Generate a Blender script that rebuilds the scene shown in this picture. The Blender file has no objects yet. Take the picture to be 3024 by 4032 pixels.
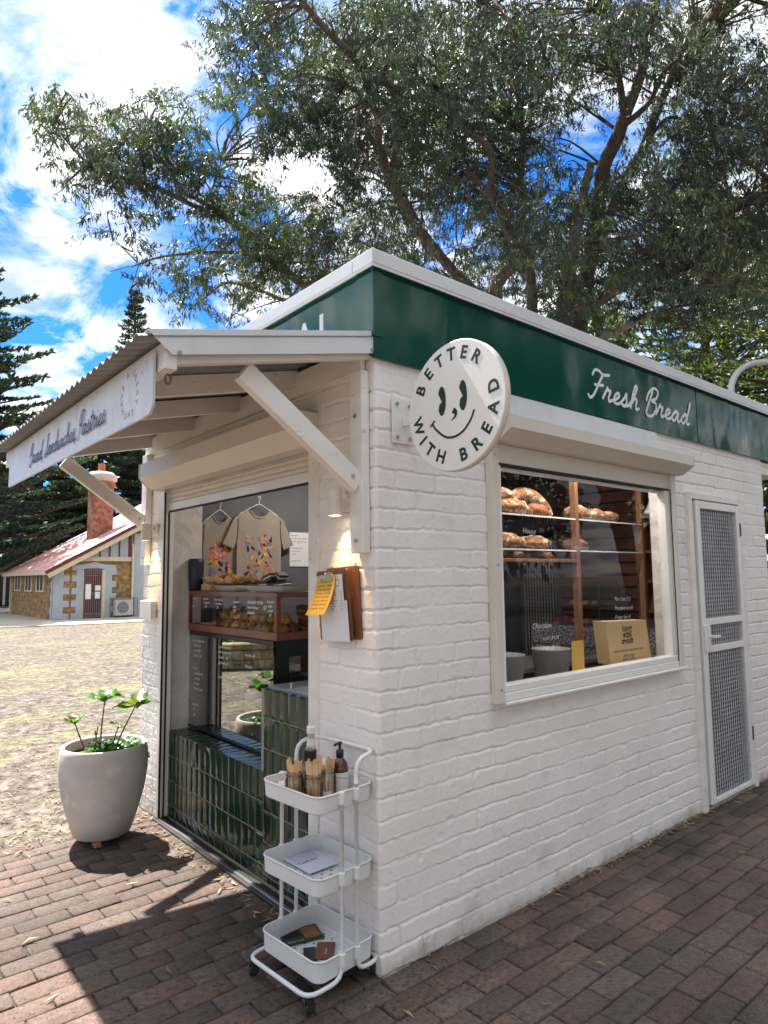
import bpy, math, random
import numpy as np
from mathutils import Vector, Matrix, noise as mnoise

random.seed(7)
rng = np.random.default_rng(11)
SC = bpy.context.scene
COL = SC.collection
R = math.radians

# ------------------------------------------------------------------ camera
CAM = np.array([-1.78864, -2.17170, 1.6])
YAW, PITCH, ROLL, FPX = 0.8702875, 0.0973455, -0.0108121, 2603.736
_d = np.array([math.cos(YAW) * math.cos(PITCH), math.sin(YAW) * math.cos(PITCH), math.sin(PITCH)])
_r0 = np.array([math.sin(YAW), -math.cos(YAW), 0.0])
_u0 = np.cross(_r0, _d)
_r = math.cos(ROLL) * _r0 + math.sin(ROLL) * _u0
_u = -math.sin(ROLL) * _r0 + math.cos(ROLL) * _u0


def at(px, py, dist):
    """point of the place seen at photo pixel (3024 x 4032) at this distance"""
    v = _d + _r * (px - 1512) / FPX - _u * (py - 2016) / FPX
    v = v / np.linalg.norm(v)
    return CAM + v * dist


cam = bpy.data.cameras.new('camera')
cam.sensor_fit = 'VERTICAL'
cam.sensor_height = 36.0
cam.lens = FPX / 4032 * 36.0
cam.clip_end = 2000
cam.clip_start = 0.05
camo = bpy.data.objects.new('camera', cam)
COL.objects.link(camo)
_b = -_d
camo.matrix_world = Matrix(((_r[0], _u[0], _b[0], CAM[0]), (_r[1], _u[1], _b[1], CAM[1]), (_r[2], _u[2], _b[2], CAM[2]), (0, 0, 0, 1)))
SC.camera = camo

# ------------------------------------------------------------------ sun, sky, exposure
LDIR = Vector((0.04, -0.61, -1.0)).normalized()
SUN_EL = math.asin(-LDIR.z)
sun = bpy.data.lights.new('sun', 'SUN')
sun.energy = 5.0
sun.angle = R(0.55)
sun.color = (1.0, 0.95, 0.87)
suno = bpy.data.objects.new('sun', sun)
COL.objects.link(suno)
suno.rotation_euler = LDIR.to_track_quat('-Z', 'Y').to_euler()

SC.view_settings.view_transform = 'Standard'
SC.view_settings.look = 'None'
SC.view_settings.gamma = 1.0
SC.view_settings.exposure = 1.76
SC.view_settings.use_curve_mapping = False

W = bpy.data.worlds.new('World')
SC.world = W
W.use_nodes = True
nt = W.node_tree
nt.nodes.clear()


def N(t, kind, **kw):
    n = t.nodes.new(kind)
    for k, v in kw.items():
        setattr(n, k, v)
    return n


def world_sky():
    L = nt.links
    out = N(nt, 'ShaderNodeOutputWorld')
    bg = N(nt, 'ShaderNodeBackground')
    bg.inputs[1].default_value = 0.084
    sky = N(nt, 'ShaderNodeTexSky', sky_type='NISHITA')
    sky.sun_disc = False
    sky.sun_elevation = SUN_EL
    sky.sun_rotation = math.atan2(-LDIR.x, -LDIR.y)
    sky.ozone_density = 3.0
    sky.air_density = 1.0
    sky.dust_density = 0.6
    tc = N(nt, 'ShaderNodeTexCoord')
    sep = N(nt, 'ShaderNodeSeparateXYZ')
    L.new(tc.outputs['Generated'], sep.inputs[0])
    # clouds: a layer seen in perspective (direction over height)
    zz = N(nt, 'ShaderNodeMath', operation='MAXIMUM'); zz.inputs[1].default_value = 0.0
    L.new(sep.outputs[2], zz.inputs[0])
    za = N(nt, 'ShaderNodeMath', operation='ADD'); za.inputs[1].default_value = 0.22
    L.new(zz.outputs[0], za.inputs[0])
    dx = N(nt, 'ShaderNodeMath', operation='DIVIDE'); dy = N(nt, 'ShaderNodeMath', operation='DIVIDE')
    L.new(sep.outputs[0], dx.inputs[0]); L.new(za.outputs[0], dx.inputs[1])
    L.new(sep.outputs[1], dy.inputs[0]); L.new(za.outputs[0], dy.inputs[1])
    cmb = N(nt, 'ShaderNodeCombineXYZ')
    L.new(dx.outputs[0], cmb.inputs[0]); L.new(dy.outputs[0], cmb.inputs[1])
    mp = N(nt, 'ShaderNodeMapping')
    mp.inputs['Location'].default_value = CLOUD_OFF
    mp.inputs['Rotation'].default_value = (0, 0, R(35))
    mp.inputs['Scale'].default_value = (1.25, 1.0, 1.0)
    L.new(cmb.outputs[0], mp.inputs[0])
    n1 = N(nt, 'ShaderNodeTexNoise'); n1.inputs['Scale'].default_value = 2.6; n1.inputs['Detail'].default_value = 12; n1.inputs['Roughness'].default_value = 0.64
    n1.inputs['Distortion'].default_value = 0.35
    L.new(mp.outputs[0], n1.inputs[0])
    cov = N(nt, 'ShaderNodeValToRGB')
    cov.color_ramp.elements[0].position = 0.405; cov.color_ramp.elements[0].color = (0, 0, 0, 1)
    cov.color_ramp.elements[1].position = 0.525; cov.color_ramp.elements[1].color = (1, 1, 1, 1)
    south = N(nt, 'ShaderNodeMath', operation='MULTIPLY_ADD'); south.inputs[1].default_value = -0.13   # extra cloud added behind the camera to whiten the light on the walls
    L.new(sep.outputs[1], south.inputs[0]); L.new(n1.outputs[0], south.inputs[2])
    so2 = N(nt, 'ShaderNodeMath', operation='ADD'); so2.inputs[1].default_value = 0.075; L.new(south.outputs[0], so2.inputs[0])
    L.new(so2.outputs[0], cov.inputs[0])
    # thicker cloud has a blue grey belly
    n2 = N(nt, 'ShaderNodeTexNoise'); n2.inputs['Scale'].default_value = 3.1; n2.inputs['Detail'].default_value = 5; n2.inputs['Roughness'].default_value = 0.5
    mp2 = N(nt, 'ShaderNodeMapping'); mp2.inputs['Location'].default_value = (3.3, 1.2, 0)
    L.new(mp.outputs[0], mp2.inputs[0]); L.new(mp2.outputs[0], n2.inputs[0])
    cc = N(nt, 'ShaderNodeValToRGB')
    e = cc.color_ramp.elements
    e[0].position = 0.42; e[0].color = (6.9, 6.65, 6.45, 1)
    e[1].position = 0.60; e[1].color = (2.0, 2.75, 3.9, 1)
    L.new(n2.outputs[0], cc.inputs[0])
    blue = N(nt, 'ShaderNodeMix', data_type='RGBA', blend_type='MULTIPLY'); blue.inputs[0].default_value = 1.0
    L.new(sky.outputs[0], blue.inputs[6]); blue.inputs[7].default_value = (0.12, 0.44, 0.88, 1)
    mx = N(nt, 'ShaderNodeMix', data_type='RGBA')
    L.new(cov.outputs[0], mx.inputs[0]); L.new(blue.outputs[2], mx.inputs[6]); L.new(cc.outputs[0], mx.inputs[7])
    L.new(mx.outputs[2], bg.inputs[0])
    L.new(bg.outputs[0], out.inputs[0])


CLOUD_OFF = (0.35, 0.1, 0.0)
world_sky()

# ------------------------------------------------------------------ materials
MATS = {}


def material(name, c1, c2=None, rough=0.6, scale=8.0, detail=4.0, bump=0.0, bscale=None, metal=0.0, spec=0.5,
             coat=0.0, bdetail=6, stretch=(1, 1, 1), lo=0.35, hi=0.65, emit=None, estr=0.0, attr=None, spots=None, bdist=0.01, sheen=0.0):
    m = bpy.data.materials.new(name)
    m.use_nodes = True
    t = m.node_tree
    b = t.nodes['Principled BSDF']
    L = t.links
    b.inputs['Roughness'].default_value = rough
    b.inputs['Metallic'].default_value = metal
    b.inputs['Specular IOR Level'].default_value = spec
    b.inputs['Coat Weight'].default_value = coat
    b.inputs['Coat Roughness'].default_value = 0.05
    tc = N(t, 'ShaderNodeTexCoord')
    mp = N(t, 'ShaderNodeMapping')
    mp.inputs['Scale'].default_value = stretch
    L.new(tc.outputs['Object'], mp.inputs[0])
    no = N(t, 'ShaderNodeTexNoise')
    no.inputs['Scale'].default_value = scale
    no.inputs['Detail'].default_value = detail
    L.new(mp.outputs[0], no.inputs[0])
    c2 = c2 or tuple(min(1, x * 0.86) for x in c1)
    rp = N(t, 'ShaderNodeValToRGB')
    rp.color_ramp.elements[0].position = lo
    rp.color_ramp.elements[1].position = hi
    rp.color_ramp.elements[0].color = (*c1, 1)
    rp.color_ramp.elements[1].color = (*c2, 1)
    L.new(no.outputs[0], rp.inputs[0])
    col = rp.outputs[0]
    if attr:
        a = N(t, 'ShaderNodeAttribute'); a.attribute_name = attr
        mm = N(t, 'ShaderNodeMix', data_type='RGBA', blend_type='MULTIPLY'); mm.inputs[0].default_value = 1
        L.new(col, mm.inputs[6]); L.new(a.outputs['Color'], mm.inputs[7]); col = mm.outputs[2]
    if spots:
        sc_, lo_, hi_, sp_ = spots
        n3 = N(t, 'ShaderNodeTexNoise'); n3.inputs['Scale'].default_value = sc_; n3.inputs['Detail'].default_value = 3
        L.new(mp.outputs[0], n3.inputs[0])
        r3 = N(t, 'ShaderNodeValToRGB')
        r3.color_ramp.elements[0].position = lo_; r3.color_ramp.elements[1].position = hi_
        r3.color_ramp.elements[0].color = (0, 0, 0, 1); r3.color_ramp.elements[1].color = (1, 1, 1, 1)
        L.new(n3.outputs[0], r3.inputs[0])
        mm = N(t, 'ShaderNodeMix', data_type='RGBA')
        L.new(r3.outputs[0], mm.inputs[0]); L.new(col, mm.inputs[6]); mm.inputs[7].default_value = (*sp_, 1); col = mm.outputs[2]
    L.new(col, b.inputs['Base Color'])
    if bump > 0:
        nb = N(t, 'ShaderNodeTexNoise')
        nb.inputs['Scale'].default_value = bscale or scale * 4
        nb.inputs['Detail'].default_value = bdetail
        L.new(mp.outputs[0], nb.inputs[0])
        bp = N(t, 'ShaderNodeBump')
        bp.inputs['Strength'].default_value = bump
        bp.inputs['Distance'].default_value = bdist
        L.new(nb.outputs[0], bp.inputs['Height'])
        L.new(bp.outputs[0], b.inputs['Normal'])
    if emit:
        b.inputs['Emission Color'].default_value = (*emit, 1)
        b.inputs['Emission Strength'].default_value = estr
    MATS[name] = m
    return m


def glass(name, tint=(1, 1, 1), refl=0.9, base=0.04, boost=1.0):
    """thin pane: clear with fresnel reflection"""
    m = bpy.data.materials.new(name); m.use_nodes = True
    t = m.node_tree; L = t.links
    t.nodes.remove(t.nodes['Principled BSDF'])
    out = t.nodes['Material Output']
    tr = N(t, 'ShaderNodeBsdfTransparent'); tr.inputs[0].default_value = (*tint, 1)
    gl = N(t, 'ShaderNodeBsdfGlossy'); gl.inputs['Roughness'].default_value = 0.0; gl.inputs[0].default_value = (refl, refl, refl, 1)
    lw = N(t, 'ShaderNodeFresnel'); lw.inputs[0].default_value = 1.5
    mu = N(t, 'ShaderNodeMath', operation='MULTIPLY_ADD'); mu.inputs[1].default_value = boost; mu.inputs[2].default_value = base; mu.use_clamp = True
    L.new(lw.outputs[0], mu.inputs[0])
    mx = N(t, 'ShaderNodeMixShader')
    L.new(mu.outputs[0], mx.inputs[0]); L.new(tr.outputs[0], mx.inputs[1]); L.new(gl.outputs[0], mx.inputs[2])
    L.new(mx.outputs[0], out.inputs[0])
    return m


def leafmat(name, c1, c2, trans=0.35, rough=0.42, scale=1.2, tint=None):
    m = bpy.data.materials.new(name); m.use_nodes = True
    t = m.node_tree; L = t.links
    b = t.nodes['Principled BSDF']; out = t.nodes['Material Output']
    b.inputs['Roughness'].default_value = rough
    tc = N(t, 'ShaderNodeTexCoord')
    no = N(t, 'ShaderNodeTexNoise'); no.inputs['Scale'].default_value = scale; no.inputs['Detail'].default_value = 3
    L.new(tc.outputs['Object'], no.inputs[0])
    rp = N(t, 'ShaderNodeValToRGB')
    rp.color_ramp.elements[0].position = 0.38; rp.color_ramp.elements[1].position = 0.62
    rp.color_ramp.elements[0].color = (*c1, 1); rp.color_ramp.elements[1].color = (*c2, 1)
    L.new(no.outputs[0], rp.inputs[0])
    a = N(t, 'ShaderNodeAttribute'); a.attribute_name = 'Col'
    mm = N(t, 'ShaderNodeMix', data_type='RGBA', blend_type='MULTIPLY'); mm.inputs[0].default_value = 1
    L.new(rp.outputs[0], mm.inputs[6]); L.new(a.outputs['Color'], mm.inputs[7])
    L.new(mm.outputs[2], b.inputs['Base Color'])
    tl = N(t, 'ShaderNodeBsdfTranslucent')
    br = N(t, 'ShaderNodeMix', data_type='RGBA', blend_type='MULTIPLY'); br.inputs[0].default_value = 1
    L.new(mm.outputs[2], br.inputs[6]); br.inputs[7].default_value = (*(tint or (1.3, 1.6, 0.6)), 1)
    L.new(br.outputs[2], tl.inputs[0])
    mx = N(t, 'ShaderNodeMixShader'); mx.inputs[0].default_value = trans
    L.new(b.outputs[0], mx.inputs[1]); L.new(tl.outputs[0], mx.inputs[2])
    L.new(mx.outputs[0], out.inputs[0])
    return m


M = {}
M['brick_paint'] = material('painted_brick', (0.89, 0.845, 0.815), (0.83, 0.775, 0.745), rough=0.5, scale=2.2, bump=0.35, bscale=160, bdist=0.003,
                            spots=(3.0, 0.62, 0.80, (0.66, 0.58, 0.55)))
M['white_paint'] = material('white_painted_timber', (0.85, 0.81, 0.765), (0.76, 0.715, 0.665), rough=0.45, scale=3, stretch=(1, 1, 4), spots=(11, .66, .76, (.60, .52, .45)), bump=0.12, bscale=40, bdist=0.003)
M['white_metal'] = material('white_powdercoat', (0.84, 0.82, 0.79), (0.79, 0.77, 0.74), rough=0.32, scale=4)
M['flashing'] = material('pale_flashing', (0.74, 0.75, 0.77), (0.68, 0.69, 0.71), rough=0.30, scale=2.5, bump=0.05, bscale=5, spots=(6, 0.6, 0.8, (0.6, 0.6, 0.6)))
M['shutter'] = material('cream_roller_shutter', (0.72, 0.66, 0.58), (0.68, 0.62, 0.54), rough=0.4, scale=4)
M['plaster'] = material('painted_reveal', (0.66, 0.62, 0.59), (0.56, 0.52, 0.49), rough=0.7, scale=3, bump=0.9, bscale=9, bdist=0.03)
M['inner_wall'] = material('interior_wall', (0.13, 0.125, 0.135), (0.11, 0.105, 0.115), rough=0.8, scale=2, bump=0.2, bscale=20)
M['black'] = material('black_frame', (0.012, 0.012, 0.014), rough=0.3)
M['rubber'] = material('dark_rubber', (0.02, 0.02, 0.02), rough=0.7)
M['mesh_grey'] = material('grey_mesh', (0.46, 0.46, 0.47), (0.38, 0.38, 0.40), rough=0.45)
M['steel'] = material('steel', (0.55, 0.55, 0.56), rough=0.3, metal=1.0)
M['dark_metal'] = material('dark_metal', (0.10, 0.09, 0.08), rough=0.4, metal=0.8)
M['corrugated'] = material('grey_roof_sheet', (0.30, 0.30, 0.30), (0.22, 0.22, 0.22), rough=0.55, scale=3, metal=0.3)
M['green_panel'] = material('gloss_green_panel', (0.001, 0.066, 0.047), (0.001, 0.058, 0.041), rough=0.11, scale=1, bdetail=1.5, bump=0.9, bscale=1.6, bdist=0.06, coat=0.0, spec=0.5, stretch=(1, 1, 0.45))
M['letter_white'] = material('white_lettering', (0.82, 0.82, 0.82), rough=0.5)
M['letter_dark'] = material('dark_green_lettering', (0.01, 0.035, 0.03), rough=0.5)
M['letter_black'] = material('black_lettering', (0.015, 0.015, 0.015), rough=0.5)
M['faint'] = material('faded_lettering', (0.42, 0.41, 0.40), rough=0.6)
M['sign_face'] = material('sign_face', (0.86, 0.855, 0.82), (0.83, 0.825, 0.79), rough=0.35, scale=3)
M['sign_board'] = material('rain_marked_board', (0.74, 0.73, 0.72), (0.66, 0.64, 0.62), rough=0.4, scale=14, stretch=(1, 1, 0.25), spots=(26, 0.6, 0.78, (0.52, 0.38, 0.28)))
M['pot'] = material('pale_concrete_pot', (0.60, 0.555, 0.52), (0.48, 0.44, 0.41), rough=0.75, scale=4, bump=0.3, bscale=70, bdist=0.004, spots=(9, 0.60, 0.72, (0.66, 0.60, 0.54)))
M['soil'] = material('soil', (0.06, 0.035, 0.025), (0.14, 0.08, 0.05), rough=0.95, scale=40, bump=0.8, bscale=60)
M['terracotta'] = material('terracotta', (0.45, 0.16, 0.09), rough=0.8)
M['cart'] = material('cart_powdercoat', (0.74, 0.745, 0.74), (0.71, 0.715, 0.71), rough=0.32, scale=3, bump=0.03, bscale=200)
M['timber_red'] = material('jarrah_timber', (0.22, 0.065, 0.030), (0.15, 0.040, 0.02), rough=0.35, scale=9, stretch=(8, 1, 8), coat=0.2)
M['timber_brown'] = material('brown_timber', (0.24, 0.11, 0.05), (0.17, 0.075, 0.035), rough=0.5, scale=9, stretch=(6, 6, 1))
M['clip_wood'] = material('walnut_board', (0.20, 0.085, 0.045), (0.13, 0.05, 0.028), rough=0.5, scale=14, stretch=(6, 6, 1))
M['ply'] = material('plywood', (0.48, 0.36, 0.22), (0.40, 0.28, 0.16), rough=0.6, scale=8)
M['crust'] = material('bread_crust', (0.22, 0.085, 0.028), (0.36, 0.18, 0.075), rough=0.75, scale=26, bump=0.9, bscale=60, bdist=0.015, spots=(22, 0.52, 0.60, (0.62, 0.47, 0.31)))
M['crust_dark'] = material('dark_crust', (0.22, 0.075, 0.03), (0.36, 0.15, 0.06), rough=0.6, scale=25, bump=0.6, bscale=60)
M['pastry'] = material('glazed_pastry', (0.36, 0.11, 0.030), (0.13, 0.04, 0.014), rough=0.35, scale=30, bump=0.7, bscale=45, bdist=0.01)
M['pastry_gold'] = material('golden_pastry', (0.62, 0.25, 0.05), (0.33, 0.10, 0.025), rough=0.35, scale=28, bump=0.7, bscale=45, bdist=0.01)
M['choc'] = material('dark_chocolate', (0.03, 0.015, 0.012), (0.06, 0.03, 0.02), rough=0.4, scale=30, bump=0.5)
M['cream'] = material('cream_icing', (0.78, 0.74, 0.68), rough=0.5)
M['enamel'] = material('white_enamel', (0.80, 0.80, 0.79), rough=0.2, coat=0.5)
M['redrim'] = material('maroon_rim', (0.12, 0.015, 0.02), rough=0.3)
M['paper'] = material('white_paper', (0.80, 0.79, 0.80), (0.76, 0.75, 0.76), rough=0.8)
M['paper_blue'] = material('blue_tinted_paper', (0.62, 0.68, 0.85), (0.74, 0.75, 0.84), rough=0.7, scale=6)
M['paper_yellow'] = material('yellow_leaflet', (0.78, 0.50, 0.09), (0.72, 0.45, 0.08), rough=0.75)
M['paper_baking'] = material('baking_paper', (0.58, 0.42, 0.22), (0.50, 0.34, 0.17), rough=0.7, scale=12, bump=0.6, bscale=15)
M['kraft'] = material('kraft_paper', (0.66, 0.47, 0.22), (0.58, 0.40, 0.18), rough=0.7, scale=3, bump=0.15, bscale=9, bdist=0.02)
M['navy'] = material('navy_plastic', (0.012, 0.02, 0.05), rough=0.5, bump=0.2, bscale=60)
M['shirt'] = material('cream_tshirt', (0.34, 0.30, 0.255), (0.28, 0.245, 0.21), rough=0.9, scale=7, bump=0.25, bscale=9, bdist=0.03, stretch=(1, 1, 0.35))
M['red'] = material('red_print', (0.45, 0.02, 0.03), rough=0.8)
M['orange'] = material('orange_print', (0.75, 0.22, 0.04), rough=0.8)
M['yellow'] = material('yellow_print', (0.75, 0.45, 0.05), rough=0.8)
M['blue_print'] = material('blue_print', (0.14, 0.2, 0.42), rough=0.8)
M['dark_print'] = material('navy_print', (0.01, 0.02, 0.05), rough=0.8)
M['pink'] = material('pink_print', (0.7, 0.25, 0.22), rough=0.8)
M['stick'] = material('wooden_cutlery', (0.72, 0.47, 0.26), (0.60, 0.37, 0.19), rough=0.7, scale=20)
M['amber'] = material('amber_glass', (0.06, 0.018, 0.006), (0.09, 0.028, 0.008), rough=0.08, coat=0.6)
M['milky'] = material('sauce_bottle', (0.62, 0.50, 0.48), (0.55, 0.36, 0.34), rough=0.2, scale=8, coat=0.3)
M['label'] = material('paper_label', (0.70, 0.70, 0.70), rough=0.6)
M['tin'] = material('grey_slab', (0.30, 0.30, 0.31), (0.26, 0.26, 0.27), rough=0.5, scale=8)
M['slat'] = material('maroon_slats', (0.20, 0.075, 0.050), (0.15, 0.055, 0.038), rough=0.6)
M['greyblue'] = material('dark_joinery', (0.06, 0.07, 0.08), (0.05, 0.055, 0.065), rough=0.4)
M['floral'] = material('speckled_cloth', (0.50, 0.47, 0.50), (0.10, 0.09, 0.14), rough=0.8, scale=55, detail=1, lo=0.48, hi=0.54)
M['redcloth'] = material('red_cloth', (0.30, 0.03, 0.03), rough=0.8)
M['grout'] = material('grout', (0.36, 0.30, 0.22), (0.27, 0.23, 0.17), rough=0.9, scale=20)
M['tile'] = material('green_glazed_tile', (0.003, 0.028, 0.018), (0.012, 0.035, 0.020), rough=0.10, spec=0.4, scale=9, bump=0.16, bscale=60, bdist=0.002, coat=0.0, attr='Col', lo=0.4, hi=0.62)
M['concrete'] = material('path_concrete', (0.50, 0.45, 0.38), (0.42, 0.37, 0.30), rough=0.9, scale=0.8, bump=0.2)
M['bark'] = material('gum_bark', (0.23, 0.175, 0.145), (0.13, 0.095, 0.08), rough=0.9, scale=6, stretch=(3, 3, 0.7), bump=0.8, bscale=18, bdist=0.03, spots=(2, 0.55, 0.7, (0.26, 0.22, 0.19)))
M['pale_bark'] = material('bleached_limb', (0.36, 0.33, 0.31), (0.22, 0.20, 0.19), rough=0.9, scale=5, stretch=(3, 3, 0.7), bump=0.6, bscale=20, bdist=0.02)
M['pine_bark'] = material('pine_bark', (0.10, 0.07, 0.055), (0.07, 0.05, 0.04), rough=0.95, scale=5, bump=0.6)
M['gum_leaf'] = leafmat('gum_leaf', (0.052, 0.075, 0.058), (0.085, 0.110, 0.076), trans=0.26, rough=0.50, scale=0.9, tint=(1.25, 1.4, 0.85))
M['pine_leaf'] = leafmat('pine_needles', (0.035, 0.068, 0.050), (0.065, 0.105, 0.060), trans=0.12, rough=0.6, scale=0.4)
M['pine_leaf_light'] = leafmat('pine_needles_light', (0.065, 0.10, 0.04), (0.13, 0.16, 0.05), trans=0.25, rough=0.6, scale=0.4)
M['shrub_leaf'] = leafmat('shrub_leaf', (0.09, 0.14, 0.05), (0.14, 0.17, 0.07), trans=0.3, rough=0.5, scale=0.6)
M['pot_leaf'] = leafmat('pot_plant_leaf', (0.06, 0.16, 0.02), (0.035, 0.09, 0.018), trans=0.45, rough=0.35, scale=14)
M['dark_leaf'] = leafmat('shadowy_leaf', (0.03, 0.06, 0.03), (0.02, 0.04, 0.025), trans=0.2, rough=0.35, scale=14)  # plain dark green foliage colour
M['dead_leaf'] = leafmat('dry_leaf', (0.26, 0.205, 0.15), (0.175, 0.125, 0.09), trans=0.2, rough=0.7, scale=3)
M['stem'] = material('plant_stem', (0.16, 0.12, 0.07), rough=0.8)
M['lamp_on'] = material('lamp_diffuser', (1, 0.9, 0.7), rough=0.5, emit=(1, 0.86, 0.62), estr=3.0)
M['tube_on'] = material('lit_tube', (1, 1, 1), rough=0.5, emit=(1, 0.97, 0.92), estr=9.0)  # glow of the two added ceiling tubes
M['glass_window'] = glass('window_glass', (0.93, 0.93, 0.94), 0.9, 0.0, 0.50)
M['glass_case'] = glass('case_glass', (0.94, 0.95, 0.95), 0.9, 0.0, 0.55)
M['glass_fridge'] = glass('fridge_glass', (0.60, 0.66, 0.66), 0.95, 0.24, 1.8)
M['glass_jar'] = glass('jar_glass', (0.90, 0.92, 0.92), 0.95, 0.03, 1.0)
M['red_roof'] = material('faded_red_iron', (0.52, 0.20, 0.18), (0.66, 0.42, 0.40), rough=0.5, scale=1.2, stretch=(0.3, 3, 1))
M['maroon'] = material('maroon_paint', (0.16, 0.025, 0.03), rough=0.5)
M['cream_paint'] = material('cream_paint', (0.66, 0.58, 0.40), rough=0.5)
M['bluegrey'] = material('pale_blue_render', (0.42, 0.47, 0.52), (0.38, 0.43, 0.48), rough=0.8, scale=2)
M['maroon_roof'] = material('maroon_roof', (0.14, 0.03, 0.045), (0.11, 0.025, 0.035), rough=0.5)
M['grill'] = material('grey_ironwork', (0.25, 0.25, 0.28), rough=0.5, metal=0.5)
M['ac_white'] = material('aircon_case', (0.62, 0.60, 0.57), rough=0.5)
M['chimbrick'] = None


def stone_mat(name, ca, cb, cc, mortar, sx, sz):
    m = bpy.data.materials.new(name); m.use_nodes = True
    t = m.node_tree; L = t.links; b = t.nodes['Principled BSDF']
    b.inputs['Roughness'].default_value = 0.9
    geo = N(t, 'ShaderNodeTexCoord')
    sep = N(t, 'ShaderNodeSeparateXYZ'); L.new(geo.outputs['Object'], sep.inputs[0])
    ad = N(t, 'ShaderNodeMath', operation='ADD'); L.new(sep.outputs[0], ad.inputs[0]); L.new(sep.outputs[1], ad.inputs[1])
    cmb = N(t, 'ShaderNodeCombineXYZ'); L.new(ad.outputs[0], cmb.inputs[0]); L.new(sep.outputs[2], cmb.inputs[1])
    nz = N(t, 'ShaderNodeTexNoise'); nz.inputs['Scale'].default_value = 2.5
    L.new(cmb.outputs[0], nz.inputs[0])
    va = N(t, 'ShaderNodeMix', data_type='RGBA'); va.inputs[0].default_value = 0.05
    L.new(cmb.outputs[0], va.inputs[6]); L.new(nz.outputs[1], va.inputs[7])
    br = N(t, 'ShaderNodeTexBrick')
    br.inputs['Scale'].default_value = 1.0
    br.inputs['Brick Width'].default_value = sx; br.inputs['Row Height'].default_value = sz
    br.inputs['Mortar Size'].default_value = 0.014; br.inputs['Mortar Smooth'].default_value = 0.4
    br.inputs['Color1'].default_value = (*ca, 1); br.inputs['Color2'].default_value = (*cb, 1); br.inputs['Mortar'].default_value = (*mortar, 1)
    br.offset = 0.37; br.squash = 0.7; br.squash_frequency = 3
    L.new(va.outputs[2], br.inputs[0])
    n2 = N(t, 'ShaderNodeTexNoise'); n2.inputs['Scale'].default_value = 5; n2.inputs['Detail'].default_value = 6
    L.new(geo.outputs['Object'], n2.inputs[0])
    r2 = N(t, 'ShaderNodeValToRGB'); r2.color_ramp.elements[0].position = .4; r2.color_ramp.elements[1].position = .62
    r2.color_ramp.elements[0].color = (0.6, 0.6, 0.6, 1); r2.color_ramp.elements[1].color = (1.25, 1.15, 1.0, 1)
    L.new(n2.outputs[0], r2.inputs[0])
    mm = N(t, 'ShaderNodeMix', data_type='RGBA', blend_type='MULTIPLY'); mm.inputs[0].default_value = 1
    L.new(br.outputs[0], mm.inputs[6]); L.new(r2.outputs[0], mm.inputs[7])
    L.new(mm.outputs[2], b.inputs['Base Color'])
    bp = N(t, 'ShaderNodeBump'); bp.inputs['Strength'].default_value = 0.6; bp.inputs['Distance'].default_value = 0.02
    iv = N(t, 'ShaderNodeMath', operation='SUBTRACT'); iv.inputs[0].default_value = 1; L.new(br.outputs['Fac'], iv.inputs[1])
    L.new(iv.outputs[0], bp.inputs['Height']); L.new(bp.outputs[0], b.inputs['Normal'])
    return m


M['stone'] = stone_mat('rubble_sandstone', (0.30, 0.17, 0.07), (0.40, 0.26, 0.13), None, (0.22, 0.17, 0.11), 0.42, 0.17)
M['chimbrick'] = stone_mat('old_chimney_stone', (0.24, 0.09, 0.065), (0.34, 0.17, 0.12), None, (0.24, 0.15, 0.11), 0.36, 0.15)
M['garden_stone'] = stone_mat('garden_stone', (0.34, 0.28, 0.18), (0.46, 0.38, 0.24), None, (0.12, 0.09, 0.06), 0.4, 0.16)

# ------------------------------------------------------------------ mesh builder
ROOTM = {}


def root_matrix(o):
    return ROOTM.get(o.name, Matrix.Identity(4))


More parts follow.
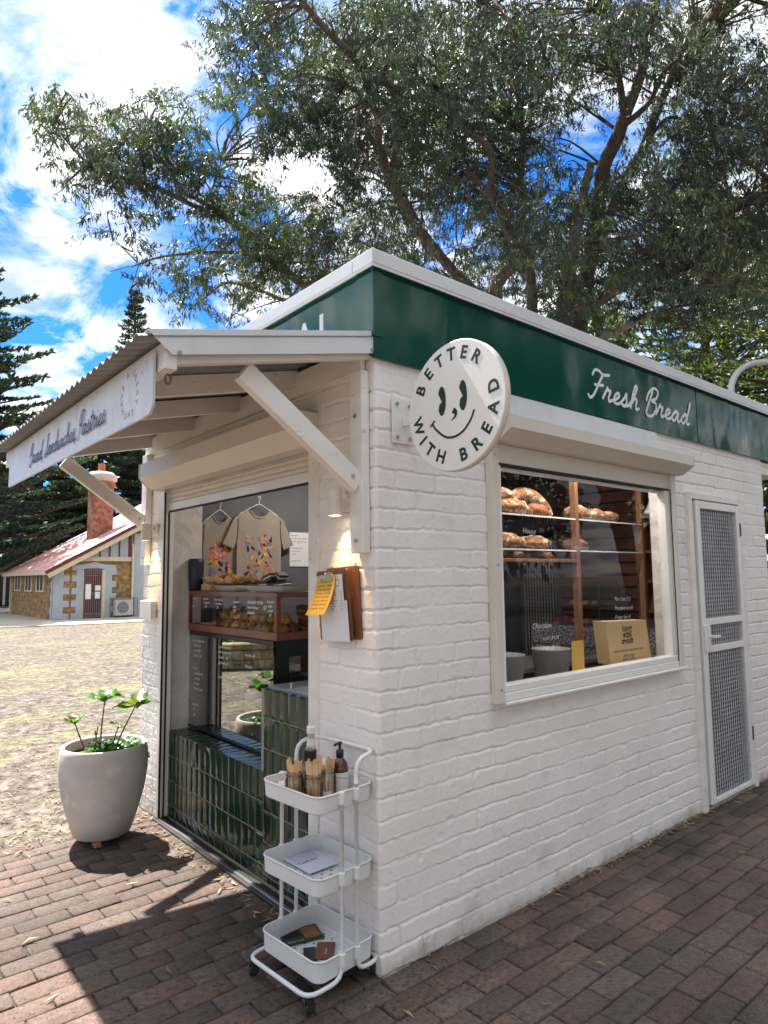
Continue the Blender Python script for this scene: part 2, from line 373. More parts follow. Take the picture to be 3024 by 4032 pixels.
class MB:
    def __init__(self):
        self.v = []; self.f = []; self.sm = []

    def add(self, vs, fs, smooth=False):
        o = len(self.v)
        self.v.extend([tuple(p) for p in vs])
        self.f.extend([tuple(i + o for i in f) for f in fs])
        self.sm.extend([smooth] * len(fs))
        return self

    def box(self, x0, x1, y0, y1, z0, z1, bev=0.0):
        if x0 > x1: x0, x1 = x1, x0
        if y0 > y1: y0, y1 = y1, y0
        if z0 > z1: z0, z1 = z1, z0
        c = ((x0 + x1) / 2, (y0 + y1) / 2, (z0 + z1) / 2)
        return self.obox(c, (1, 0, 0), (0, 1, 0), (0, 0, 1), (x1 - x0) / 2, (y1 - y0) / 2, (z1 - z0) / 2, bev)

    def obox(self, c, ax, ay, az, hx, hy, hz, bev=0.0):
        c = np.array(c, float); A = np.array([ax, ay, az], float)
        H = np.array([hx, hy, hz], float)
        bev = min(bev, 0.45 * min(H))
        if bev <= 0:
            vs = [c + A.T @ (H * np.array(s)) for s in ((-1, -1, -1), (1, -1, -1), (1, 1, -1), (-1, 1, -1), (-1, -1, 1), (1, -1, 1), (1, 1, 1), (-1, 1, 1))]
            return self.add(vs, [(0, 3, 2, 1), (4, 5, 6, 7), (0, 1, 5, 4), (1, 2, 6, 5), (2, 3, 7, 6), (3, 0, 4, 7)])
        vs = []; idx = {}
        for s in [(a, b, d) for a in (-1, 1) for b in (-1, 1) for d in (-1, 1)]:
            for k in range(3):
                h = H - bev
                p = h * np.array(s)
                p[k] = H[k] * s[k]
                idx[(s, k)] = len(vs)
                vs.append(c + A.T @ p)
        fs = []
        for k in range(3):
            i, j = (k + 1) % 3, (k + 2) % 3
            for sg in (-1, 1):
                q = []
                for a, b in ((-1, -1), (1, -1), (1, 1), (-1, 1)):
                    s = [0, 0, 0]; s[k] = sg; s[i] = a; s[j] = b
                    q.append(idx[(tuple(s), k)])
                if sg < 0: q.reverse()
                fs.append(tuple(q))
        for k in range(3):
            i, j = (k + 1) % 3, (k + 2) % 3
            for a in (-1, 1):
                for b in (-1, 1):
                    s0 = [0, 0, 0]; s1 = [0, 0, 0]
                    s0[k] = -1; s1[k] = 1; s0[i] = s1[i] = a; s0[j] = s1[j] = b
                    s0 = tuple(s0); s1 = tuple(s1)
                    q = [idx[(s0, i)], idx[(s1, i)], idx[(s1, j)], idx[(s0, j)]]
                    if a * b > 0: q.reverse()
                    fs.append(tuple(q))
        for s in [(a, b, d) for a in (-1, 1) for b in (-1, 1) for d in (-1, 1)]:
            q = [idx[(s, 0)], idx[(s, 1)], idx[(s, 2)]]
            if s[0] * s[1] * s[2] < 0: q.reverse()
            fs.append(tuple(q))
        return self.add(vs, fs)

    def bar(self, p0, p1, w, h, up=(0, 0, 1), bev=0.0):
        p0 = np.array(p0, float); p1 = np.array(p1, float)
        a = p1 - p0; ln = np.linalg.norm(a); a /= ln
        s = np.cross(a, np.array(up, float)); s /= np.linalg.norm(s)
        u = np.cross(s, a)
        return self.obox((p0 + p1) / 2, a, s, u, ln / 2, w / 2, h / 2, bev)

    def tube(self, pts, rad, n=8, smooth=True, cap=True, closed=False, sub=0):
        P = [np.array(p, float) for p in pts]
        if sub: P = catmull(P, sub, closed)
        k = len(P)
        rads = rad if hasattr(rad, '__len__') else [rad] * k
        if len(rads) != k:
            rads = list(np.interp(np.linspace(0, 1, k), np.linspace(0, 1, len(rads)), rads))
        rings = []; prev = None
        for i in range(k):
            if closed: t = P[(i + 1) % k] - P[i - 1]
            else: t = P[min(i + 1, k - 1)] - P[max(i - 1, 0)]
            t = t / (np.linalg.norm(t) + 1e-12)
            if prev is None:
                ref = np.array([0, 0, 1.0]) if abs(t[2]) < 0.9 else np.array([1.0, 0, 0])
                s = np.cross(t, ref)
            else:
                s = prev - t * (prev @ t)
            s /= np.linalg.norm(s) + 1e-12
            prev = s
            u = np.cross(t, s)
            rings.append([P[i] + rads[i] * (math.cos(2 * math.pi * j / n) * s + math.sin(2 * math.pi * j / n) * u) for j in range(n)])
        vs = [p for r in rings for p in r]
        fs = []
        m = k if closed else k - 1
        for i in range(m):
            a = i * n; b = ((i + 1) % k) * n
            for j in range(n):
                fs.append((a + j, b + j, b + (j + 1) % n, a + (j + 1) % n)[::-1])
        self.add(vs, fs, smooth)
        if cap and not closed:
            o = len(self.v) - len(vs)
            self.f.append(tuple(range(o, o + n))); self.sm.append(False)
            self.f.append(tuple(range(o + (k - 1) * n, o + k * n))[::-1]); self.sm.append(False)
        return self

    def lathe(self, c, prof, n=32, smooth=True, axis=(0, 0, 1), sx=1.0, sy=1.0, jit=None):
        """profile of (radius, height); open ends closed when radius is 0"""
        c = np.array(c, float); a = np.array(axis, float); a /= np.linalg.norm(a)
        ref = np.array([1.0, 0, 0]) if abs(a[0]) < 0.9 else np.array([0, 1.0, 0])
        s = ref - a * (ref @ a); s /= np.linalg.norm(s); u = np.cross(a, s)
        vs = []; fs = []
        for (r_, h_) in prof:
            for j in range(n):
                th = 2 * math.pi * j / n
                vs.append(c + a * h_ + r_ * (sx * math.cos(th) * s + sy * math.sin(th) * u))
        for i in range(len(prof) - 1):
            for j in range(n):
                q = (i * n + j, i * n + (j + 1) % n, (i + 1) * n + (j + 1) % n, (i + 1) * n + j)
                fs.append(q)
        return self.add(vs, fs, smooth)

    def cyl(self, c, r, h, n=24, axis=(0, 0, 1), bev=0.0):
        b = bev
        if b > 0: pr = [(0, 0), (r - b, 0), (r, b), (r, h - b), (r - b, h), (0, h)]
        else: pr = [(0, 0), (r, 0), (r, h), (0, h)]
        # sharp caps: separate rings
        out = []
        for i, p in enumerate(pr):
            out.append(p)
        return self.lathe(c, out, n, False if b == 0 else True, axis)

    def prism(self, poly, o, ax, ay, az, depth):
        """polygon in (ax, ay) plane at o pushed along az"""
        o = np.array(o, float); ax = np.array(ax, float); ay = np.array(ay, float); az = np.array(az, float)
        n = len(poly)
        a = [o + ax * p[0] + ay * p[1] for p in poly]
        b = [p + az * depth for p in a]
        fs = [tuple(range(n))[::-1], tuple(range(n, 2 * n))]
        for i in range(n):
            fs.append((i, (i + 1) % n, n + (i + 1) % n, n + i))
        return self.add(a + b, fs)

    def quad(self, a, b, c, d):
        return self.add([a, b, c, d], [(0, 1, 2, 3)])

    def blob(self, c, rx, ry, rz, rot=0.0, amp=0.12, freq=2.5, seed=0, nu=20, nv=12, flat=None, groove=0, tilt=0.0):
        vs = []; fs = []
        cr, sr = math.cos(rot), math.sin(rot)
        for i in range(nv + 1):
            ph = math.pi * i / nv
            for j in range(nu):
                th = 2 * math.pi * j / nu
                d = Vector((math.sin(ph) * math.cos(th), math.sin(ph) * math.sin(th), math.cos(ph)))
                k = 1 + amp * mnoise.noise(d * freq + Vector((seed * 3.1, seed * 1.7, 0)))
                if groove: k *= 1 - 0.09 * max(0, math.cos(groove * math.pi * d.x + seed)) ** 6 * max(0, d.z + 0.2)
                x, y, z = d.x * rx * k, d.y * ry * k, d.z * rz * k
                if flat is not None and z < -flat: z = -flat
                z += x * tilt
                vs.append((c[0] + x * cr - y * sr, c[1] + x * sr + y * cr, c[2] + z))
        for i in range(nv):
            for j in range(nu):
                fs.append((i * nu + j, (i + 1) * nu + j, (i + 1) * nu + (j + 1) % nu, i * nu + (j + 1) % nu))
        return self.add(vs, fs, True)

    def build_split(self, name, mat, parent=None):
        n = len(self.v); par = list(range(n))
        def fd(a):
            while par[a] != a: par[a] = par[par[a]]; a = par[a]
            return a
        for f in self.f:
            for q in f[1:]: par[fd(q)] = fd(f[0])
        comp = {}
        for i, f in enumerate(self.f): comp.setdefault(fd(f[0]), []).append(i)
        out = []
        for fs in comp.values():
            mb = MB(); mp = {}
            for i in fs:
                nf = []
                for q in self.f[i]:
                    if q not in mp: mp[q] = len(mb.v); mb.v.append(self.v[q])
                    nf.append(mp[q])
                mb.f.append(tuple(nf)); mb.sm.append(self.sm[i])
            out.append(mb.build(name, mat, parent))
        return out

    def build(self, name, mat, parent=None, cat=None, label=None, group=None, kind=None):
        me = bpy.data.meshes.new(name)
        v = np.array(self.v, dtype=np.float64)
        if parent is not None:
            mi = np.array(root_matrix(parent).inverted())
            v = v @ mi[:3, :3].T + mi[:3, 3]
        me.from_pydata([tuple(p) for p in v], [], self.f)
        me.polygons.foreach_set('use_smooth', self.sm)
        me.update()
        o = bpy.data.objects.new(name, me)
        COL.objects.link(o)
        if mat: me.materials.append(M[mat] if isinstance(mat, str) else mat)
        if parent is not None:
            o.parent = parent
            ROOTM[o.name] = root_matrix(parent)
        tag(o, label, cat, group, kind)
        return o


def catmull(P, sub, closed=False):
    out = []; n = len(P)
    rngi = range(n if closed else n - 1)
    for i in rngi:
        p0 = P[(i - 1) % n] if closed or i > 0 else 2 * P[0] - P[1]
        p1 = P[i]; p2 = P[(i + 1) % n]
        p3 = P[(i + 2) % n] if closed or i + 2 < n else 2 * P[n - 1] - P[n - 2]
        for k in range(sub):
            t = k / sub
            out.append(0.5 * ((2 * p1) + (-p0 + p2) * t + (2 * p0 - 5 * p1 + 4 * p2 - p3) * t * t + (-p0 + 3 * p1 - 3 * p2 + p3) * t ** 3))
    if not closed: out.append(P[-1])
    return out


def tag(o, label=None, cat=None, group=None, kind=None):
    if label: o['label'] = label
    if cat: o['category'] = cat
    if group: o['group'] = group
    if kind: o['kind'] = kind
    return o


def thing(name, label, cat, loc=(0, 0, 0), rz=0.0, group=None):
    o = bpy.data.objects.new(name, None)
    COL.objects.link(o)
    o.empty_display_size = 0.1
    o.location = loc; o.rotation_euler = (0, 0, rz)
    ROOTM[o.name] = Matrix.Translation(loc) @ Matrix.Rotation(rz, 4, 'Z')
    return tag(o, label, cat, group)


def copy_tree(root, loc, rz=0.0, label=None, scale=None):
    kids = {}
    for o in list(COL.objects):
        if o.parent: kids.setdefault(o.parent.name, []).append(o)
    def cp(o, parent):
        c = o.copy(); COL.objects.link(c); c.parent = parent
        for ch in kids.get(o.name, []): cp(ch, c)
        return c
    r_ = cp(root, None)
    r_.location = loc; r_.rotation_euler = (0, 0, rz)
    if scale: r_.scale = scale
    ROOTM[r_.name] = Matrix.Translation(loc) @ Matrix.Rotation(rz, 4, 'Z')
    if label: r_['label'] = label
    return r_


def np_mesh(name, V, F, mat, parent=None, col=None, smooth=False):
    """V (n,3) array, F (m,k) array of equal-sized faces"""
    V = np.asarray(V, dtype=np.float64)
    if parent is not None:
        mi = np.array(root_matrix(parent).inverted())
        V = V @ mi[:3, :3].T + mi[:3, 3]
    me = bpy.data.meshes.new(name)
    m, k = F.shape
    me.vertices.add(len(V)); me.vertices.foreach_set('co', V.astype(np.float32).ravel())
    me.loops.add(m * k); me.loops.foreach_set('vertex_index', F.astype(np.int32).ravel())
    me.polygons.add(m)
    me.polygons.foreach_set('loop_start', (np.arange(m) * k).astype(np.int32))
    me.polygons.foreach_set('loop_total', np.full(m, k, dtype=np.int32))
    if smooth: me.polygons.foreach_set('use_smooth', np.ones(m, dtype=bool))
    me.update(calc_edges=True)
    if col is not None:  # per face colour
        a = me.color_attributes.new('Col', 'FLOAT_COLOR', 'CORNER')
        c4 = np.ones((m, k, 4), dtype=np.float32); c4[:, :, :3] = col[:, None, :]
        a.data.foreach_set('color', c4.ravel())
    o = bpy.data.objects.new(name, me)
    COL.objects.link(o)
    me.materials.append(M[mat] if isinstance(mat, str) else mat)
    if parent is not None:
        o.parent = parent; ROOTM[o.name] = root_matrix(parent)
    return o


# ------------------------------------------------------------------ lettering
DG = None


def letters(name, body, size, o, ax, ay, mat, parent=None, bold=0.0, shear=0.0, align='LEFT', fitw=None, ext=0.0008, spacing=1.0, line=1.0):
    """built-in font laid in the plane (ax right, ay up) at o, turned into a mesh"""
    cu = bpy.data.curves.new(name, 'FONT')
    cu.body = body; cu.size = size; cu.offset = bold; cu.shear = shear
    cu.align_x = align; cu.extrude = ext; cu.space_character = spacing; cu.space_line = line
    cu.resolution_u = 3
    ob = bpy.data.objects.new(name, cu)
    COL.objects.link(ob)
    bpy.context.view_layer.update()
    me = bpy.data.meshes.new_from_object(ob.evaluated_get(bpy.context.evaluated_depsgraph_get()))
    bpy.data.objects.remove(ob); bpy.data.curves.remove(cu)
    n = len(me.vertices)
    v = np.zeros(n * 3); me.vertices.foreach_get('co', v); v = v.reshape(-1, 3)
    if fitw: v[:, 0] *= fitw / (v[:, 0].max() - v[:, 0].min() + 1e-9)
    ax = np.array(ax, float); ay = np.array(ay, float); az = np.cross(ax, ay)
    wv = np.array(o, float) + v[:, :1] * ax + v[:, 1:2] * ay + v[:, 2:3] * az
    if parent is not None:
        mi = np.array(root_matrix(parent).inverted()); wv = wv @ mi[:3, :3].T + mi[:3, 3]
    me.vertices.foreach_set('co', wv.ravel().astype(np.float32)); me.update()
    me.materials.clear(); me.materials.append(M[mat])
    ob = bpy.data.objects.new(name, me); COL.objects.link(ob)
    if parent is not None:
        ob.parent = parent; ROOTM[ob.name] = root_matrix(parent)
    return ob


GL = {
    'a': (1.4, [[(0, .15), (.4, .8), (.85, .98), (.45, .98), (.18, .5), (.3, .04), (.65, .12), (.95, .95), (.93, .3), (1.12, 0), (1.4, .15)]]),
    'c': (1.1, [[(0, .15), (.3, .75), (.65, 1), (.88, .85), (.6, 1.0), (.22, .55), (.38, .03), (.8, .03), (1.1, .15)]]),
    'd': (1.4, [[(0, .15), (.4, .8), (.85, .95), (.45, .98), (.18, .5), (.3, .04), (.65, .12), (1.0, 1.2), (1.1, 2.2), (1.0, 2.1), (.95, .3), (1.12, 0), (1.4, .15)]]),
    'e': (1.05, [[(0, .15), (.45, .38), (.78, .78), (.55, 1.02), (.25, .65), (.32, .12), (.65, 0), (1.05, .15)]]),
    'h': (1.3, [[(0, .15), (.4, 1.0), (.62, 1.95), (.45, 2.25), (.3, 1.8), (.25, 0.0), (.35, .55), (.65, 1.0), (.88, .85), (.86, .3), (1.02, 0), (1.3, .15)]]),
    'i': (.8, [[(0, .15), (.3, 1.0), (.28, .3), (.45, 0), (.8, .15)], [(.42, 1.45), (.44, 1.5)]]),
    'n': (1.3, [[(0, .15), (.2, .95), (.27, .85), (.25, 0), (.35, .55), (.65, 1.0), (.88, .85), (.86, .3), (1.02, 0), (1.3, .15)]]),
    'o': (1.2, [[(0, .15), (.3, .8), (.6, 1.0), (.22, .6), (.35, .03), (.75, .15), (.85, .75), (.6, 1.0), (.8, .85), (1.2, .9)]]),
    'r': (1.0, [[(0, .15), (.3, 1.2), (.4, .95), (.7, .98), (.62, .4), (.75, 0), (1.0, .15)]]),
    's': (1.0, [[(0, .15), (.35, .75), (.5, 1.2), (.58, .8), (.72, .3), (.5, -.02), (.2, .1), (.6, .02), (1.0, .15)]]),
    't': (.85, [[(0, .15), (.35, 1.1), (.45, 1.9), (.38, 1.0), (.35, .25), (.5, 0), (.85, .15)], [(.0, 1.3), (.8, 1.38)]]),
    'w': (1.5, [[(0, .15), (.25, 1.0), (.25, .25), (.45, 0), (.7, .15), (.82, .95), (.8, .25), (1.0, 0), (1.25, .25), (1.35, 1.0), (1.5, .9)]]),
    'B': (1.6, [[(.25, .0), (.4, 1.1), (.6, 2.2)], [(.0, 1.2), (.15, 2.0), (.7, 2.6), (1.3, 2.4), (1.25, 1.7), (.7, 1.3), (1.3, 1.15), (1.45, .5), (1.1, -.15), (.5, -.25), (.2, .05)], [(1.3, .3), (1.6, .15)]]),
    'F': (1.5, [[(-.1, 2.0), (.05, 2.45), (.5, 2.5), (1.0, 2.25), (1.7, 2.4)], [(1.0, 2.25), (.75, 1.3), (.5, .3), (.2, -.1), (-.1, .1)], [(.35, 1.15), (.8, 1.2), (1.25, 1.3)]]),
    'S': (1.35, [[(-.2, .2), (.4, .8), (1.0, 1.9), (1.0, 2.5), (.6, 2.4), (.55, 1.8), (.95, 1.0), (.95, .3), (.5, -.1), (.1, .1), (.2, .4)], [(.9, .2), (1.35, .15)]]),
    'P': (1.45, [[(.6, 2.2), (.4, 1.0), (.15, -.3)], [(.0, 1.2), (.15, 2.1), (.7, 2.6), (1.25, 2.35), (1.2, 1.6), (.75, 1.1), (.4, 1.15)], [(1.1, .9), (1.45, .15)]]),
    ',': (.5, [[(.15, .12), (.2, -.05), (.05, -.4)]]),
    ' ': (.75, []),
}


def cursive(name, body, unit, o, ax, ay, mat, parent, width, fitw, shear=0.28, depth=0.002):
    x = 0; st = []
    for ch in body:
        adv, ss = GL[ch]
        for s in ss: st.append([(x + p[0] + shear * p[1], p[1]) for p in s])
        x += adv
    kx = fitw / (x * unit)
    ax = np.array(ax, float); ay = np.array(ay, float); az = np.cross(ax, ay); o = np.array(o, float)
    mb = MB()
    for s in st:
        P = [np.array([p[0] * unit * kx, p[1] * unit]) for p in s]
        if len(P) > 2: P = catmull(P, 6)
        L_ = []; R_ = []
        for i, p in enumerate(P):
            t = P[min(i + 1, len(P) - 1)] - P[max(i - 1, 0)]; t = t / (np.linalg.norm(t) + 1e-9)
            nn = np.array([-t[1], t[0]]) * width / 2
            L_.append(p + nn); R_.append(p - nn)
        k0 = depth + st.index(s) * 0.00012
        top = lambda q, h_=0.0: o + ax * q[0] + ay * q[1] + az * (k0 + h_)
        vs = [top(q, i_ * 2e-5) for i_, q in enumerate(L_)] + [top(q, i_ * 2e-5) for i_, q in enumerate(R_)]
        n = len(P)
        mb.add(vs, [(i, n + i, n + i + 1, i + 1) for i in range(n - 1)])
        for e in (0, -1):
            c = P[e]; k = 8
            mb.add([top(c + width / 2 * np.array([math.cos(2 * math.pi * j / k), math.sin(2 * math.pi * j / k)])) + az * (0.0002 + len(P) * 2e-5) for j in range(k)], [tuple(range(k))])
    return mb.build(name, mat, parent)


# =================================================================== GROUND
def build_ground():
    g = MB()
    n = 24
    g.quad((-400, -400, -0.03), (400, -400, -0.03), (400, 400, -0.03), (-400, 400, -0.03))
    o = g.build('ground', None, kind='structure')
    m = bpy.data.materials.new('dry_lawn'); m.use_nodes = True
    t = m.node_tree; L = t.links; b = t.nodes['Principled BSDF']; b.inputs['Roughness'].default_value = 0.95
    tc = N(t, 'ShaderNodeTexCoord')
    def noise(scale, detail=4, stretch=(1, 1, 1), rough=.5):
        mp = N(t, 'ShaderNodeMapping'); mp.inputs['Scale'].default_value = stretch; L.new(tc.outputs['Object'], mp.inputs[0])
        q = N(t, 'ShaderNodeTexNoise'); q.inputs['Scale'].default_value = scale; q.inputs['Detail'].default_value = detail; q.inputs['Roughness'].default_value = rough
        L.new(mp.outputs[0], q.inputs[0]); return q
    def ramp(src, els):
        r_ = N(t, 'ShaderNodeValToRGB'); e = r_.color_ramp.elements
        e[0].position, e[0].color = els[0][0], (*els[0][1], 1)
        e[1].position, e[1].color = els[-1][0], (*els[-1][1], 1)
        for p, c in els[1:-1]:
            q = e.new(p); q.color = (*c, 1)
        L.new(src, r_.inputs[0]); return r_
    base = ramp(noise(9, 8, (1, 1.0, 1), .7).outputs[0], [(.34, (.022, .017, .013)), (.46, (.080, .064, .050)), (.57, (.155, .128, .104)), (.70, (.30, .26, .215))])
    green = ramp(noise(22, 4).outputs[0], [(.3, (.09, .11, .03)), (.7, (.30, .30, .10))])
    gm = ramp(noise(.5, 8, (0.7, 1.4, 1), .75).outputs[0], [(.50, (0, 0, 0)), (.66, (.75, .75, .75))])
    mx = N(t, 'ShaderNodeMix', data_type='RGBA')
    L.new(gm.outputs[0], mx.inputs[0]); L.new(base.outputs[0], mx.inputs[6]); L.new(green.outputs[0], mx.inputs[7])
    L.new(mx.outputs[2], b.inputs['Base Color'])
    bp = N(t, 'ShaderNodeBump'); bp.inputs['Strength'].default_value = .8; bp.inputs['Distance'].default_value = .03
    L.new(noise(14, 8).outputs[0], bp.inputs['Height']); L.new(bp.outputs[0], b.inputs['Normal'])
    o.data.materials.append(m)
    # concrete path by the cottage
    p = MB()
    p.prism([(2.9, 24.0), (5.6, 23.4), (13, 22.6), (16, 22.9), (16, 26.92), (5.28, 26.92), (5.23, 40), (3.6, 40), (3.9, 30)], (0, 0, -0.03), (1, 0, 0), (0, 1, 0), (0, 0, 1), 0.035)
    p.build('path', 'concrete', kind='structure')
    # asphalt sheet added unseen behind the camera to darken the window reflections
    a = MB(); a.box(-70, 70, -70, -6.25, -0.06, -0.012)
    a.build('car_park', material('asphalt', (0.05, 0.05, 0.052), (0.035, 0.035, 0.037), rough=0.9, scale=3, bump=.3, bscale=90), kind='structure')
    # joint sand under the pavers
    s = MB()
    s.box(-4.6, 12.5, -6.2, 2.52, -0.06, -0.012)
    sm = material('joint_sand', (0.075, 0.055, 0.045), (0.035, 0.028, 0.025), rough=0.95, scale=30)
    s.build('paving_bed', sm, kind='structure')


def build_pavers():
    # one chamfered brick per paver, each a little out of true; one surface
    V = []; F = []; C = []
    px_, py_ = 0.232, 0.1125
    rows = range(-54, 23)
    base = np.array([[-1, -1, 0], [1, -1, 0], [1, 1, 0], [-1, 1, 0]], float)
    def brick(cx, cy, hx, hy, col):
        j = rng.normal(0, 1, 8)
        rot = j[0] * 0.006
        z0 = j[1] * 0.0016
        tx, ty = j[2] * 0.006, j[3] * 0.009
        c, s = math.cos(rot), math.sin(rot)
        cx += j[4] * 0.0015; cy += j[5] * 0.001
        o = len(V)
        ch = 0.006
        for (ex, ey, ez) in ((hx, hy, -0.03), (hx, hy, -ch * 0.8), (hx - ch, hy - ch, 0.0)):
            for b in base:
                x = b[0] * ex; y = b[1] * ey
                V.append((cx + x * c - y * s, cy + x * s + y * c, z0 + ez + x * tx * 0.6 + y * ty))
        for k in (0, 4):
            for i in range(4):
                F.append((o + k + i, o + k + (i + 1) % 4, o + k + 4 + (i + 1) % 4, o + k + 4 + i)); C.append(col)
        F.append((o + 8, o + 9, o + 10, o + 11)); C.append(col)
    pal = np.array([(0.168, 0.104, 0.086), (0.145, 0.095, 0.079), (0.180, 0.118, 0.095), (0.136, 0.100, 0.085), (0.163, 0.123, 0.101), (0.150, 0.114, 0.095), (0.190, 0.120, 0.098)])
    for r_ in rows:
        cy = -0.005 - py_ / 2 + r_ * py_ if True else 0
        if cy > 2.50: continue
        off = (r_ % 2) * px_ / 2 + rng.normal(0, 0.012)
        x = -4.4 + off
        while x < 12.3:
            cx = x + px_ / 2
            inside = (0.06 < cx - 0.0 < 4.15) and (0.12 < cy < 2.6)
            if not inside and not (cx > 6 and cy > -0.2 and cy < -8):
                col = (pal[rng.integers(len(pal))] * .75 + pal.mean(0) * .25) * rng.uniform(0.64, 0.86)
                if rng.random() < 0.12: col = col * np.array([0.78, 0.80, 0.78])
                brick(cx, cy, px_ / 2 - 0.0030, py_ / 2 - 0.0030, col)
            x += px_
    m = bpy.data.materials.new('clay_paver'); m.use_nodes = True
    t = m.node_tree; L = t.links; b = t.nodes['Principled BSDF']; b.inputs['Roughness'].default_value = 0.85
    tc = N(t, 'ShaderNodeTexCoord')
    a = N(t, 'ShaderNodeAttribute'); a.attribute_name = 'Col'
    def noise(scale, detail=4, rough=.5):
        q = N(t, 'ShaderNodeTexNoise'); q.inputs['Scale'].default_value = scale; q.inputs['Detail'].default_value = detail; q.inputs['Roughness'].default_value = rough
        L.new(tc.outputs['Object'], q.inputs[0]); return q
    def mulramp(src, col, els):
        r_ = N(t, 'ShaderNodeValToRGB'); e = r_.color_ramp.elements
        e[0].position, e[0].color = els[0][0], (*els[0][1], 1); e[1].position, e[1].color = els[1][0], (*els[1][1], 1)
        L.new(src, r_.inputs[0])
        mm = N(t, 'ShaderNodeMix', data_type='RGBA', blend_type='MULTIPLY'); mm.inputs[0].default_value = 1
        L.new(col, mm.inputs[6]); L.new(r_.outputs[0], mm.inputs[7]); return mm.outputs[2]
    c = mulramp(noise(75, 3, .6).outputs[0], a.outputs['Color'], [(.36, (.38, .35, .35)), (.44, (.84, .84, .84))])       # dark iron spots
    c = mulramp(noise(38, 8, .75).outputs[0], c, [(.3, (.55, .53, .52)), (.7, (1.45, 1.45, 1.42))])
    c = mulramp(noise(1.1, 6, .65).outputs[0], c, [(.36, (.62, .62, .62)), (.62, (1.25, 1.25, 1.22))])              # broad wear
    L.new(c, b.inputs['Base Color'])
    bp = N(t, 'ShaderNodeBump'); bp.inputs['Strength'].default_value = .7; bp.inputs['Distance'].default_value = .006
    L.new(noise(60, 6, .6).outputs[0], bp.inputs['Height']); L.new(bp.outputs[0], b.inputs['Normal'])
    o = np_mesh('brick_paving', np.array(V), np.array(F), m, col=np.array(C))
    tag(o, kind='structure')


def leaf_scatter(name, pts, size, mat, kind='stuff', lift=0.004, wid=0.18, palette=None, curl=0.25):
    n = len(pts)
    P = np.array(pts)
    a = rng.uniform(0, 2 * math.pi, n); l = rng.uniform(0.6, 1.3, n) * size
    d = np.stack([np.cos(a), np.sin(a), rng.normal(0, curl * 0.4, n)], 1)
    s = np.stack([-np.sin(a), np.cos(a), rng.normal(0, curl, n)], 1)
    w = l * wid
    mid = P + np.stack([np.zeros(n), np.zeros(n), lift + rng.uniform(0, 0.012, n)], 1)
    A = mid - d * l[:, None] / 2; B = mid + d * l[:, None] / 2
    bend = rng.normal(0, 0.12, n)[:, None] * l[:, None]
    C1 = mid + s * (w / 2)[:, None] + s * bend; C2 = mid - s * (w / 2)[:, None] + s * bend
    V = np.stack([A, C2, B, C1], 1).reshape(-1, 3)
    V[:, 2] = np.maximum(V[:, 2], P[:, 2].repeat(4) + 0.0015)
    F = np.arange(n * 4).reshape(-1, 4)
    pal = np.array(palette or [(1, 1, 1), (1.4, 1.3, 1.0), (0.7, 0.65, 0.6), (1.7, 1.6, 1.4), (0.5, 0.4, 0.35)])
    col = pal[rng.integers(len(pal), size=n)] * rng.uniform(.8, 1.2, (n, 1))
    o = np_mesh(name, V, F, mat, col=col)
    tag(o, kind=kind)
    return o


def build_litter():
    # dry leaves over the bare ground, thinning with distance
    pts = []
    while len(pts) < 52000:
        k = 4000
        y = 2.55 + (21.5) * rng.random(k) ** 1.5
        x = rng.uniform(-7, 7, k)
        ok = (x > -8 + 0 * y) & ~((x > -0.05) & (y < 2.72)) & (x < 0.35 * y + 1.5)
        for xx, yy in zip(x[ok], y[ok]): pts.append((xx, yy, -0.03))
    leaf_scatter('leaf_litter', pts, 0.055, 'dead_leaf', palette=[(.7, .66, .6), (1.2, 1.15, 1.0), (0.3, 0.26, 0.24), (1.45, 1.42, 1.25), (0.3, 0.25, 0.2)])
    # leaves blown against the side wall and the counter threshold, a few on the bricks
    p2 = []
    for _ in range(210):
        x = rng.triangular(0.5, 2.2, 4.1); p2.append((x, -0.02 - abs(rng.normal(0, 0.022)), 0.002))
    for _ in range(70):
        p2.append((-0.05 - abs(rng.normal(0, 0.05)), rng.uniform(0.45, 2.3), 0.002))
    for _ in range(60):
        p2.append((rng.uniform(-0.5, 0.0), 2.35 + rng.normal(0, 0.1), 0.002))
    for _ in range(60):
        p2.append((rng.uniform(-1.4, 4.5), rng.uniform(-1.6, 2.3), 0.003))
    for _ in range(60):
        p2.append((rng.uniform(3.6, 5.5), -0.03 - abs(rng.normal(0, 0.08)), 0.002))
    for _ in range(190):
        p2.append((rng.uniform(-3.2, 0.0), 2.50 - abs(rng.normal(0, 0.09)), 0.002))
    p2 = [p for p in p2 if not (p[0] > 0 and p[1] > 0)]
    leaf_scatter('fallen_leaves', p2, 0.06, 'dead_leaf', lift=0.003, palette=[(1.3, 1.2, .9), (1.6, 1.5, 1.2), (.8, .7, .5), (1.1, 1, .7)])


build_ground()
build_pavers()
build_litter()

# =================================================================== KIOSK
LX, LY = 4.20, 2.68      # side wall length, front wall length
OY0, OY1, OZ1 = 0.50, 2.33, 2.12   # serving opening
WX0, WX1, WZ0, WZ1 = 0.78, 2.52, 1.03, 2.24   # window opening
DX0, DX1, DZ1 = 2.86, 3.62, 2.13   # door opening
kiosk = thing('bakery_kiosk', 'white painted brick kiosk with a dark green fascia and serving hatch', 'kiosk')


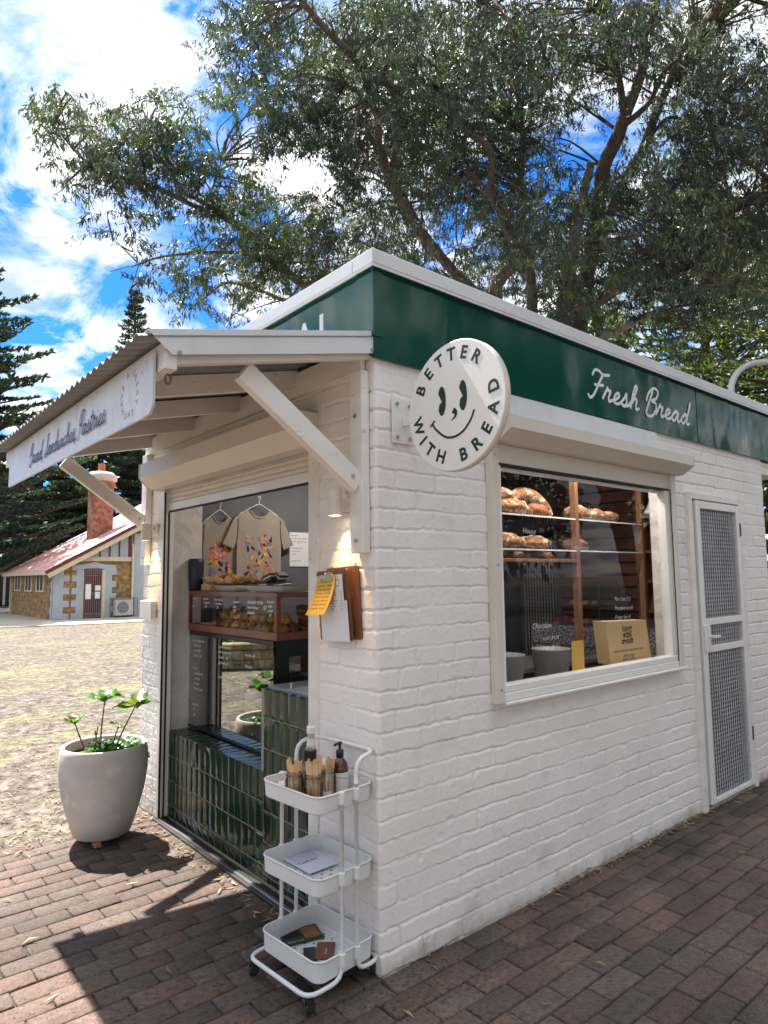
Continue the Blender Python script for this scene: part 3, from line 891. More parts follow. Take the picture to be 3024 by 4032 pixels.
def value_noise(u, v, scale, seed):
    r_ = np.random.default_rng(seed)
    G = r_.random((256, 256))
    x = u * scale; y = v * scale
    xi = np.floor(x).astype(int); yi = np.floor(y).astype(int)
    fx = x - xi; fy = y - yi
    fx = fx * fx * (3 - 2 * fx); fy = fy * fy * (3 - 2 * fy)
    g = lambda a, b: G[a % 256, b % 256]
    return (g(xi, yi) * (1 - fx) + g(xi + 1, yi) * fx) * (1 - fy) + (g(xi, yi + 1) * (1 - fx) + g(xi + 1, yi + 1) * fx) * fy


def base_dirt(m):
    t = m.node_tree; L = t.links; b = t.nodes['Principled BSDF']
    src = b.inputs['Base Color'].links[0].from_socket
    tc = N(t, 'ShaderNodeTexCoord'); sp = N(t, 'ShaderNodeSeparateXYZ'); L.new(tc.outputs['Object'], sp.inputs[0])
    no = N(t, 'ShaderNodeTexNoise'); no.inputs['Scale'].default_value = 7; no.inputs['Detail'].default_value = 8; no.inputs['Roughness'].default_value = .7
    L.new(tc.outputs['Object'], no.inputs[0])
    ma = N(t, 'ShaderNodeMath', operation='MULTIPLY_ADD'); ma.inputs[1].default_value = -4.2; ma.inputs[2].default_value = .33
    L.new(sp.outputs[2], ma.inputs[0])
    ad = N(t, 'ShaderNodeMath', operation='ADD'); L.new(ma.outputs[0], ad.inputs[0]); L.new(no.outputs[0], ad.inputs[1])
    rp = N(t, 'ShaderNodeValToRGB'); rp.color_ramp.elements[0].position = .52; rp.color_ramp.elements[0].color = (0, 0, 0, 1)
    rp.color_ramp.elements[1].position = .85; rp.color_ramp.elements[1].color = (.75, .75, .75, 1)
    L.new(ad.outputs[0], rp.inputs[0])
    mx = N(t, 'ShaderNodeMix', data_type='RGBA'); L.new(rp.outputs[0], mx.inputs[0]); L.new(src, mx.inputs[6]); mx.inputs[7].default_value = (.42, .34, .29, 1)
    L.new(mx.outputs[2], b.inputs['Base Color'])


base_dirt(M['brick_paint'])


def brick_walls():
    ch = 0.086
    z = np.arange(-0.03, 2.66, 0.0046)
    s = np.arange(-LY - 0.12, LX + 0.12 + 1e-6, 0.0050)
    S, Z = np.meshgrid(s, z, indexing='ij')
    wob = (value_noise(S, Z, 2.0, 1) - .5) * 0.006 + (value_noise(S, Z, 9.0, 2) - .5) * 0.009 + (value_noise(S, Z, 45, 14) - .5) * 0.009
    Zc = Z + wob
    k = np.floor(Zc / ch)
    fz = Zc / ch - k
    rr = np.random.default_rng(5).random((64, 80))
    off = np.where(k.astype(int) % 2 == 0, 0.0, 0.12)
    jit = rr[(k.astype(int)) % 64, 3] * 0.03
    Sp = S + off + jit + (value_noise(S, Z, 30, 3) - .5) * 0.01
    b = np.floor(Sp / 0.24); fx = Sp / 0.24 - b
    dz = np.minimum(fz, 1 - fz) * ch
    dx = np.minimum(fx, 1 - fx) * 0.24
    ki = k.astype(int) % 64; bi = b.astype(int) % 80
    soft = 0.0022 + 0.003 * value_noise(S, Z, 6, 4)
    def sst(d, w0, w1):
        t = np.clip((d - w0) / (w1), 0, 1); return t * t * (3 - 2 * t)
    fill = value_noise(S, Z, 3.1, 9)           # some joints nearly filled with paint
    jz = sst(dz, 0.0036, soft); jx = sst(dx, 0.0036, soft)
    jd = np.minimum(jz, jx)
    depth = 0.0054 * np.clip(1.5 * fill, 0.30, 1.15)
    face = (rr[ki, bi] - .5) * 0.0022
    h = 0.006 + face * jd - depth * (1 - jd)
    h += (value_noise(S, Z, 14, 6) - .5) * 0.0016 + (value_noise(S, Z, 60, 7) - .5) * 0.0014 + (value_noise(S, Z, 150, 17) - .5) * 0.0008
    chip = value_noise(S, Z, 22, 31); h -= 0.0022 * np.clip((chip - .80) / .12, 0, 1) * (np.minimum(dz, dx) < .016)
    # slight ridge of paint along the top edge of bricks
    h += 0.0014 * np.exp(-((dz - 0.009) / 0.003) ** 2) * (fz < .5) * value_noise(S, Z, 25, 8)
    # lay the sheet around the building: left return, front, corner arc, side, right return
    X = np.zeros_like(S); Y = np.zeros_like(S); NX = np.zeros_like(S); NY = np.zeros_like(S)
    rc = 0.012
    a = S < -LY; X[a] = (-LY - S)[a]; Y[a] = LY; NY[a] = 1
    a = (S >= -LY) & (S < -rc); Y[a] = -S[a]; NX[a] = -1
    a = (S >= -rc) & (S <= rc); th = (S[a] + rc) / (2 * rc) * math.pi / 2
    X[a] = rc - rc * np.cos(th); Y[a] = rc - rc * np.sin(th); NX[a] = -np.cos(th); NY[a] = -np.sin(th)
    a = (S > rc) & (S <= LX); X[a] = S[a]; NY[a] = -1
    a = S > LX; X[a] = LX; Y[a] = (S - LX)[a]; NX[a] = 1
    V = np.stack([X + NX * h, Y + NY * h, Z], -1).reshape(-1, 3)
    ns, nz = S.shape
    I = np.arange(ns * nz).reshape(ns, nz)
    cs = (s[:-1] + s[1:]) / 2; cz = (z[:-1] + z[1:]) / 2
    CS, CZ = np.meshgrid(cs, cz, indexing='ij')
    hole = ((CS > -OY1) & (CS < -OY0) & (CZ < OZ1 + 0.1)) | ((CS > WX0) & (CS < WX1) & (CZ > WZ0) & (CZ < WZ1)) | ((CS > DX0) & (CS < DX1) & (CZ < DZ1))
    keep = ~hole
    F = np.stack([I[:-1, :-1][keep], I[1:, :-1][keep], I[1:, 1:][keep], I[:-1, 1:][keep]], 1)
    o = np_mesh('brick_wall', V, F, 'brick_paint', kiosk, smooth=True)
    # wall cores (110 mm leaf) behind the brick face
    c = MB(); g = 0.012
    def wall_x(y0, y1, holes, x0, x1, zt):   # wall running along x
        xs = sorted({x0, x1, *[h_[0] for h_ in holes], *[h_[1] for h_ in holes]})
        for a_, b_ in zip(xs[:-1], xs[1:]):
            zs = [(0, zt)]
            for h_ in holes:
                if h_[0] <= a_ and b_ <= h_[1]: zs = [(0, h_[2]), (h_[3], zt)]
            for p, q in zs:
                if q - p > 0.01: c.box(a_, b_, y0, y1, p - 0.03 if p == 0 else p, q)
    wall_x(g, 0.11, [(WX0, WX1, WZ0, WZ1), (DX0, DX1, 0, DZ1)], 0.115, LX - g, 2.6)
    c.build('wall_core', 'plaster', kiosk)
    c = MB()
    for (y0, y1, z0, z1) in ((g, OY0, -0.03, 2.6), (OY0, OY1, OZ1 + 0.08, 2.6), (OY1 + 0.05, LY - g, -0.03, 2.6)):
        c.box(g, 0.11, y0, y1, z0, z1)
    c.build('wall_core', 'plaster', kiosk)
    c = MB()
    c.box(0.061, 0.293, 2.352, LY - g, -0.03, 2.6)      # thick painted return beside the hatch
    c.build('hatch_return', 'plaster', kiosk)
    c = MB()
    c.box(0.293, LX, 2.46, LY - g, -0.03, 2.6)
    c.box(LX - 0.11, LX - g, 0.11, 2.46, -0.03, 2.6)
    c.box(0.11, LX - 0.11, 0.112, 2.46, 2.58, 2.62)   # ceiling
    c.box(0.11, LX - 0.11, 0.112, 2.46, -0.02, 0.015)   # floor
    c.build('interior_lining', 'inner_wall', kiosk)


brick_walls()


def fascia():
    ft, fb = 2.955, 2.545
    X1 = 5.2
    b = MB()
    b.box(-0.022, X1, -0.024, -0.009, fb, ft)
    f = b.build('side_fascia', 'green_panel', kiosk)
    b = MB()
    b.box(-0.026, -0.010, -0.009, 2.72, 2.56, ft)
    f2 = b.build('front_fascia', 'green_panel', kiosk)
    b = MB()   # corner fold and sheet joins
    b.box(-0.031, 0.022, -0.030, -0.0245, 2.64, ft - .001)
    b.box(-0.0305, -0.0265, -0.0245, 0.09, 2.64, ft - .001)
    b.box(3.02, 3.024, -0.027, -0.0245, fb + .002, ft - .002)
    b.build_split('corner_fold', 'green_panel', kiosk)
    b = MB()
    for x in np.arange(0.12, X1, 0.62):
        for z_ in (fb + .03,):
            b.cyl((x, -0.0245, z_), 0.004, 0.003, 8, axis=(0, -1, 0))
    b.build_split('rivet', 'dark_metal', kiosk)
    # capping
    b = MB()
    b.box(-0.052, X1 + .02, -0.052, 0.09, ft + 0.001, 3.022, 0.003)
    b.box(-0.052, 0.09, 0.092, 2.75, ft + 0.001, 3.0205, 0.003)
    b.box(-0.050, X1, -0.050, -0.046, ft - 0.012, ft)
    b.box(-0.050, -0.046, -0.044, 2.74, ft - 0.012, ft)
    b.build('roof_capping', 'flashing', kiosk)
    b = MB(); b.box(0.09, X1, 0.09, 2.70, 2.90, 2.915)
    b.build('roof_sheet', 'corrugated', kiosk)
    b = MB(); b.box(4.12, X1, 0.0, 2.6, 2.50, 2.53); b.bar((4.215, 0.03, 2.47), (5.2, 0.03, 2.47), 0.05, 0.08)
    b.build('soffit', 'white_paint', kiosk)
    b = MB(); b.box(0.12, 4.1, 0.02, 2.6, 2.63, 2.64); b.build('ceiling_sheet', 'white_paint', kiosk)
    # painted trim under the fascia on the side wall
    b = MB(); b.box(0.74, 2.42, -0.020, -0.0135, 2.40, 2.54, 0.002); b.build('flashing_strip', 'flashing', kiosk)
    cursive('lettering', 'Fresh Bread', 0.070, (1.62, -0.0242, 2.655), (1, 0, 0), (0, 0, 1), 'letter_white', f, 0.019, 1.26, shear=0.30)
    letters('lettering', 'A', 0.24, (-0.0262, 0.60, 2.695), (0, -1, 0), (0, 0, 1), 'letter_white', f2, bold=0.004)
    letters('lettering', 'L', 0.24, (-0.0262, 0.40, 2.695), (0, -1, 0), (0, 0, 1), 'letter_white', f2, bold=0.004)
    letters('lettering', 'C', 0.22, (-0.0262, 0.79, 2.69), (0, -1, 0), (0, 0, 1), 'letter_white', f2, bold=0.004)


fascia()


def awning():
    D = 0.955; zw, ze = 2.655, 2.435    # sheet height at wall and at edge
    sl = (zw - ze) / D
    # corrugated sheet, ribs running down the slope
    y = np.arange(-0.02, 2.64, 0.0076)
    cor = 0.009 * np.sin(2 * np.pi * y / 0.076)
    xs = np.array([-0.004, -0.35, -0.70, -1.03])
    V = []
    for x in xs:
        zb = zw + sl * x
        for yy, c_ in zip(y, cor): V.append((x, yy, zb + c_))
    n = len(y)
    for x in xs:
        zb = zw + sl * x
        for yy, c_ in zip(y, cor): V.append((x, yy, zb + c_ - 0.003))
    F = []
    m_ = len(xs) * n
    for i in range(len(xs) - 1):
        for j in range(n - 1):
            a = i * n + j
            F.append((a, a + n, a + n + 1, a + 1)); F.append((m_ + a, m_ + a + 1, m_ + a + n + 1, m_ + a + n))
    a = (len(xs) - 1) * n
    for j in range(n - 1): F.append((a + j, m_ + a + j, m_ + a + j + 1, a + j + 1))
    aw = np_mesh('awning', np.array(V), np.array(F), 'corrugated', kiosk, smooth=True)
    # gable flashing at the right end
    b = MB()
    zt = lambda x: zw + sl * x + 0.012
    pts = [(-0.012, zt(-0.012)), (-1.0, zt(-1.0)), (-0.915, zt(-0.915) - 0.088), (-0.012, zt(0) - 0.10)]
    b.prism([(p[0], p[1]) for p in pts], (0, -0.012, 0), (1, 0, 0), (0, 0, 1), (0, -1, 0), 0.004)
    b.prism([(-0.012, zt(-0.012)), (-1.0, zt(-1.0)), (-1.0, zt(-1.0) + 0.003), (-0.012, zt(-0.012) + 0.003)], (0, 0.07, 0), (1, 0, 0), (0, 0, 1), (0, -1, 0), 0.086)
    fl = b.build('gable_flashing', 'flashing', aw)
    b = MB()
    for x_ in (-0.03, -0.89): b.cyl((x_, -0.016, zw + sl * x_ - 0.07), 0.008, 0.006, 10, axis=(0, -1, 0))
    b.build_split('screw', 'steel', aw)
    # rafters
    for y_ in (0.03, 0.60, 1.19, 1.80, 2.52):
        b = MB(); z_ = lambda x: zw + sl * x - 0.016
        b.prism([(-0.012, z_(0)), (-0.89, z_(-0.89)), (-0.89, z_(-0.89) - 0.088), (-0.012, z_(0) - 0.088)], (0, y_ - 0.022, 0), (1, 0, 0), (0, 0, 1), (0, 1, 0), 0.044)
        b.build('rafter', 'white_paint', aw)
    b = MB(); b.box(-0.036, -0.012, 0.055, 2.62, 2.50, 2.62, 0.002); b.build('ledger', 'white_paint', aw)
    b = MB(); b.box(-0.938, -0.892, -0.004, 2.60, ze - 0.115, ze - 0.018, 0.002); b.build('edge_beam', 'white_paint', aw)
    # wall posts with braces
    for y_ in (0.075, 2.585):
        b = MB(); b.box(-0.052, -0.010, y_ - 0.045, y_ + 0.045, 1.70, 2.50, 0.003)
        p = b.build('wall_post', 'white_paint', aw)
        b = MB()
        b.bar((-0.045, y_, 2.000), (-0.60, y_, 2.395), 0.044, 0.088, bev=0.003)
        b.build('brace', 'white_paint', aw)
        b = MB()
        for z_ in (1.755, 2.30): b.cyl((-0.052, y_, z_), 0.010, 0.006, 10, axis=(-1, 0, 0))
        b.cyl((-0.085, y_ - 0.022, 2.03), 0.010, 0.004, 10, axis=(0, -1, 0))
        b.build_split('bolt', 'steel', aw)
    # little shackle on the beam
    b = MB(); th = np.linspace(0, 2 * math.pi, 14)[:-1]
    b.tube([(-0.915 + 0.010 * math.cos(t_), 0.02, ze - 0.145 + 0.018 * math.sin(t_)) for t_ in th], 0.003, 6, closed=True)
    b.build('shackle', 'dark_metal', aw)
    return aw


awning()


def awning_sign():
    x = -0.945
    t = thing('awning_sign', 'long white board under the awning edge lettered Bread, Sandwiches, Pastries', 'sign', (x, 1.22, 2.17))
    b = MB(); y0, y1, z0, z1 = 0.055, 2.40, 2.172, 2.388
    rr = 0.045; poly = [(y1, z0), (y1, z1), (y0, z1)] + [(y0 + rr - rr * math.cos(a_), z0 + rr - rr * math.sin(a_)) for a_ in np.linspace(0, math.pi / 2, 7)]
    b.prism(poly, (x, 0, 0), (0, 1, 0), (0, 0, 1), (-1, 0, 0), 0.010)
    p = b.build('board', 'sign_board', t)
    cursive('lettering', 'Bread, Sandwiches, Pastries', 0.043, (x - 0.0102, 1.86, 2.232), (0, -1, 0), (0, 0, 1), 'letter_black', p, 0.0082, 1.31, shear=0.3)
    # faded ring of letters round a spot, right of the lettering
    cy, cz, rr = 0.285, 2.285, 0.072
    word = 'HAVE A GREAT DAY'
    for i, ch in enumerate(word):
        if ch == ' ': continue
        a_ = R(215 - i * 22.0)
        if i >= 13: 
            letters('lettering', ch, 0.036, (x - 0.0102, cy + 0.035 - (i - 13) * 0.035, cz - 0.085), (0, -1, 0), (0, 0, 1), 'faint', p, align='CENTER')
            continue
        right = np.array([0, -math.sin(a_), -math.cos(a_)]); up = np.array([0, -math.cos(a_), math.sin(a_)])
        letters('lettering', ch, 0.036, (x - 0.0102, cy - rr * math.cos(a_), cz + rr * math.sin(a_)), right, up, 'faint', p, align='CENTER')
    b = MB()
    for y_ in (0.16, 2.3): b.cyl((x - 0.010, y_, 2.34), 0.005, 0.002, 8, axis=(-1, 0, 0))
    b.build_split('screw', 'steel', t)


awning_sign()


def roller_box(axis, a0, a1, z0, z1, depth, mat='shutter'):
    """shutter housing with chamfered underside; axis 'y' -> on front wall, 'x' -> side wall"""
    b = MB()
    zb = z1 - (z1 - z0) * 0.55
    poly = [(0.01, z1), (depth, z1), (depth, zb), (depth * 0.55, z0), (0.01, z0)]
    if axis == 'y': b.prism([(-p[0], p[1]) for p in poly], (0, a0, 0), (1, 0, 0), (0, 0, 1), (0, 1, 0), a1 - a0)
    else: b.prism([(-p[0], p[1]) for p in poly], (a0, 0, 0), (0, 1, 0), (0, 0, 1), (1, 0, 0), a1 - a0)
    o = b.build('shutter_box', mat, kiosk)
    e = MB()   # end plates and folded lip
    ep = [(0.008, z1 + 0.004), (depth + 0.004, z1 + 0.004), (depth + 0.004, zb - 0.002), (depth * 0.55 + 0.002, z0 - 0.004), (0.008, z0 - 0.004)]
    for a_, w in ((a0 - 0.003, 0.006), (a1 - 0.003, 0.006)):
        if axis == 'y': e.prism([(-p[0], p[1]) for p in ep], (0, a_, 0), (1, 0, 0), (0, 0, 1), (0, 1, 0), w)
        else: e.prism([(-p[0], p[1]) for p in ep], (a_, 0, 0), (0, 1, 0), (0, 0, 1), (1, 0, 0), w)
    e.build_split('end_plate', mat, o)
    return o


def hatch():
    roller_box('y', 0.43, 2.36, 2.215, 2.385, 0.17)
    # curtain: slats then bottom bar
    b = MB()
    for i in range(3):
        z_ = 2.125 + i * 0.033
        b.prism([(0.0, 0.0), (-0.006, 0.008), (-0.007, 0.020), (-0.004, 0.030), (0.0, 0.0325), (0.006, 0.0325), (0.006, 0.0)], (0.030, 0.50, z_), (1, 0, 0), (0, 0, 1), (0, 1, 0), 1.83)
    sh = b.build('roller_shutter', 'shutter', kiosk)
    b = MB(); b.box(0.020, 0.040, 0.50, 2.33, 2.072, 2.124, 0.002); b.build('bottom_bar', 'white_metal', sh)
    b = MB(); b.box(0.022, 0.038, 0.50, 2.33, 2.062, 2.072); b.build('rubber_seal', 'rubber', sh)
    # guide channels
    for (y0, y1) in ((0.422, 0.503), (2.302, 2.345)):
        b = MB(); b.box(-0.014, 0.060, y0, y1, 0.02, 2.214, 0.002)
        g = b.build('shutter_guide', 'white_paint' if y0 < 1 else 'white_metal', kiosk)
        b = MB(); ye = y1 if y0 < 1 else y0
        b.box(0.018, 0.030, ye - 0.004 if y0 > 1 else ye, ye if y0 > 1 else ye + 0.004, 0.02, 2.06)
        b.build('guide_brush', 'rubber', g)
    b = MB(); b.box(-0.012, 0.0, 2.2955, 2.3015, 0.02, 2.2); b.build('guide_edge', 'black', kiosk)
    # threshold track
    b = MB(); b.box(-0.030, 0.050, 0.42, 2.34, -0.01, 0.012, 0.002); b.box(0.012, 0.020, 0.42, 2.33, 0.012, 0.020)
    b.build('threshold_track', 'dark_metal', kiosk)
    b = MB(); b.box(-0.012, 0.008, 0.46, 2.31, 0.0125, 0.020, 0.001); b.build('threshold_strip', 'steel', kiosk)
    # tiled counter front: vertical glazed tiles in a straight grid
    b = MB(); b.box(0.058, 0.20, 0.45, 2.34, 0.0, 0.570); b.box(0.058, 0.50, 0.45, 1.065, 0.57, 1.004)
    b.build('tiled_counter', 'grout', kiosk)
    V = []; F = []; C = []
    def tile(c, ax, ay, az, hx, hy):
        n0 = len(V)
        j = rng.normal(0, 1, 3)
        az2 = np.array(az) + np.array(ax) * j[0] * 0.012 + np.array(ay) * j[1] * 0.008
        ax = np.array(ax, float); ay = np.array(ay, float)
        col = np.array([1, 1, 1]) * rng.uniform(0.75, 1.3)
        if rng.random() < .3: col = col * np.array([1.3, 1.1, .9])
        # 4x6 gently bowed grid with rolled edge
        nx, ny = 5, 7
        for a_ in range(nx):
            for b_ in range(ny):
                u = a_ / (nx - 1) * 2 - 1; v = b_ / (ny - 1) * 2 - 1
                u = np.sign(u) * abs(u) ** .25; v = np.sign(v) * abs(v) ** .25
                edge = max(abs(u), abs(v))
                hh = 0.0026 if edge < 0.99 else 0.0012
                p = np.array(c) + ax * u * hx + ay * v * hy + az2 * 0 + np.array(az) * (hh + (u * j[0] * 0.0009 + v * j[1] * 0.0012) * (edge < .99) + rng.normal(0, 0.00005) * (edge < .99))
                V.append(p)
        for a_ in range(nx - 1):
            for b_ in range(ny - 1):
                q = n0 + a_ * ny + b_
                F.append((q, q + ny, q + ny + 1, q + 1)); C.append(col)
    pw, ph = 0.0805, 0.160
    y_ = 2.325
    k = 0
    while y_ - pw > 0.44:
        col_high = (y_ - pw / 2) < 1.06
        top = 1.015 if col_high else 0.575
        zt = top
        while zt > 0.03:
            hgt = min(ph, zt - 0.02)
            if zt - ph < 0.02: hgt = zt - 0.02
            if hgt > 0.02: tile((0.058, y_ - pw / 2, zt - hgt / 2), (0, -1, 0), (0, 0, 1), (-1, 0, 0), pw / 2 - 0.0019, hgt / 2 - 0.0022)
            zt -= ph
        if not col_high: tile((0.132, y_ - pw / 2, 0.570), (0, -1, 0), (1, 0, 0), (0, 0, 1), pw / 2 - 0.0022, 0.070)
        y_ -= pw
    # exposed left flank of the high part
    for i, zt in enumerate((1.015, 0.855, 0.695)):
        hgt = ph if i < 2 else 0.118
        for xa in (0.098, 0.178):
            if xa < 0.21: tile((xa, 1.065, zt - hgt / 2), (-1, 0, 0), (0, 0, 1), (0, 1, 0), pw / 2 - 0.0022, hgt / 2 - 0.0022)
    np_mesh('glazed_tiles', np.array(V), np.array(F), 'tile', kiosk, col=np.array(C), smooth=False)
    b = MB(); b.box(0.075, 0.50, 0.46, 1.03, 1.004, 1.022, 0.003); b.build('counter_slab', 'tin', kiosk)
    # two small knobs standing at the counter edge
    for y_ in (0.62, 0.86):
        b = MB(); b.lathe((0.12, y_, 1.022), [(0.010, 0), (0.011, .004), (.004, .010), (.009, .018), (.006, .026), (0, .028)], 12)
        b.build('counter_knob', 'steel', kiosk)


hatch()


def side_window():
    roller_box('x', 0.70, 2.60, 2.262, 2.375, 0.175)
    fr = MB()
    x0, x1, z0, z1 = 0.70, 2.585, 0.985, 2.262
    fr.box(x0, x0 + 0.055, -0.050, -0.006, z0, z1, 0.003)
    fr.box(x1 - 0.062, x1, -0.050, -0.006, z0, z1, 0.003)
    fr.build_split('window_guide', 'shutter', kiosk)
    fr = MB()
    fr.box(x0 + 0.056, x1 - 0.063, -0.034, 0.012, 2.165, 2.262, 0.003)
    wb = fr.build('window_shutter', 'shutter', kiosk)
    fr = MB(); fr.box(x0 + 0.056, x1 - 0.063, -0.030, 0.008, 2.155, 2.165); fr.build('rubber_seal', 'rubber', wb)
    s = MB()
    s.box(x0 + 0.056, x1 - 0.063, -0.044, 0.03, 0.990, 1.030, 0.004)
    s.box(x0 + 0.056, x1 - 0.063, -0.036, 0.03, 1.031, 1.066, 0.003)
    s.box(x0 + 0.056, x1 + 0.03, -0.060, -0.006, 0.974, 0.989, 0.003)
    s.build('window_sill', 'white_metal', kiosk)
    s = MB()
    s.box(x0 + 0.056, x0 + 0.096, -0.026, 0.03, 1.067, 2.154, 0.002)
    s.box(x1 - 0.110, x1 - 0.063, -0.026, 0.03, 1.067, 2.154, 0.002)
    s.box(x0 + 0.097, x1 - 0.111, 0.005, 0.03, 2.135, 2.154, 0.002)
    w = s.build('window_frame', 'white_metal', kiosk)
    s = MB(); s.box(x1 - 0.0625, x1 - 0.052, -0.044, -0.036, 0.995, 2.165); s.build('guide_slot', 'rubber', w)
    s = MB()
    for z_ in (1.05, 1.65, 2.2): s.cyl((x0 + 0.027, -0.050, z_), 0.006, 0.003, 10, axis=(0, -1, 0))
    s.build_split('screw', 'steel', w)
    g = MB(); g.quad((x0 + 0.096, 0.012, 1.066), (x1 - 0.111, 0.012, 1.066), (x1 - 0.111, 0.012, 2.154), (x0 + 0.096, 0.012, 2.154))
    gp = g.build('window_pane', 'glass_window', kiosk)
    # handwriting on the pane
    def wr(txt, x, z, sz, sp=1.0):
        letters('pane_writing', txt, sz, (x, 0.010, z), (1, 0, -0.02), (0, 0, 1), 'letter_white', gp, shear=0.25, bold=-0.0004, ext=0.0, line=sp)
    wr('Fruit loaf\n  $9.00', 0.965, 1.99, 0.045, 1.6)
    wr('House', 1.00, 1.82, 0.042)
    wr('wholemeal', 1.46, 1.745, 0.034)
    wr('Soy & lin\n  Sourdough', 1.53, 1.965, 0.034, 1.3)
    wr('Oat\nSourdo\n   $9', 2.205, 2.02, 0.042, 1.4)
    wr('Pain choc 5.5\nPumpkin scroll\nFinger bun 4', 1.86, 1.44, 0.034, 1.6)
    wr('Chocolate', 1.055, 1.32, 0.040)
    wr('small  $4.50\nlarge  $8.50', 1.14, 1.255, 0.030, 1.6)


side_window()


def door():
    fr = MB()
    x0, x1, zt = 2.79, 3.685, 2.170
    fr.box(x0, x0 + 0.06, -0.034, 0.03, 0.0, zt, 0.003)
    fr.box(x1 - 0.06, x1, -0.034, 0.03, 0.0, zt, 0.003)
    fr.box(x0 + 0.061, x1 - 0.061, -0.034, 0.03, zt - 0.045, zt, 0.003)
    fr.build('door_frame', 'white_paint', kiosk)
    d = MB(); d.box(x0 + 0.061, x0 + 0.098, -0.006, 0.03, 0.02, zt - 0.047); d.build('door_gap', 'rubber', kiosk)
    a0, a1, b0, b1 = 2.885, 3.605, 0.035, 2.115
    lf = MB()
    lf.box(a0, a0 + 0.065, -0.040, -0.012, b0, b1, 0.003)
    lf.box(a1 - 0.050, a1, -0.040, -0.012, b0, b1, 0.003)
    lf.box(a0 + 0.066, a1 - 0.051, -0.0395, -0.012, b1 - 0.055, b1, 0.003)
    lf.box(a0 + 0.066, a1 - 0.051, -0.0395, -0.012, b0, b0 + 0.03, 0.003)
    lf.box(a0 + 0.066, a1 - 0.051, -0.0395, -0.012, 1.235, 1.28, 0.003)
    lf.box(a0 + 0.066, a1 - 0.051, -0.0395, -0.012, 1.045, 1.09, 0.003)
    leaf = lf.build('security_door', 'white_metal', kiosk)
    # diamond grille of zigzag strips
    V = []; F = []
    gx0, gx1, gz0, gz1 = a0 + 0.055, a1 - 0.04, b0 + 0.02, b1 - 0.04
    pitch = 0.036; hz = 0.030; wv = 0.0044
    nx = int((gx1 - gx0) / pitch); nz = int((gz1 - gz0) / hz)
    for i in range(nx + 1):
        for sgn in (0, 1):
            n0 = len(V)
            for k in range(nz + 1):
                x = gx0 + i * pitch + (pitch * .48 if (k + sgn) % 2 else 0.0)
                z_ = gz0 + k * hz
                V.append((x - wv / 2, -0.022, z_)); V.append((x + wv / 2, -0.026, z_))
            for k in range(nz):
                q = n0 + 2 * k; F.append((q, q + 1, q + 3, q + 2))
    np_mesh('diamond_grille', np.array(V), np.array(F), 'mesh_grey', leaf)
    b = MB(); b.box(a0 + 0.01, a0 + 0.048, -0.055, -0.041, 1.06, 1.24, 0.003)
    lk = b.build('lock_plate', 'white_metal', leaf)
    b = MB(); b.box(a0 + 0.06, a0 + 0.095, -0.054, -0.041, 1.07, 1.24, 0.003); b.cyl((a0 + 0.078, -0.054, 1.16), 0.010, 0.03, 12, axis=(0, -1, 0)); b.bar((a0 + 0.075, -0.084, 1.16), (a0 + 0.17, -0.084, 1.158), 0.014, 0.018, bev=0.003)
    b.build('door_handle', 'white_metal', leaf)
    for z_ in (0.35, 1.88):
        b = MB(); b.cyl((a1 + 0.006, -0.040, z_), 0.008, 0.10, 10); b.build('hinge', 'dark_metal', leaf)
    b = MB(); b.box(a0, a1 + 0.01, 0.045, 0.085, 0.02, 2.12)
    b.build('inner_door', 'black', kiosk)
    b = MB(); b.box(2.86, 3.62, -0.02, 0.11, -0.01, 0.018, 0.003); b.build('door_sill', 'concrete', kiosk)


door()


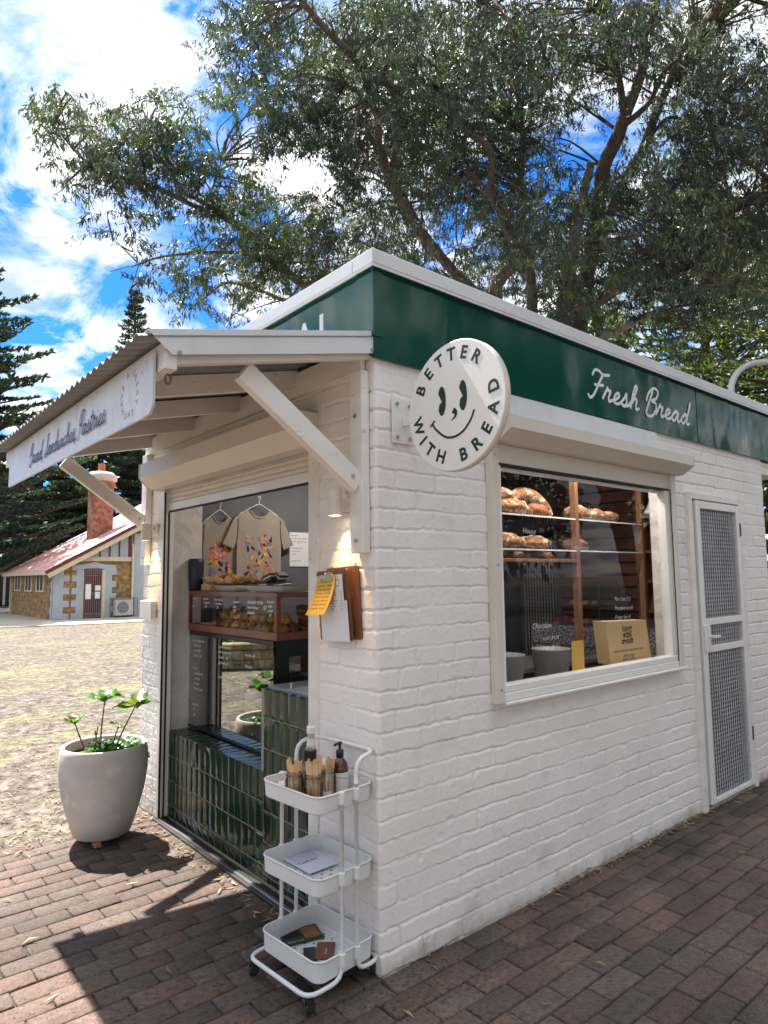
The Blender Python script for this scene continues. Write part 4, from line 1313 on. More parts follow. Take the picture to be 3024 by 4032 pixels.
def round_sign():
    x = 0.150; cy, cz, rad = -0.350, 2.288, 0.268
    t = thing('hanging_sign', 'round white smiley sign reading BETTER WITH BREAD on an arm off the corner', 'sign', (0.145, -0.006, 2.285))
    b = MB(); b.box(0.080, 0.205, -0.020, -0.013, 2.185, 2.385, 0.001); b.box(0.138, 0.158, -0.10, -0.0205, 2.262, 2.305, 0.002)
    b.build('wall_bracket', 'white_metal', t)
    b = MB()
    for xx in (0.105, 0.180):
        for zz in (2.21, 2.36): b.cyl((xx, -0.0205, zz), 0.008, 0.008, 8, axis=(0, -1, 0))
    b.build_split('bolt', 'steel', t)
    b = MB(); b.lathe((x + 0.006, cy, cz), [(0, 0), (rad - .003, 0), (rad, .003), (rad, .031), (rad - .003, .034), (0, .034)], 72, False, axis=(-1, 0, 0))
    # rim is its own shade of cream
    disc = b.build('sign_disc', 'sign_face', t)
    b = MB(); b.lathe((x + 0.006, cy, cz), [(rad + .0006, 0.004), (rad + .0016, 0.004), (rad + .0016, .028), (rad + .0006, .028)], 72, True, axis=(-1, 0, 0))
    b.build('rim_band', 'shutter', t)
    X = x + 0.028 - 0.0562
    ax = np.array([0, -1.0, 0]); ay = np.array([0, 0, 1.0]); o = np.array([X, cy, cz])
    # ring of letters
    seq = [('B', 152), ('E', 131), ('T', 111), ('T', 92), ('E', 73), ('R', 53)]
    for ch, a_ in seq:
        a_ = R(a_); up = np.cos(a_) * ax + np.sin(a_) * ay; right = np.sin(a_) * ax - np.cos(a_) * ay
        letters('lettering', ch, 0.073, o + up * 0.190 , right, up, 'letter_dark', disc, bold=0.0022, align='CENTER', spacing=1)
    seq = [('W', 194), ('I', 213), ('T', 229), ('H', 249), ('B', 283), ('R', 304), ('E', 324), ('A', 346), ('D', 369)]
    for ch, a_ in seq:
        a_ = R(a_); out = np.cos(a_) * ax + np.sin(a_) * ay; up = -out; right = -np.sin(a_) * ax + np.cos(a_) * ay
        letters('lettering', ch, 0.073, o + out * 0.238, right, up, 'letter_dark', disc, bold=0.0022, align='CENTER')
    # face: oval eyes with a notch, comma nose, smile
    def poly(pts, name='face_mark'):
        b = MB(); b.add([o + ax * p[0] + ay * p[1] + np.array([-0.0006, 0, 0]) for p in pts], [tuple(range(len(pts)))[::-1]]); return b.build(name, 'letter_dark', disc)
    for ex in (-0.066, 0.052):
        pts = []
        for k in range(32):
            a_ = 2 * math.pi * k / 32
            if abs(a_ - math.pi) < 0.42: continue
            pts.append((ex + 0.0235 * math.cos(a_), 0.030 + 0.062 * math.sin(a_)))
            if k == 13: pts += [(ex - 0.004, 0.034), (ex - 0.001, 0.026), (ex - 0.014, 0.018)]
        poly(pts)
    def stroke(pts, w, name):
        P = catmull([np.array(p, float) for p in pts], 8); ww = np.interp(np.linspace(0, 1, len(P)), np.linspace(0, 1, len(w)), w)
        b = MB(); L_ = []; R_ = []
        for i, p in enumerate(P):
            t_ = P[min(i + 1, len(P) - 1)] - P[max(i - 1, 0)]; t_ /= np.linalg.norm(t_); nn = np.array([-t_[1], t_[0]]) * ww[i] / 2
            L_.append(p + nn); R_.append(p - nn)
        f_ = lambda q: o + ax * q[0] + ay * q[1] + np.array([-0.0006, 0, 0])
        n = len(P); b.add([f_(q) for q in L_] + [f_(q) for q in R_], [(i, i + 1, n + i + 1, n + i) for i in range(n - 1)])
        b.build(name, 'letter_dark', disc)
    stroke([(-0.122, -0.058), (-0.10, -0.085), (-0.05, -0.122), (0.0, -0.130), (0.05, -0.115), (0.09, -0.078), (0.112, -0.040)], [.009, .010, .010, .010], 'smile')
    stroke([(-0.137, -0.066), (-0.122, -0.055), (-0.108, -0.044)], [.009, .009], 'cheek_mark')
    stroke([(-0.004, -0.020), (0.010, -0.030), (0.008, -0.047), (-0.014, -0.062)], [.026, .020, .012, .003], 'nose_mark')


round_sign()


def wall_lamp(y, label, first=None):
    t = thing('wall_lamp', label, 'lamp', (-0.01, y, 1.95), group='spotlights beside the serving hatch')
    b = MB(); b.cyl((-0.008, y - 0.035, 1.955), 0.032, 0.022, 20, axis=(-1, 0, 0), bev=.003); b.bar((-0.03, y - 0.035, 1.955), (-0.078, y, 1.955), 0.02, 0.02)
    b.build('mounting', 'white_paint', t)
    b = MB(); b.lathe((-0.078, y, 1.870), [(0.0, 0.004), (0.029, 0.004), (0.031, 0), (0.031, 0.12), (0.028, 0.124), (0, 0.124)], 24, False)
    b.build('lamp_body', 'white_paint', t)
    b = MB(); b.lathe((-0.078, y, 1.8695), [(0.026, 0.003), (0, 0.003)], 20, False)
    b.build('lamp_diffuser', 'lamp_on', t)
    li = bpy.data.lights.new('lamp_light', 'SPOT'); li.energy = 4.5; li.color = (1, 0.60, 0.22); li.spot_size = R(75); li.spot_blend = 0.8; li.shadow_soft_size = 0.02
    lo = bpy.data.objects.new('lamp_light', li); COL.objects.link(lo); lo.parent = t
    lo.location = (-0.062, 0, -0.088)
    lo.rotation_euler = (0, R(-10), 0)
    return t


wall_lamp(0.195, 'white cylinder wall lamp, lit, on the pier right of the serving hatch')
wall_lamp(2.46, 'white cylinder wall lamp, lit, at the left edge of the kiosk under the awning')


def clipboards():
    t = thing('clipboard', 'walnut clipboard with a white menu and a yellow leaflet clipped on, hung on the pier', 'clipboard', (-0.03, 0.21, 1.63), rz=0)
    def board(dx, y0, y1, z0, z1, sk, name, tilt):
        b = MB()
        o = np.array([dx, (y0 + y1) / 2, (z0 + z1) / 2]); ay = np.array([tilt, -0.0, -1.0]); ay /= np.linalg.norm(ay); axx = np.array([0.0, -1, 0]) + ay * 0
        # in-plane rotation
        c, s = math.cos(sk), math.sin(sk); u = axx * c + ay * s; v = -axx * s + ay * c; n = np.cross(u, v)
        hw, hh = (y1 - y0) / 2, (z1 - z0) / 2; r_ = 0.014
        poly = []
        for cx_, cy_, a0 in ((hw - r_, hh - r_, 0), (-hw + r_, hh - r_, 90), (-hw + r_, -hh + r_, 180), (hw - r_, -hh + r_, 270)):
            for k in range(4): a_ = R(a0 + 30 * k); poly.append((cx_ + r_ * math.cos(a_), cy_ + r_ * math.sin(a_)))
        b.prism(poly, o, u, v, n, 0.007)
        return b.build(name, 'clip_wood', t), o, u, v, n
    p1 = board(-0.016, 0.098, 0.338, 1.325, 1.645, R(-3), 'backing_board', 0.02)
    p2, o, u, v, n = board(-0.047, 0.130, 0.368, 1.318, 1.632, R(-3), 'front_board', 0.05)
    n = -n if n[0] > 0 else n
    f = lambda a, b_, c_: o + u * a + v * b_ + n * c_
    def sheet(a0, a1, b0, b1, off, mat, name, curl=0.0, sk=0.0):
        b = MB(); k = 10; vs = []
        for i in range(k + 1):
            tt = i / k; bb = b0 + (b1 - b0) * tt
            lift = off + curl * tt * tt; sh = sk * tt
            vs += [f(a0 + sh, bb, lift), f(a1 + sh, bb, lift)]
        b.add(vs, [(2 * i, 2 * i + 1, 2 * i + 3, 2 * i + 2) for i in range(k)], True)
        return b.build(name, mat, t)
    n_off = 0.008
    lower = sheet(-0.095, 0.112, -0.02, 0.158, n_off, 'paper', 'lower_sheet')
    menu = sheet(-0.108, 0.096, -0.135, 0.028, n_off + 0.004, 'paper', 'menu_sheet')
    yel = sheet(-0.092, 0.055, -0.135, 0.035, n_off + 0.008, 'paper_yellow', 'yellow_leaflet', 0.055, -0.035)
    for i in range(7):
        letters('menu_print', ['Flat white', 'Long black', 'Latte', 'Cappuccino', 'Mocha', 'Hot choc', 'Chai'][i] , 0.011, f(-0.005, -0.055 + i * 0.0125, n_off + 0.0046), u, -v, 'dark_print', menu, ext=0)
        letters('menu_print', '4.5', 0.011, f(0.072, -0.055 + i * 0.0125, n_off + 0.0046), u, -v, 'dark_print', menu, ext=0)
    b = MB()
    for k in range(10):
        a_ = 2 * math.pi * k / 10; b.add([f(0.055 + 0.017 * math.cos(a_ + d_) * q, -0.098 + 0.017 * math.sin(a_ + d_) * q, n_off + 0.0045) for d_, q in ((0, 1), (.35, 1), (.35, .75), (0, .75))], [(0, 1, 2, 3)])
    b.build('menu_print', 'dark_print', menu)
    for i in range(9):
        tt = (i + 1.0) / 10.5; bb = -0.135 + 0.17 * tt
        letters('leaflet_print', ['LOCAL MARKET', 'every weekend from nine', 'Saturday - cakes', 'coffee and pastry', 'Sunday - bread', 'music on the lawn', 'bring a friend', 'OPEN DAILY', 'thank you'][i], 0.0115, f(-0.075 - 0.035 * tt, bb, n_off + 0.009 + 0.055 * tt * tt), u, -v + n * (-0.5 * tt), 'clip_wood', yel, ext=0, fitw=0.11)
    b = MB()
    b.obox(f(-0.02, -0.128, 0.018), u, v, n, 0.052, 0.010, 0.004, 0.002)
    for a_ in (-0.062, 0.022): b.obox(f(a_, -0.118, 0.018), u, v, n, 0.008, 0.013, 0.006, 0.002)
    b.tube([f(-0.03, -0.14, 0.012), f(0.03, -0.14, 0.012)], 0.006, 8)
    b.build('clip', 'steel', t)


clipboards()


def wall_dispenser():
    t = thing('wall_box', 'small white box with a hanging paper on the left end of the hatch wall', 'wall box', (-0.012, 2.50, 1.33))
    b = MB(); b.box(-0.058, -0.010, 2.405, 2.60, 1.325, 1.448, 0.004); b.build('box_body', 'white_metal', t)
    b = MB(); b.box(-0.0605, -0.0585, 2.375, 2.43, 1.308, 1.43); b.build('hanging_paper', 'paper', t)


wall_dispenser()

# =================================================================== COUNTER CASES AND FOOD
CY0, CY1 = 1.15, 2.378
def cake_case():
    t = thing('cake_cabinet', 'red timber framed glass cabinet with white handwriting standing on the black fridge', 'cabinet', (0.5, 1.76, 1.238))
    x0, x1, z0, z1 = 0.20, 0.78, 1.240, 1.515; w = 0.030
    b = MB()
    for (xa, xb) in ((x0, x0 + w), (x1 - w, x1)):
        b.box(xa, xb, CY0, CY1, z0, z0 + 0.045, .002); b.box(xa, xb, CY0, CY1, z1 - w, z1, .002)
        for (ya, yb) in ((CY0, CY0 + w), (CY1 - w, CY1)): b.box(xa, xb, ya, yb, z0 + 0.046, z1 - w - .001, .002)
    for (ya, yb) in ((CY0, CY0 + w), (CY1 - w, CY1)):
        b.box(x0 + w + .001, x1 - w - .001, ya, yb, z0, z0 + 0.045, .002); b.box(x0 + w + .001, x1 - w - .001, ya, yb, z1 - w, z1, .002)
    b.build('timber_frame', 'timber_red', t)
    b = MB(); b.box(x0 + w, x1 - w, CY0 + w, CY1 - w, z0 + .004, z0 + .02); b.box(x0 + w, x1 - w, CY0 + w, CY1 - w, z1 - .014, z1 - .004)
    b.build('case_board', 'ply', t)
    g = MB(); g.quad((x0 + .01, CY1 - w, z0 + .045), (x0 + .01, CY0 + w, z0 + .045), (x0 + .01, CY0 + w, z1 - w), (x0 + .01, CY1 - w, z1 - w))
    g1 = g.build('front_glass', 'glass_case', t)
    g = MB(); g.quad((x0 + w, CY0 + .01, z0 + .045), (x1 - w, CY0 + .01, z0 + .045), (x1 - w, CY0 + .01, z1 - w), (x0 + w, CY0 + .01, z1 - w))
    g.build('side_glass', 'glass_case', t)
    b = MB(); b.box(x0 + .26, x0 + .272, 2.12, 2.14, z0 + .02, z1 - .014); b.build('inner_post', 'greyblue', t)
    def wr(txt, y, z, sz, bold=0.0):
        letters('glass_writing', txt, sz, (x0 + 0.008, y, z), (0, -1, 0), (0, 0, 1), 'letter_white', g1, shear=0.2, ext=0, line=1.15, bold=bold)
    wr('cinnamon\n bun\n $6.0', 2.31, 1.455, .022); wr('Almond\n Croissant\n    $8', 2.13, 1.455, .022); wr('Morning bun\n  cinnamon\n     $7', 1.96, 1.453, .023)
    wr('Custard\n bun\n  $7', 1.70, 1.443, .025, .0003); wr('SAVOURY BUNS\nHam+cheese\nJalapeno', 1.51, 1.443, .026, .0005); wr('$7', 1.315, 1.412, .034, .0004)
    wr('Pumpkin\n  toffee\n   scroll\n     $7', 1.275, 1.452, .022, .0004)
    return t


cake_case()


def fridge():
    t = thing('display_fridge', 'tall black framed glass display fridge with handwriting under the timber cabinet', 'fridge', (0.5, 1.79, 0.575))
    x0, x1, z0, z1 = 0.21, 0.80, 0.575, 1.236; w = 0.022; ya, yb = 1.20, 2.380
    b = MB()
    b.box(x0, x1, ya, yb, z1 - 0.03, z1, .002); b.box(x0, x1, ya, yb, z0, z0 + 0.02, .002)
    b.box(x0, x0 + .02, yb - .016, yb, z0 + .021, z1 - .031)
    b.box(x0 + .014, x0 + .10, ya - .012, ya + .012, z0 + .021, z1 + .001)
    b.box(x1 - .03, x1, ya, yb, z0 + .021, z1 - .031)
    b.box(x0 + .101, x1, ya - .012, ya + .004, 1.14, z1 - .001)
    b.build('fridge_frame', 'black', t)
    g = MB(); g.quad((x0 + .002, yb - .017, z0 + .02), (x0 + .002, ya + .004, z0 + .02), (x0 + .002, ya + .004, z1 - .03), (x0 + .002, yb - .017, z1 - .03))
    g1 = g.build('front_glass', 'glass_fridge', t)
    g = MB(); g.quad((x0 + .10, ya - .006, z0 + .02), (x1, ya - .006, z0 + .02), (x1, ya - .006, 1.14), (x0 + .10, ya - .006, 1.14))
    g.build('side_glass', 'glass_fridge', t)
    for z_ in (0.80, 1.02):
        b = MB(); b.box(x0 + .03, x1 - .03, ya + .02, yb - .02, z_, z_ + .008); b.build('shelf', 'glass_case', t)
    b = MB(); b.box(x0 + .02, x0 + .034, 2.10, 2.125, z0 + .02, z1 - .03); b.build('inner_post', 'greyblue', t)
    def wr(txt, y, z, sz):
        letters('glass_writing', txt, sz, (x0 + 0.0005, y, z), (0, -1, 0), (0, 0, 1), 'letter_white', g1, shear=0.2, ext=0, line=1.45)
    wr('Pies & Sausage rolls\n    Beef Pie  $7\n    Veg roll  $6\n    Spinach   $6', 2.30, 1.165, .0235); wr('Toasted Sandwich\nHam & cheese $9.5\nTomato     $8\nEgg & bacon $9', 1.90, 1.150, .0235)
    wr('Focaccia - $6\n\nPizza slice\n\nKids pie $4', 1.54, 1.125, .0235); wr('Filled Croissants', 1.54, 1.00, .0235); wr('Cold drinks', 1.90, .955, .0235)
    wr('Sweet\n   Bread loaf 6.5\n   Iced bun\n   Cup $4\n   Banana bread', 2.28, .975, .0235); wr('Tea & Tart\n    $7\n     $6.5', 2.30, .73, .0235)


fridge()


def food():
    # plates and trays on the cabinet
    def tray(cx, cy, lx, ly, h, label, rim='enamel', tilt=0.0, z=1.516, name='enamel_tray'):
        t = thing(name, label, 'tray', (cx, cy, z))
        b = MB(); n = 6; r1 = .03
        def ring(hx, hy, zz, r_):
            o = []
            for (sx, sy, a0) in ((1, 1, 0), (-1, 1, 90), (-1, -1, 180), (1, -1, 270)):
                for k in range(n): a_ = R(a0 + 90 * k / (n - 1)); o.append((cx + sx * (hx - r_) + r_ * math.cos(a_), cy + sy * (hy - r_) + r_ * math.sin(a_), z + zz + tilt * (sy * (hy - r_))))
            return o
        rs = [ring(lx * .82, ly * .82, 0, r1), ring(lx * .84, ly * .84, .001, r1), ring(lx, ly, h, r1), ring(lx - .004, ly - .004, h + .002, r1), ring(lx * .82 - .003, ly * .82 - .003, .004, r1)]
        m_ = 4 * n; vs = [p for r_ in rs for p in r_]; fs = []
        for i in range(len(rs) - 1):
            for j in range(m_): fs.append((i * m_ + j, i * m_ + (j + 1) % m_, (i + 1) * m_ + (j + 1) % m_, (i + 1) * m_ + j))
        fs.append(tuple(range(m_))[::-1]); fs.append(tuple(range(4 * m_, 5 * m_)))
        b.add(vs, fs); p = b.build('tray_dish', 'enamel', t)
        rr = ring(lx, ly, h + .002, r1); b = MB(); b.tube(rr, .0028, 6, closed=True); b.build('tray_rim', rim, t)
        return t
    tray(0.40, 2.00, .13, .20, .030, 'white enamel tray lined with crumpled baking paper on the timber cabinet')
    tray(0.40, 1.42, .15, .24, .035, 'red rimmed white enamel tray holding chocolate slices on the timber cabinet', 'redrim')
    tray(0.36, 2.20, .10, .11, .022, 'white dish holding small tarts inside the timber cabinet', z=1.262, name='enamel_dish')
    b = MB(); k = 26; vs = []; fs = []
    for i in range(k):
        for j in range(k):
            u = i / (k - 1) - .5; v = j / (k - 1) - .5
            zz = 1.548 + .05 * abs(mnoise.noise(Vector((u * 7, v * 9, 2)))) + .02 * mnoise.noise(Vector((u * 21, v * 23, 5))) + .045 * (max(abs(u), abs(v)) * 2) ** 5
            vs.append((0.40 + u * .30, 2.03 + v * .46, zz))
    for i in range(k - 1):
        for j in range(k - 1): q = i * k + j; fs.append((q, q + k, q + k + 1, q + 1))
    b.add(vs, fs, True); b.build('baking_paper', 'paper_baking', label='crumpled brown baking paper lying in the white enamel tray', cat='paper')
    b = MB(); b.blob((0.42, 2.16, 1.60), .06, .08, .03, amp=.5, freq=5, seed=3); b.blob((0.40, 2.05, 1.59), .06, .07, .022, amp=.5, freq=5, seed=4)
    b.build('seeded_crackers', 'pastry_gold', label='heap of golden seeded crackers on baking paper, on top of the cabinet', cat='crackers')
    b = MB(); b.box(.24, .36, 2.10, 2.24, 1.517, 1.560, .004); b.build('cardboard_punnet', 'paper_baking', label='small brown card punnet at the left on top of the timber cabinet', cat='punnet')
    # chocolate slices
    for i, (x, y, z, r_, tl) in enumerate([(.36, 1.55, 1.555, .2, .1), (.40, 1.46, 1.556, -.3, -.1), (.38, 1.37, 1.557, .5, .15), (.36, 1.49, 1.600, .1, .3), (.39, 1.41, 1.606, -.2, -.35), (.44, 1.53, 1.57, .9, .2)]):
        t = thing('chocolate_slice', ['chocolate and cream slice at the left end of the red rimmed tray', 'chocolate and cream slice in the middle of the bottom layer on the red rimmed tray', 'chocolate slice at the right end of the bottom layer on the red rimmed tray', 'tilted chocolate slice on top of the pile, left one', 'tilted chocolate slice on top of the pile, right one', 'chocolate slice at the back left of the red rimmed tray'][i], 'cake slice', (x, y, z), r_, group='chocolate slices on the tray')
        mt = root_matrix(t); ax = np.array(mt.to_3x3() @ Vector((1, 0, 0))); ay = np.array(mt.to_3x3() @ Vector((0, 1, 0))); az = np.cross(ax, ay) ; az = az + ay * tl; az /= np.linalg.norm(az); ay = np.cross(az, ax)
        c = np.array([x, y, z]); b = MB(); b.obox(c - az * .014, ax, ay, az, .032, .042, .011, .004); b.obox(c + az * .014, ax, ay, az, .032, .042, .008, .004); b.build('chocolate_layer', 'choc', t)
        b = MB(); b.obox(c + az * .0015, ax, ay, az, .030, .040, .0045, .001); b.build('cream_layer', 'cream', t)
    # pastries in the case
    i = 0
    for row, (xx, zz) in enumerate(((0.27, 1.290), (0.37, 1.290), (0.32, 1.350))):
        for y in np.arange(1.24 + .02 * row, 2.08 if row < 2 else 1.98, 0.098):
            jx, jy = rng.normal(0, .008), rng.normal(0, .006)
            t = MB()
            gold = rng.random() < .45
            c = (xx + jx, y + jy, zz + rng.normal(0, .004))
            t.blob(c, .043, .048, .036, rot=rng.uniform(0, 3), amp=.30, freq=3.2, seed=i, nu=18, nv=10)
            if i % 3 == 0:
                th = np.linspace(0, 4.2 * math.pi, 26); t.tube([(c[0] + (.034 - .0021 * a_ * .9) * math.cos(a_) - .012, c[1] + (.036 - .0022 * a_ * .9) * math.sin(a_), c[2] + .020 + .0016 * a_) for a_ in th], .0095, 6)
            n_ = ['front', 'back', 'upper'][row]
            o = t.build('pastry_scroll', 'pastry_gold' if gold else 'pastry')
            tag(o, f"{'golden' if gold else 'dark brown'} scroll, {['first','second','third','fourth','fifth','sixth','seventh','eighth','ninth'][int((y-1.2)/.098)]} from the right in the cabinet's {n_} row", 'pastry', 'scrolls and croissants in the timber cabinet')
            i += 1
    ordn = ['first', 'second', 'third', 'fourth', 'fifth', 'sixth']
    for row, zz in enumerate((1.29, 1.35, 1.40)):
        for k, x in enumerate(np.arange(.46, .72, .085)):
            t = MB(); t.blob((x + rng.normal(0, .006), 1.235 + .02 * row, zz), .042, .044, .034, amp=.45, freq=5, seed=40 + row * 7 + k, nu=18, nv=10)
            o = t.build('cheese_bun', 'pastry'); tag(o, f"cheese bun behind the side glass, {ordn[k]} from the corner, {['bottom','middle','top'][row]} layer", 'bun', 'cheese buns behind the side glass')
    # dark tumbler
    b = MB(); b.lathe((0.235, 2.315, 1.516), [(0, 0), (.048, 0), (.052, .1), (.055, .195), (.052, .222), (.046, .225), (.044, .05), (0, .05)], 24); b.build('navy_crock', 'navy', label='tall navy blue crock at the left back corner of the timber cabinet', cat='crock')
    # packed lunches in the fridge: wrapped boxes
    k = 0
    for z_ in (1.03, 0.81, 0.597):
        for y in np.arange(1.30, 2.05, .17):
            t = MB(); t.box(.34, .46, y, y + .13, z_, z_ + .05 + .02 * ((k * 7) % 3), .008)
            o = t.build('wrapped_roll', ['paper_baking', 'cream', 'crust'][k % 3]); tag(o, f"wrapped sandwich roll on the {['upper','middle','lower'][[1.03,.81,.597].index(z_)]} fridge shelf, {ordn[int((y-1.29)/.17)]} from the right", 'wrapped roll', 'wrapped rolls in the display fridge'); k += 1


food()


def tshirts():
    def shirt(cx, cz, w, hgt, yy, label, sleeve, pr):
        t = thing('hanging_tshirt', label, 't-shirt', (cx, yy, cz), group='printed t-shirts on the back wall')
        out = [(-.10, 0.0), (-.05, -.055), (0, -.070), (.05, -.055), (.10, 0), (.19, -.045), (.25, -.09), (.36, -.37), (.255, -.42), (.225, -.30), (.225, -.78), (-.225, -.78), (-.225, -.30), (-.255, -.42), (-.36, -.37), (-.25, -.09), (-.19, -.045)]
        P = [(cx + p[0] * w, cz + p[1] * hgt) for p in out]
        b = MB(); b.prism([(p[0], p[1]) for p in P][::-1], (0, yy, 0), (1, 0, 0), (0, 0, 1), (0, -1, 0), .022)
        body = b.build('shirt_body', 'shirt', t)
        b = MB(); b.tube([(cx + q[0] * w, yy - .024, cz + q[1] * hgt) for q in ((-.10, .0), (-.06, -.06), (0, -.082), (.06, -.06), (.10, .0))], .006, 6, sub=4); b.build('collar', 'shirt', t)
        b = MB(); 
        for s_ in (-1, 1): b.tube([(cx + s_ * .215 * w, yy - .024, cz - .10 * hgt), (cx + s_ * .222 * w, yy - .025, cz - .30 * hgt), (cx + s_ * .25 * w, yy - .024, cz - .41 * hgt)], .004, 5, sub=3)
        b.build_split('sleeve_seam', 'stem', t)
        # print: loose abstract shapes
        pal = ['red', 'orange', 'yellow', 'blue_print', 'dark_print', 'pink']
        g = np.random.default_rng(pr)
        for m_ in pal:
            b = MB()
            for _ in range(12):
                ox = cx + g.uniform(-.135, .135) * w; oz = cz - g.uniform(.27, .68) * hgt; kx = g.uniform(.006, .026); kz = g.uniform(.004, .016); a0 = g.uniform(0, 3)
                pts = [(ox + kx * math.cos(a_) * math.cos(a0) - kz * math.sin(a_) * math.sin(a0), yy - .0235 - .0002 * pal.index(m_) - .00002 * _, oz + kx * math.cos(a_) * math.sin(a0) + kz * math.sin(a_) * math.cos(a0)) for a_ in np.linspace(0, 2 * math.pi, 10)[:-1]]
                b.add(pts, [tuple(range(9))])
            b.build('shirt_print', m_, body)
        b = MB(); b.tube([(cx - .2 * w, yy - .012, cz - .035), (cx - .05 * w, yy - .012, cz + .035), (cx, yy - .012, cz + .05), (cx + .05 * w, yy - .012, cz + .035), (cx + .2 * w, yy - .012, cz - .035)], .003, 6, sub=3)
        b.tube([(cx, yy - .012, cz + .05), (cx + .002, yy - .012, cz + .085), (cx + .014, yy - .012, cz + .10), (cx + .004, yy - .012, cz + .115), (cx - .010, yy - .012, cz + .10)], .0025, 6, sub=3)
        b.build('hanger', 'white_metal', t)
    shirt(.475, 2.065, .62, .66, 2.450, 'cream printed t-shirt on a hanger, left one, partly behind the other shirt', 0, 3)
    shirt(.790, 2.125, .86, .72, 2.418, 'cream printed t-shirt on a hanger, right one, in front', 1, 5)
    t = thing('wall_notice', 'pale A4 notice pinned to the back wall right of the t-shirts', 'notice', (1.2, 2.455, 1.83))
    b = MB(); b.box(1.10, 1.29, 2.452, 2.458, 1.69, 1.97); p = b.build('notice_sheet', 'paper', t)
    for i in range(9): letters('notice_print', ['Allergens', 'all items may contain', 'gluten, egg and nuts', '', 'Opening hours', 'Tue to Sun', '7 til 2', '', 'cash or card'][i] or ' ', .018, (1.115, 2.4515, 1.94 - .026 * i), (1, 0, 0), (0, 0, 1), 'dark_print', p, ext=0)


tshirts()


